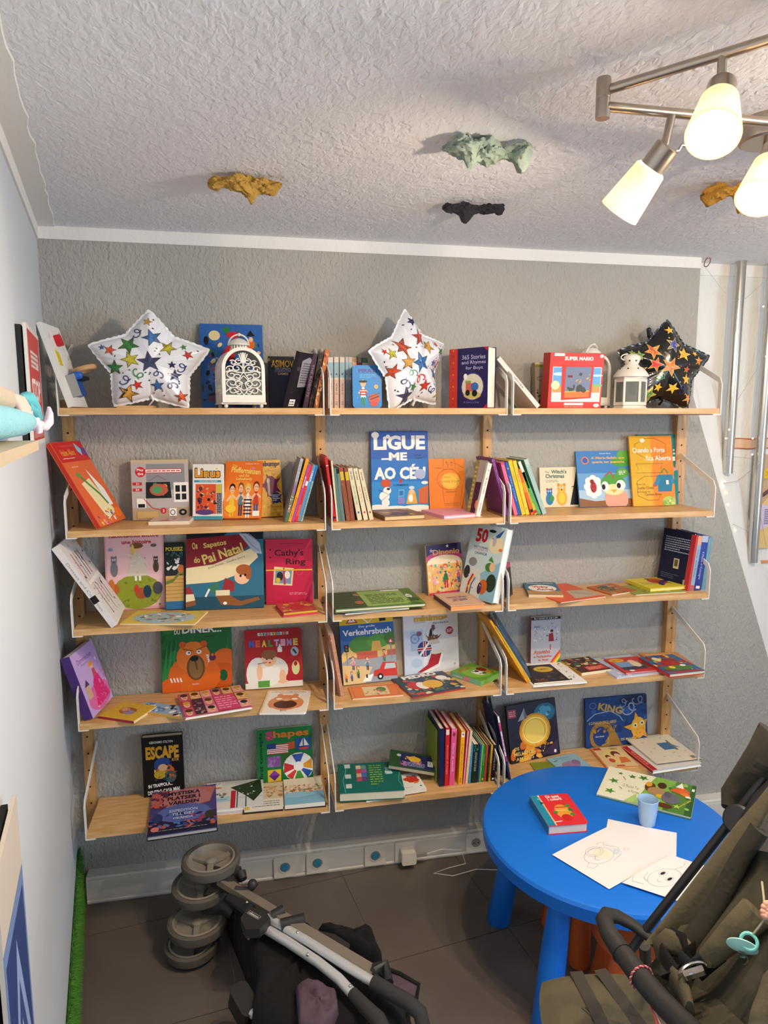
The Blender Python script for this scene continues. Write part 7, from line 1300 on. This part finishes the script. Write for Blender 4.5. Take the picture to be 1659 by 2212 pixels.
# ------------------------------------------------------------------ olive pushchair at the table
M_OL = mat('olive_fabric', H('514a36'), .92, bump=[(90, .0012, (1, 1, 1)), (7, .012, (1, 1, 1))]); M_OD = mat('dark_olive_fabric', H('2c281f'), .95, bump=[(20, .006, (1, 1, 1))]); M_OG = mat('olive_lining', H('3b3729'), .92, bump=[(8, .015, (1, 1, 1))]); M_ST = mat('stripe_fabric', H('39332c'), .95)
M_ARM = mat('grip_leatherette', H('201f20'), .6, bump=[(160, .0006, (1, 1, 1))])
o2 = V((1.35, -1.55, 0)); pc = thing('pushchair', 'olive green pushchair with black bumper bar beside the blue table', 'pushchair', loc=tuple(o2))
O2 = Matrix.Translation(-o2)
def e(u, v, k): return O2@Pd(u, v, k)
def ez(u, v, z): return O2@Pz(u, v, z)
def grid(name, cs, th, mt, puff=.0, n=14, parent=pc, rnd=0, seed=1):
    """quilted panel between four corners; cs in order a b c d"""
    A, B, C_, D = cs; nm = (B-A).cross(D-A).normalized()
    if nm.z < 0: nm = -nm
    def at(a, b): return (A*(1-a)+B*a)*(1-b)+(D*(1-a)+C_*a)*b
    m = MB(); vs = []
    for s in (0, 1):
        for j in range(n+1):
            for i in range(n+1):
                a, b = i/n, j/n
                if rnd:
                    x, y = 2*a-1, 2*b-1; k = 1-rnd*.5*(x*x*y*y)
                    a2, b2 = (x*k+1)/2, (y*k+1)/2
                else: a2, b2 = a, b
                p = at(a2, b2); e_ = (1-(2*a-1)**6)*(1-(2*b-1)**6)
                vs.append(p+nm*((puff*e_*(1+.25*math.sin(a*9+seed)*math.sin(b*7+seed)) if s else -th*e_**.5)))
    k = (n+1)*(n+1)
    fs = [(j*(n+1)+i, j*(n+1)+i+1, (j+1)*(n+1)+i+1, (j+1)*(n+1)+i) for j in range(n) for i in range(n)]
    m.add(vs, [tuple(reversed(f)) for f in fs]+[tuple(x+k for x in f) for f in fs]+
          [(i, i+1, k+i+1, k+i) for i in range(n)]+[(n*(n+1)+i+1, n*(n+1)+i, k+n*(n+1)+i, k+n*(n+1)+i+1) for i in range(n)]+
          [((j+1)*(n+1), j*(n+1), k+j*(n+1), k+(j+1)*(n+1)) for j in range(n)]+[(j*(n+1)+n, (j+1)*(n+1)+n, k+(j+1)*(n+1)+n, k+j*(n+1)+n) for j in range(n)])
    o = m.build(name, mt, parent, smooth='all'); return o, at, nm
ZQ = .56
seat, sat, sn = grid('leg_rest_pad', [ez(1195, 2330, ZQ), ez(1560, 2330, ZQ), ez(1405, 2098, ZQ), ez(1150, 2110, ZQ)], .03, M_OL, .014, 20, rnd=.28)
def ribbon(name, fn, wd_, pts, mt, parent, lift=.001):
    m = MB(); vs = []
    for i, (a, b) in enumerate(pts):
        a2, b2 = pts[min(i+1, len(pts)-1)]; a1_, b1_ = pts[max(i-1, 0)]
        d = (fn(a2, b2)-fn(a1_, b1_)).normalized(); p = fn(a, b)
        s = d.cross(V((0, 0, 1))).normalized()
        vs += [p+s*wd_/2+V((0, 0, lift)), p-s*wd_/2+V((0, 0, lift))]
    m.add(vs, [(2*i, 2*i+1, 2*i+3, 2*i+2) for i in range(len(pts)-1)]); return m.build(name, mt, parent)
top = lambda a, b: sat(a, b)+V((0, 0, .0175))
for x0, x1 in ((.42, .36), (.72, .56)):
    ribbon('dark_stripe', lambda a, b: sat(a, b)+V((0, 0, .0135*(1+.25*math.sin(a*9+1)*math.sin(b*7+1)))), .028, [(x0+(x1-x0)*i/16, .02+.96*i/16) for i in range(17)], M_ST, seat, .0022)
A, T = art([('l', [(.5+.1*k, .3), (.4+.14*k, .9)], .05, BK) for k in range(-2, 4)]+[('o', .55, .1, .3, .2, .05, BK)], .05, .04, lambda x, y, ee: tuple(top(.30, .42)+V((x, y, ee*3-.001)))); A.build('embroidery', M_MATT, seat)
# the frame tube, the reclined back and its fabric
tube_a, tube_b, tube_c = e(1378, 2030, 1.66), e(1590, 1760, 1.60), e(1690, 1630, 1.56)
m = MB(); m.tube([tube_a+V((-.02, .0, -.03)), tube_a, tube_b, tube_c], [.0085]*4, 16); m.build('side_tube', M_BLACK, pc, smooth=40)
back, bat, bn = grid('backrest_side', [e(1390, 2040, 1.64), e(1520, 2040, 1.62), e(1720, 1640, 1.5), e(1640, 1715, 1.56)], .01, M_OL, .012, 12, seed=2)
grid('backrest', [e(1385, 2110, 1.62), e(1640, 2330, 1.38), e(1880, 1880, 1.25), e(1600, 1830, 1.6)], .02, M_OG, -.03, 18, seed=4)
grid('seat_cushion', [e(1390, 2095, 1.64), e(1560, 2400, 1.32), e(1700, 2300, 1.33), e(1480, 2090, 1.60)], .02, M_OG, .0, 12, seed=3)
m = MB(); m.tube([e(1640, 1790, 1.53), e(1600, 1850, 1.55), e(1560, 1930, 1.57), e(1510, 2010, 1.585), e(1470, 2060, 1.59)], [(.012, .02)]*5, 10); m.build('side_fold', M_OD, pc, smooth=60)
# shoulder pads, straps and buckle
def pad(name, a, b, w0, th, mt, sq=.9):
    d = (b-a); m = MB(); m.tube([a, a+d*.03, a+d*.35, a+d*.7, a+d*.97, b], [(w0*1.1, th*.7), (w0*1.3, th), (w0*1.2, th), (w0*.98, th*.9), (w0*.8, th*.8), (w0*.68, th*.5)], 20, flat=(b-a).cross(ray(1580, 2000))); return m.build(name, mt, pc, smooth=50)
pad('shoulder_pad', e(1637, 1968, 1.44), e(1524, 2075, 1.47), .0195, .015, M_OL)
grid('shoulder_pad', [e(1610, 2230, 1.27), e(1700, 2230, 1.25), e(1700, 2060, 1.28), e(1652, 2105, 1.3)], .012, M_OL, .012, 8, seed=3)
m = MB(); m.tube([e(1550, 2058, 1.475), e(1520, 2082, 1.49), e(1500, 2100, 1.49)], [(.018, .004)]*3, 8); m.build('harness_strap', M_BLACK, pc, smooth=True)
m = MB()
m.tube([e(1455, 2035, 1.56), e(1480, 2045, 1.53), e(1490, 2075, 1.52), e(1475, 2100, 1.52), e(1445, 2110, 1.54)], [(.024, .006)]*5, 8); m.tube([e(1430, 2060, 1.56), e(1450, 2090, 1.53), e(1475, 2130, 1.5)], [(.02, .006)]*3, 8); m.tube([e(1500, 2050, 1.53), e(1470, 2070, 1.5), e(1500, 2100, 1.48)], [(.016, .004)]*3, 8); m.build('harness_strap', M_BLACK, pc, smooth=60)
m = MB(); m.tube([e(1432, 2075, 1.575), e(1428, 2050, 1.57), e(1445, 2035, 1.555), e(1470, 2040, 1.54), e(1492, 2058, 1.525)], [(.008, .02), (.012, .022), (.012, .022), (.010, .02), (.005, .014)], 12); m.build('waist_pad', M_OL, pc, smooth=60)
m = MB(); m.tube([e(1455, 2120, 1.52), e(1480, 2150, 1.47), e(1490, 2190, 1.44)], [(.024, .008), (.03, .01), (.022, .008)], 12); m.build('crotch_pad', M_OL, pc, smooth=60)
bk = e(1502, 2098, 1.455); bx_ = (e(1530, 2092, 1.455)-e(1478, 2108, 1.455)).normalized(); by_ = (e(1500, 2080, 1.47)-e(1506, 2110, 1.44)); by_ = (by_-bx_*by_.dot(bx_)).normalized(); bz_ = bx_.cross(by_)
if bz_.dot(CAM-o2-bk) < 0: bz_ = -bz_
Mb = frame(bk, bx_, by_, bz_)
m = MB(); m.tube([Mb@V((.024*math.cos(a), .002+.020*math.sin(a), 0)) for a in [PI*i/12 for i in range(13)]], [(.003, .005)]*13, 8); m.rbox(.034, .016, -.003, .004, .003, x0=-.02, y0=-.012, M=Mb); m.rbox(.010, .010, .004, .006, .002, x0=-.012, y0=-.009, M=Mb); m.build('buckle', M_CHROME, pc, smooth=40)
# hub of the hood and the dark folded hood
hc = e(1596, 1772, 1.58); hd = (CAM-o2-hc).normalized(); hd = (hd+V((-.5, .2, .1))).normalized(); Mh = Matrix.Translation(hc)@hd.to_track_quat('Z', 'Y').to_matrix().to_4x4()
m = MB(); m.lathe([(.026, -.03), (.028, -.026), (.028, .006), (.024, .01), (.001, .01)], n=30, M=Mh); m.build('hood_hinge', M_BLACK, pc, smooth=35)
hood = [(1572, 1745, 1.62), (1580, 1720, 1.63), (1610, 1690, 1.62), (1665, 1650, 1.6), (1700, 1620, 1.6)]
m = MB(); m.tube([e(*h_) for h_ in hood], [(.012, .012), (.02, .022), (.03, .03), (.05, .05), (.06, .06)], 16); m.tube([e(1595, 1700, 1.63), e(1640, 1655, 1.63), e(1690, 1600, 1.62)], [.018, .034, .05], 14); m.build('folded_hood', M_OD, pc, smooth=60)
m = MB(); m.tube([e(1610, 1780, 1.57), e(1640, 1730, 1.56), e(1690, 1680, 1.55)], [.012, .014, .014], 10); m.build('hood_rib', M_BLACK, pc, smooth=60)
# bumper bar
bb_ = [(1425, 2045, 1.66), (1398, 2020, 1.655), (1365, 1996, 1.65), (1335, 1980, 1.645), (1313, 1976, 1.63), (1305, 1990, 1.60), (1318, 2020, 1.575), (1345, 2060, 1.55), (1385, 2112, 1.51), (1430, 2165, 1.47), (1480, 2215, 1.43), (1530, 2265, 1.38)]
rr_ = [(.008, .012), (.008, .012), (.009, .013), (.010, .015), (.012, .016), (.014, .017), (.0165, .018), (.018, .0185), (.019, .019), (.019, .019), (.019, .019), (.019, .019)]
m = MB(); m.tube([e(*p) for p in bb_], rr_, 20); bar = m.build('bumper_bar', M_ARM, pc, smooth=60)
for (u, v, k) in ((1345, 2060, 1.55), (1385, 2112, 1.51)):
    i = [b_[:2] for b_ in bb_].index((u, v)); a, b = e(*bb_[i-1]), e(*bb_[i+1]); c = e(u, v, k); d = (b-a).normalized()*.001
    m = MB(); m.tube([c-d, c+d], .0193+.0004, 20); m.build('bar_seam', M_BLACK, bar)
# parts of the chassis below, mostly out of the picture
m = MB(); m.tube([e(1392, 2040, 1.72), e(1400, 2130, 2.0), O2@V((1.62, -1.12, .1))], .012, 12); m.build('chassis_tube', M_BLACK, pc, smooth=40)
for p_ in ((1.62, -1.12, .09), (2.0, -1.6, .09)):
    m = MB(); m.lathe([(.06, -.014), (.088, -.012), (.09, 0), (.088, .012), (.06, .014)], n=32, M=O2@Matrix.Translation(p_)@Matrix.Rotation(PI/2, 4, 'X')); m.build('wheel', M_GUN, pc, smooth=40)
# pacifier on its beaded clip
pf = e(1610, 2040, 1.40); pt_ = thing('pacifier', 'turquoise pacifier hanging on a beaded clip across the olive pushchair', 'pacifier', loc=tuple(V(o2)+pf))
PI_ = Matrix.Translation(-pf)
def f_(u, v, k): return PI_@e(u, v, k)
M_TQ = mat('turquoise_plastic', H('7fd0c8'), .3); 
c = f_(1603, 2050, 1.395); Ms = Matrix.Translation(c)@(V((-.5, -.6, -.3))).to_track_quat('Z', 'Y').to_matrix().to_4x4()@Matrix.Scale(1.35, 4, (1, 0, 0))
m = MB(); m.lathe([(.001, .002), (.010, .0), (.017, -.004), (.0165, -.006), (.008, -.003), (.001, -.002)], n=24, M=Ms); m.build('shield', mat('mint_plastic', H('a9e0d6'), .3), pt_, smooth=50)
c = f_(1618, 2034, 1.39); rg = (ray(1618, 2034)).to_track_quat('Z', 'Y').to_matrix().to_4x4()
m = MB(); m.tube([Matrix.Translation(c)@rg@V((.0115*math.cos(a*PI/9), .0115*math.sin(a*PI/9), 0)) for a in range(18)], .0028, 8, closed=True); m.build('ring', M_TQ, pt_, smooth=True)
m = MB(); m.ball(f_(1605, 2072, 1.40), .008, 14, 9, sc_=(1, 1, 1)); m.tube([f_(1603, 2055, 1.397), f_(1605, 2066, 1.40)], [.005, .006], 10); m.build('teat', M_GLASS, pt_, smooth=True)
m = MB(); m.tube([f_(1624, 2022, 1.39), f_(1640, 2002, 1.385), f_(1652, 1985, 1.38), f_(1650, 1940, 1.40), f_(1646, 1905, 1.42)], .0018, 6); m.build('cord', mat('cream_cord', H('a8a288'), .7), pt_, smooth=True)
M_BD = mat('peach_beads', H('e0a68e'), .6)
for k in range(9):
    a = k*.8; m = MB(); m.ball(f_(1655+4*math.cos(a)*1.4, 1972+14*math.sin(a*.9)-6, 1.378), .0055, 10, 7); m.build('bead', M_BD, pt_, smooth=True)
# thread bracelet on the bar
br = e(1385, 2105, 1.515); bt2 = thing('thread_bracelet', 'red and white twisted thread tied around the bumper bar', 'bracelet', loc=tuple(V(o2)+br))
a, b = e(*bb_[7]), e(*bb_[9]); d = (b-a).normalized(); sx_ = d.cross(V((0, 0, 1))).normalized(); sz_ = sx_.cross(d)
for nm_, of, cc in (('red_thread', 0, H('b8323c')), ('white_thread', PI, H('c8a0a0'))):
    pts = []
    for i in range(60):
        a_ = 2*PI*i/59; rr = .0205+.0012*math.cos(a_*14+of); pts.append(sx_*rr*math.cos(a_)+sz_*rr*math.sin(a_)+d*(.0012*math.sin(a_*14+of)))
    base_ = e(*bb_[8])-br
    pts = [p+base_ for p in pts]
    m = MB(); m.tube(pts, .0013, 6)
    st = base_-sz_*.0+sx_*(-.02)*0+(e(1393, 2130, 1.475)-br)-base_
    tail = [base_+sx_*-.021*(1 if False else 1) if False else (e(1388, 2118, 1.485)-br), e(1395, 2140, 1.48)-br, e(1400, 2160, 1.475)-br, e(1412+6*(of > 0), 2190, 1.465)-br, e(1425+8*(of > 0), 2230, 1.44)-br]
    m.tube(tail, .0014, 6); m.build(nm_, mat(nm_, cc, .8), bt2, smooth=True)

# ------------------------------------------------------------------ things on the left wall
def wallM(u, v, off=0.0):
    p = Pw(u, v, off); return p
# red notice sign standing off the wall
tl_ = Pw(46, 690, .03); br_ = Pw(88, 952, .03)
s0 = (tl_-LWP).dot(LWD); s1_ = (br_-LWP).dot(LWD)
sgn = thing('wall_sign', 'red and white wall sign seen edge-on above the plush on the left wall', 'sign', M=frame(LWP+LWD*(.82), -LWD, V((0, 0, 1)), LWN))
zt_, zb_ = 1.985, 1.705
wS = .31
m = MB(); m.rbox(wS, zt_-zb_, .016, .023, .004, H('dcd8d2'), y0=zb_); pn = m.build('panel', M_PRINT, sgn)
m = MB()
for yy in (zb_+.04, zt_-.05): m.box((.03, yy, 0), (.06, yy+.02, .016)); m.box((wS-.06, yy, 0), (wS-.03, yy+.02, .016))
m.box((.002, zb_+.005, .001), (wS*.98, zt_-.005, .012), H('2a2826')); m.build('standoffs_and_gap_shade', mat('gap_shade_black', H('1c1b1a'), .8), sgn)  # black slab fills the gap behind the panel, standing in for its shade
A, T = art([('r', .05, .04, .95, .96, H('c03430')), ('r', .2, .66, .8, .8, H('d8c8c4')), ('lines', .22, .67, .78, .79, 3, H('b05048')), ('t', 'STOP', .5, .47, .7, .2, H('e8e0dc'), .04), ('lines', .15, .2, .85, .34, 4, H('e8d8d4')), ('r', .1, .06, .9, .14, H('c87870'))], wS, zt_-zb_, lambda x, y, ee: (x, zb_+y, .0232+ee)); A.build('sign_print', M_PRINT, pn); T.build('sign_lettering', M_PRINT, pn)
# little wooden shelf with a pastel plush toy
sh_ = thing('small_wall_shelf', 'small pale wooden shelf on the left wall under the plush toy', 'shelf', M=frame(LWP+LWD*1.56, -LWD, V((0, 0, 1)), LWN))
m = MB(); m.box((-.3, 1.722, 0), (.115, 1.736, .085)); m.build('board', mat('pale_wood', H('c0ae94'), .6), sh_)
m = MB(); m.box((-.3, 1.69, 0), (.09, 1.722, .012)); m.build('back_strip', mat('pale_wood', H('c0ae94'), .6), sh_)
pl_ = thing('plush_unicorn', 'pastel blue and pink plush toy horse lying on the small wall shelf', 'plush toy', M=frame(LWP+LWD*1.46, -LWD, V((0, 0, 1)), LWN))
M_PB = mat('blue_plush', H('8cc6d2'), .95, bump=[(60, .003, (1, 1, 1))]); M_PP = mat('pink_plush', H('ecc0b4'), .95, bump=[(60, .003, (1, 1, 1))]); M_PW = mat('lilac_plush', H('e0d4de'), .95, bump=[(60, .003, (1, 1, 1))]); M_TQP = mat('teal_plush', H('5fb6c2'), .9, bump=[(60, .003, (1, 1, 1))])
def pt3(x, y, z): return V((x*1.75+.10, 1.767+(y-1.70)*.8, z))
M_PC = mat('cream_plush', H('bfb09c'), .95, bump=[(60, .003, (1, 1, 1))])
R = random.Random(9)
m = MB(); m.tube([V((-.3, 1.765, .045)), V((-.1, 1.764, .05)), V((.1, 1.762, .052)), V((.2, 1.764, .052)), V((.235, 1.766, .05))], [.022, .023, .021, .017, .010], 16); m.build('body', M_PB, pl_, smooth=60)
m = MB(); m.tube([V((-.3, 1.80, .035)), V((-.1, 1.80, .038)), V((.05, 1.797, .04)), V((.14, 1.79, .045))], [.016, .018, .017, .008], 14); m.build('blanket', M_PC, pl_, smooth=60)
m = MB(); m.ball(V((.25, 1.764, .052)), .019, 16, 10, sc_=(1.2, .9, 1.0)); m.tube([V((.255, 1.762, .055)), V((.29, 1.757, .062)), V((.31, 1.757, .066))], [.015, .012, .008], 12)
m.tube([V((.30, 1.752, .066)), V((.325, 1.752, .072)), V((.345, 1.762, .078)), V((.348, 1.778, .08)), V((.34, 1.79, .08))], [.005, .008, .009, .007, .003], 10)
for k in range(5): m.tube([V((.235+.012*k, 1.77, .058)), V((.245+.013*k, 1.758, .066)), V((.25+.013*k, 1.742, .066))], [.006, .007, .003], 8)
m.build('head', M_PW, pl_, smooth=60)
m = MB(); m.tube([V((.17, 1.806, .052)), V((.205, 1.80, .056)), V((.25, 1.786, .062)), V((.285, 1.768, .07))], [.003, .016, .012, .003], 12); m.tube([V((.18, 1.79, .056)), V((.23, 1.782, .062)), V((.27, 1.766, .068))], [.008, .010, .004], 10); m.build('mane_tuft', M_TQP, pl_, smooth=60)
m = MB()
for k in range(6):
    x_ = .02+.028*k; m.tube([V((x_, 1.806, .046)), V((x_+.025, 1.80, .052)), V((x_+.04, 1.786, .058)), V((x_+.03, 1.768, .062))], [.003, .007, .007, .003], 8)
m.build('pink_mane', M_PP, pl_, smooth=60)
# blue picture low on the left wall
pic = thing('wall_picture', 'blue and white picture on thin spacers, low on the left wall', 'picture', M=frame(LWP+LWD*1.46, -LWD, V((0, 0, 1)), LWN))
wP = .21; zb2, zt2 = .55, 1.19
PM = frame(LWP+LWD*1.68, -LWD, V((0, 0, 1)), LWN); pic.matrix_world = PM
m = MB(); m.box((0, zb2, .016), (wP, zt2, .022), H('c8bdb0')); pb_ = m.build('board', M_PRINT, pic)
m = MB(); m.box((0, zb2+.01, .0005), (wP*.98, zt2-.01, .010), H('151412')); m.build('gap_shade_slab', mat('gap_shade_black', H('1c1b1a'), .8), pic)  # black filler paints in the dark of the gap behind the board
for zz in (zb2+.15, zt2-.08):
    m = MB(); m.box((.004, zz, .010), (.02, zz+.018, .016), H('c8c4b4')); m.build('spacer', M_PRINT, pic)
A, T = art([('r', 0, 0, 1, .82, H('6f86b4')), ('r', .06, .04, .94, .78, H('2f4278')), ('p', [(.5, .1), (.85, .42), (.5, .74), (.15, .42)], H('8fa4cc')), ('p', [(.5, .2), (.75, .42), (.5, .64), (.25, .42)], H('3a4a80')), ('p', [(.5, .3), (.64, .42), (.5, .54), (.36, .42)], H('a8b8d8')), ('r', .06, .04, .94, .1, H('8a7ab0'))], wP, zt2-zb2, lambda x, y, ee: (x, zb2+y, .0222+ee)); A.build('picture_print', M_PRINT, pb_)

# ------------------------------------------------------------------ stair side: poles, fairy lights, craft board
def zface(x, y): return ZT-SL*(x-XT)+.39*(y/.08)
for k, (x, lb) in enumerate(((2.548, 'polished steel pole from ceiling to stair string, nearer the shelves'), (2.70, 'polished steel pole from ceiling to stair string, farther right'))):
    zb3 = zface(x, .045)
    t = thing('stair_pole', lb, 'pole', loc=(x, .03, zb3), group='steel poles beside the stairs')
    m = MB(); m.tube([(0, 0, -.02), (0, 0, ZC-zb3)], .0215, 28); m.build('pole', mat('polished_steel', H('c8c4bc'), .22, metal=1.0), t, smooth=40)
M_LED = mat('fairy_bulb', H('ffe8a8'), .3, emis=H('ffe0a0'), emis_s=4.0)
R = random.Random(6); fl_ = thing('fairy_lights', 'string of tiny warm fairy lights wound around the steel poles', 'fairy lights', loc=(2.6, .02, 1.3))
FI = Matrix.Translation((-2.6, -.02, -1.3))
pxs = [(1520, 572), (1560, 625), (1585, 650), (1610, 645), (1650, 610), (1655, 700), (1640, 790), (1590, 870), (1572, 950), (1566, 985), (1620, 990), (1645, 1000), (1590, 1040), (1562, 1045), (1555, 1060), (1570, 1085), (1580, 1130), (1615, 1148), (1640, 1100), (1655, 1180)]
ppt = [FI@Py(u, v, .012) for u, v in pxs]
m = MB(); m.tube(ppt, .0009, 5); m.build('wire', mat('thin_wire', H('b0aca0'), .4, metal=.6), fl_)
for (u, v) in ((1649, 662), (1575, 928), (1568, 947), (1625, 982), (1560, 1045), (1563, 1050), (1556, 1062), (1570, 1064), (1573, 1090), (1589, 1145), (1626, 947), (1655, 770), (1560, 1068), (1566, 1040)):
    p = FI@Py(u, v, .010); m = MB(); m.ball(p, .0035, 8, 6); m.build('light_bead', M_LED, fl_, smooth=True)
m = MB(); c = Py(1527, 570, -.003); m.tube([c+V((.012*math.cos(a)+.006*math.sin(a), -.002, .018*math.sin(a)+.006)) for a in [2*PI*i/16 for i in range(16)]], .002, 6, closed=True, col=H('8a5a4a')); tag(m.build('hair_band', M_MATT, smooth=True), 'small brown elastic loop at the top corner of the white jamb', 'elastic band')
# painted paper border and craft board on the stair wall
m = MB(); a, b = Py(1580, 947, .087), Py(1700, 947, .087); m.box((a.x, .0862, b.z-.04), (3.2, .0885, a.z), H('e4bfa0')); bd_ = m.build('strip', M_MATT)
bd_['label'] = 'peach paper border strip on the pale stair wall, upper one'; bd_['category'] = 'paper border'; bd_.name = 'paper_border'
m = MB(); za = a.z
for zz in (za-.002, b.z-.042): m.tube([(a.x+.02*i, .0852, zz+.002*math.sin(i)) for i in range(34)], .0022, 5, H('c8643a'))
tag(m.build('crayon_edge', M_MATT, bd_), None)
a = Py(1636, 1214, .087); m = MB(); m.box((a.x, .084, a.z-.006), (3.2, .0885, a.z+.006), H('d8906a')); tag(m.build('paper_border', M_MATT), 'thin orange paper strip on the stair wall below the craft board', 'paper border')
a, b = Py(1630, 982, .08), Py(1635, 1184, .08)
cb = thing('craft_board', 'tan craft board with yellow dots and lilac oval on the stair wall', 'craft board', loc=(a.x, .085, b.z))
hB = a.z-b.z
m = MB(); m.box((0, -.006, 0), (.4, 0, hB), H('c8a888')); m.build('board', M_MATT, cb)
m = MB(); m.prism([(0, 0), (.4, 0), (.4, hB*.9), (.14, hB*.8), (.07, hB*.52), (.04, hB*.45), (.035, hB*.3), (.01, hB*.2), (.025, hB*.1)], 0, .003, H('e0bf80'), M=frame(V((0, -.0062, 0)), V((1, 0, 0)), V((0, 0, 1)), V((0, -1, 0)))); m.build('yellow_paper', M_MATT, cb)
Mq = frame(V((0, -.0095, 0)), V((1, 0, 0)), V((0, 0, 1)), V((0, -1, 0)))
m = MB(); m.prism([(.055+.045*math.cos(t_), hB*.34+.055*math.sin(t_)) for t_ in [2*PI*i/20 for i in range(20)]], 0, .002, H('cfc4e4'), M=Mq); m.build('lilac_oval', M_MATT, cb)
A, T = art([('lines', .1, .0, 1, 1, 9, BK)], .05, .07, lambda x, y, ee: (.06+x, -.0118-ee, hB*.34-.035+y)); T.build('oval_lettering', M_MATT, cb)
m = MB(); m.lathe([(.022, 0), (.022, .006), (.010, .006), (.0095, .002)], n=24, M=Matrix.Translation((.055, -.009, hB*.80))@Matrix.Rotation(PI/2, 4, 'X'), col=H('e0c02a')); m.build('yellow_dot', M_MATT, cb, smooth=30)
m = MB(); m.prism([(.07+.04*math.cos(t_)*.9+.012*math.sin(t_), hB*.60+.016*math.sin(t_)+.02*math.cos(t_)) for t_ in [2*PI*i/18 for i in range(18)]], 0, .003, H('5a4048'), M=Mq); m.build('brown_leaf', M_MATT, cb)
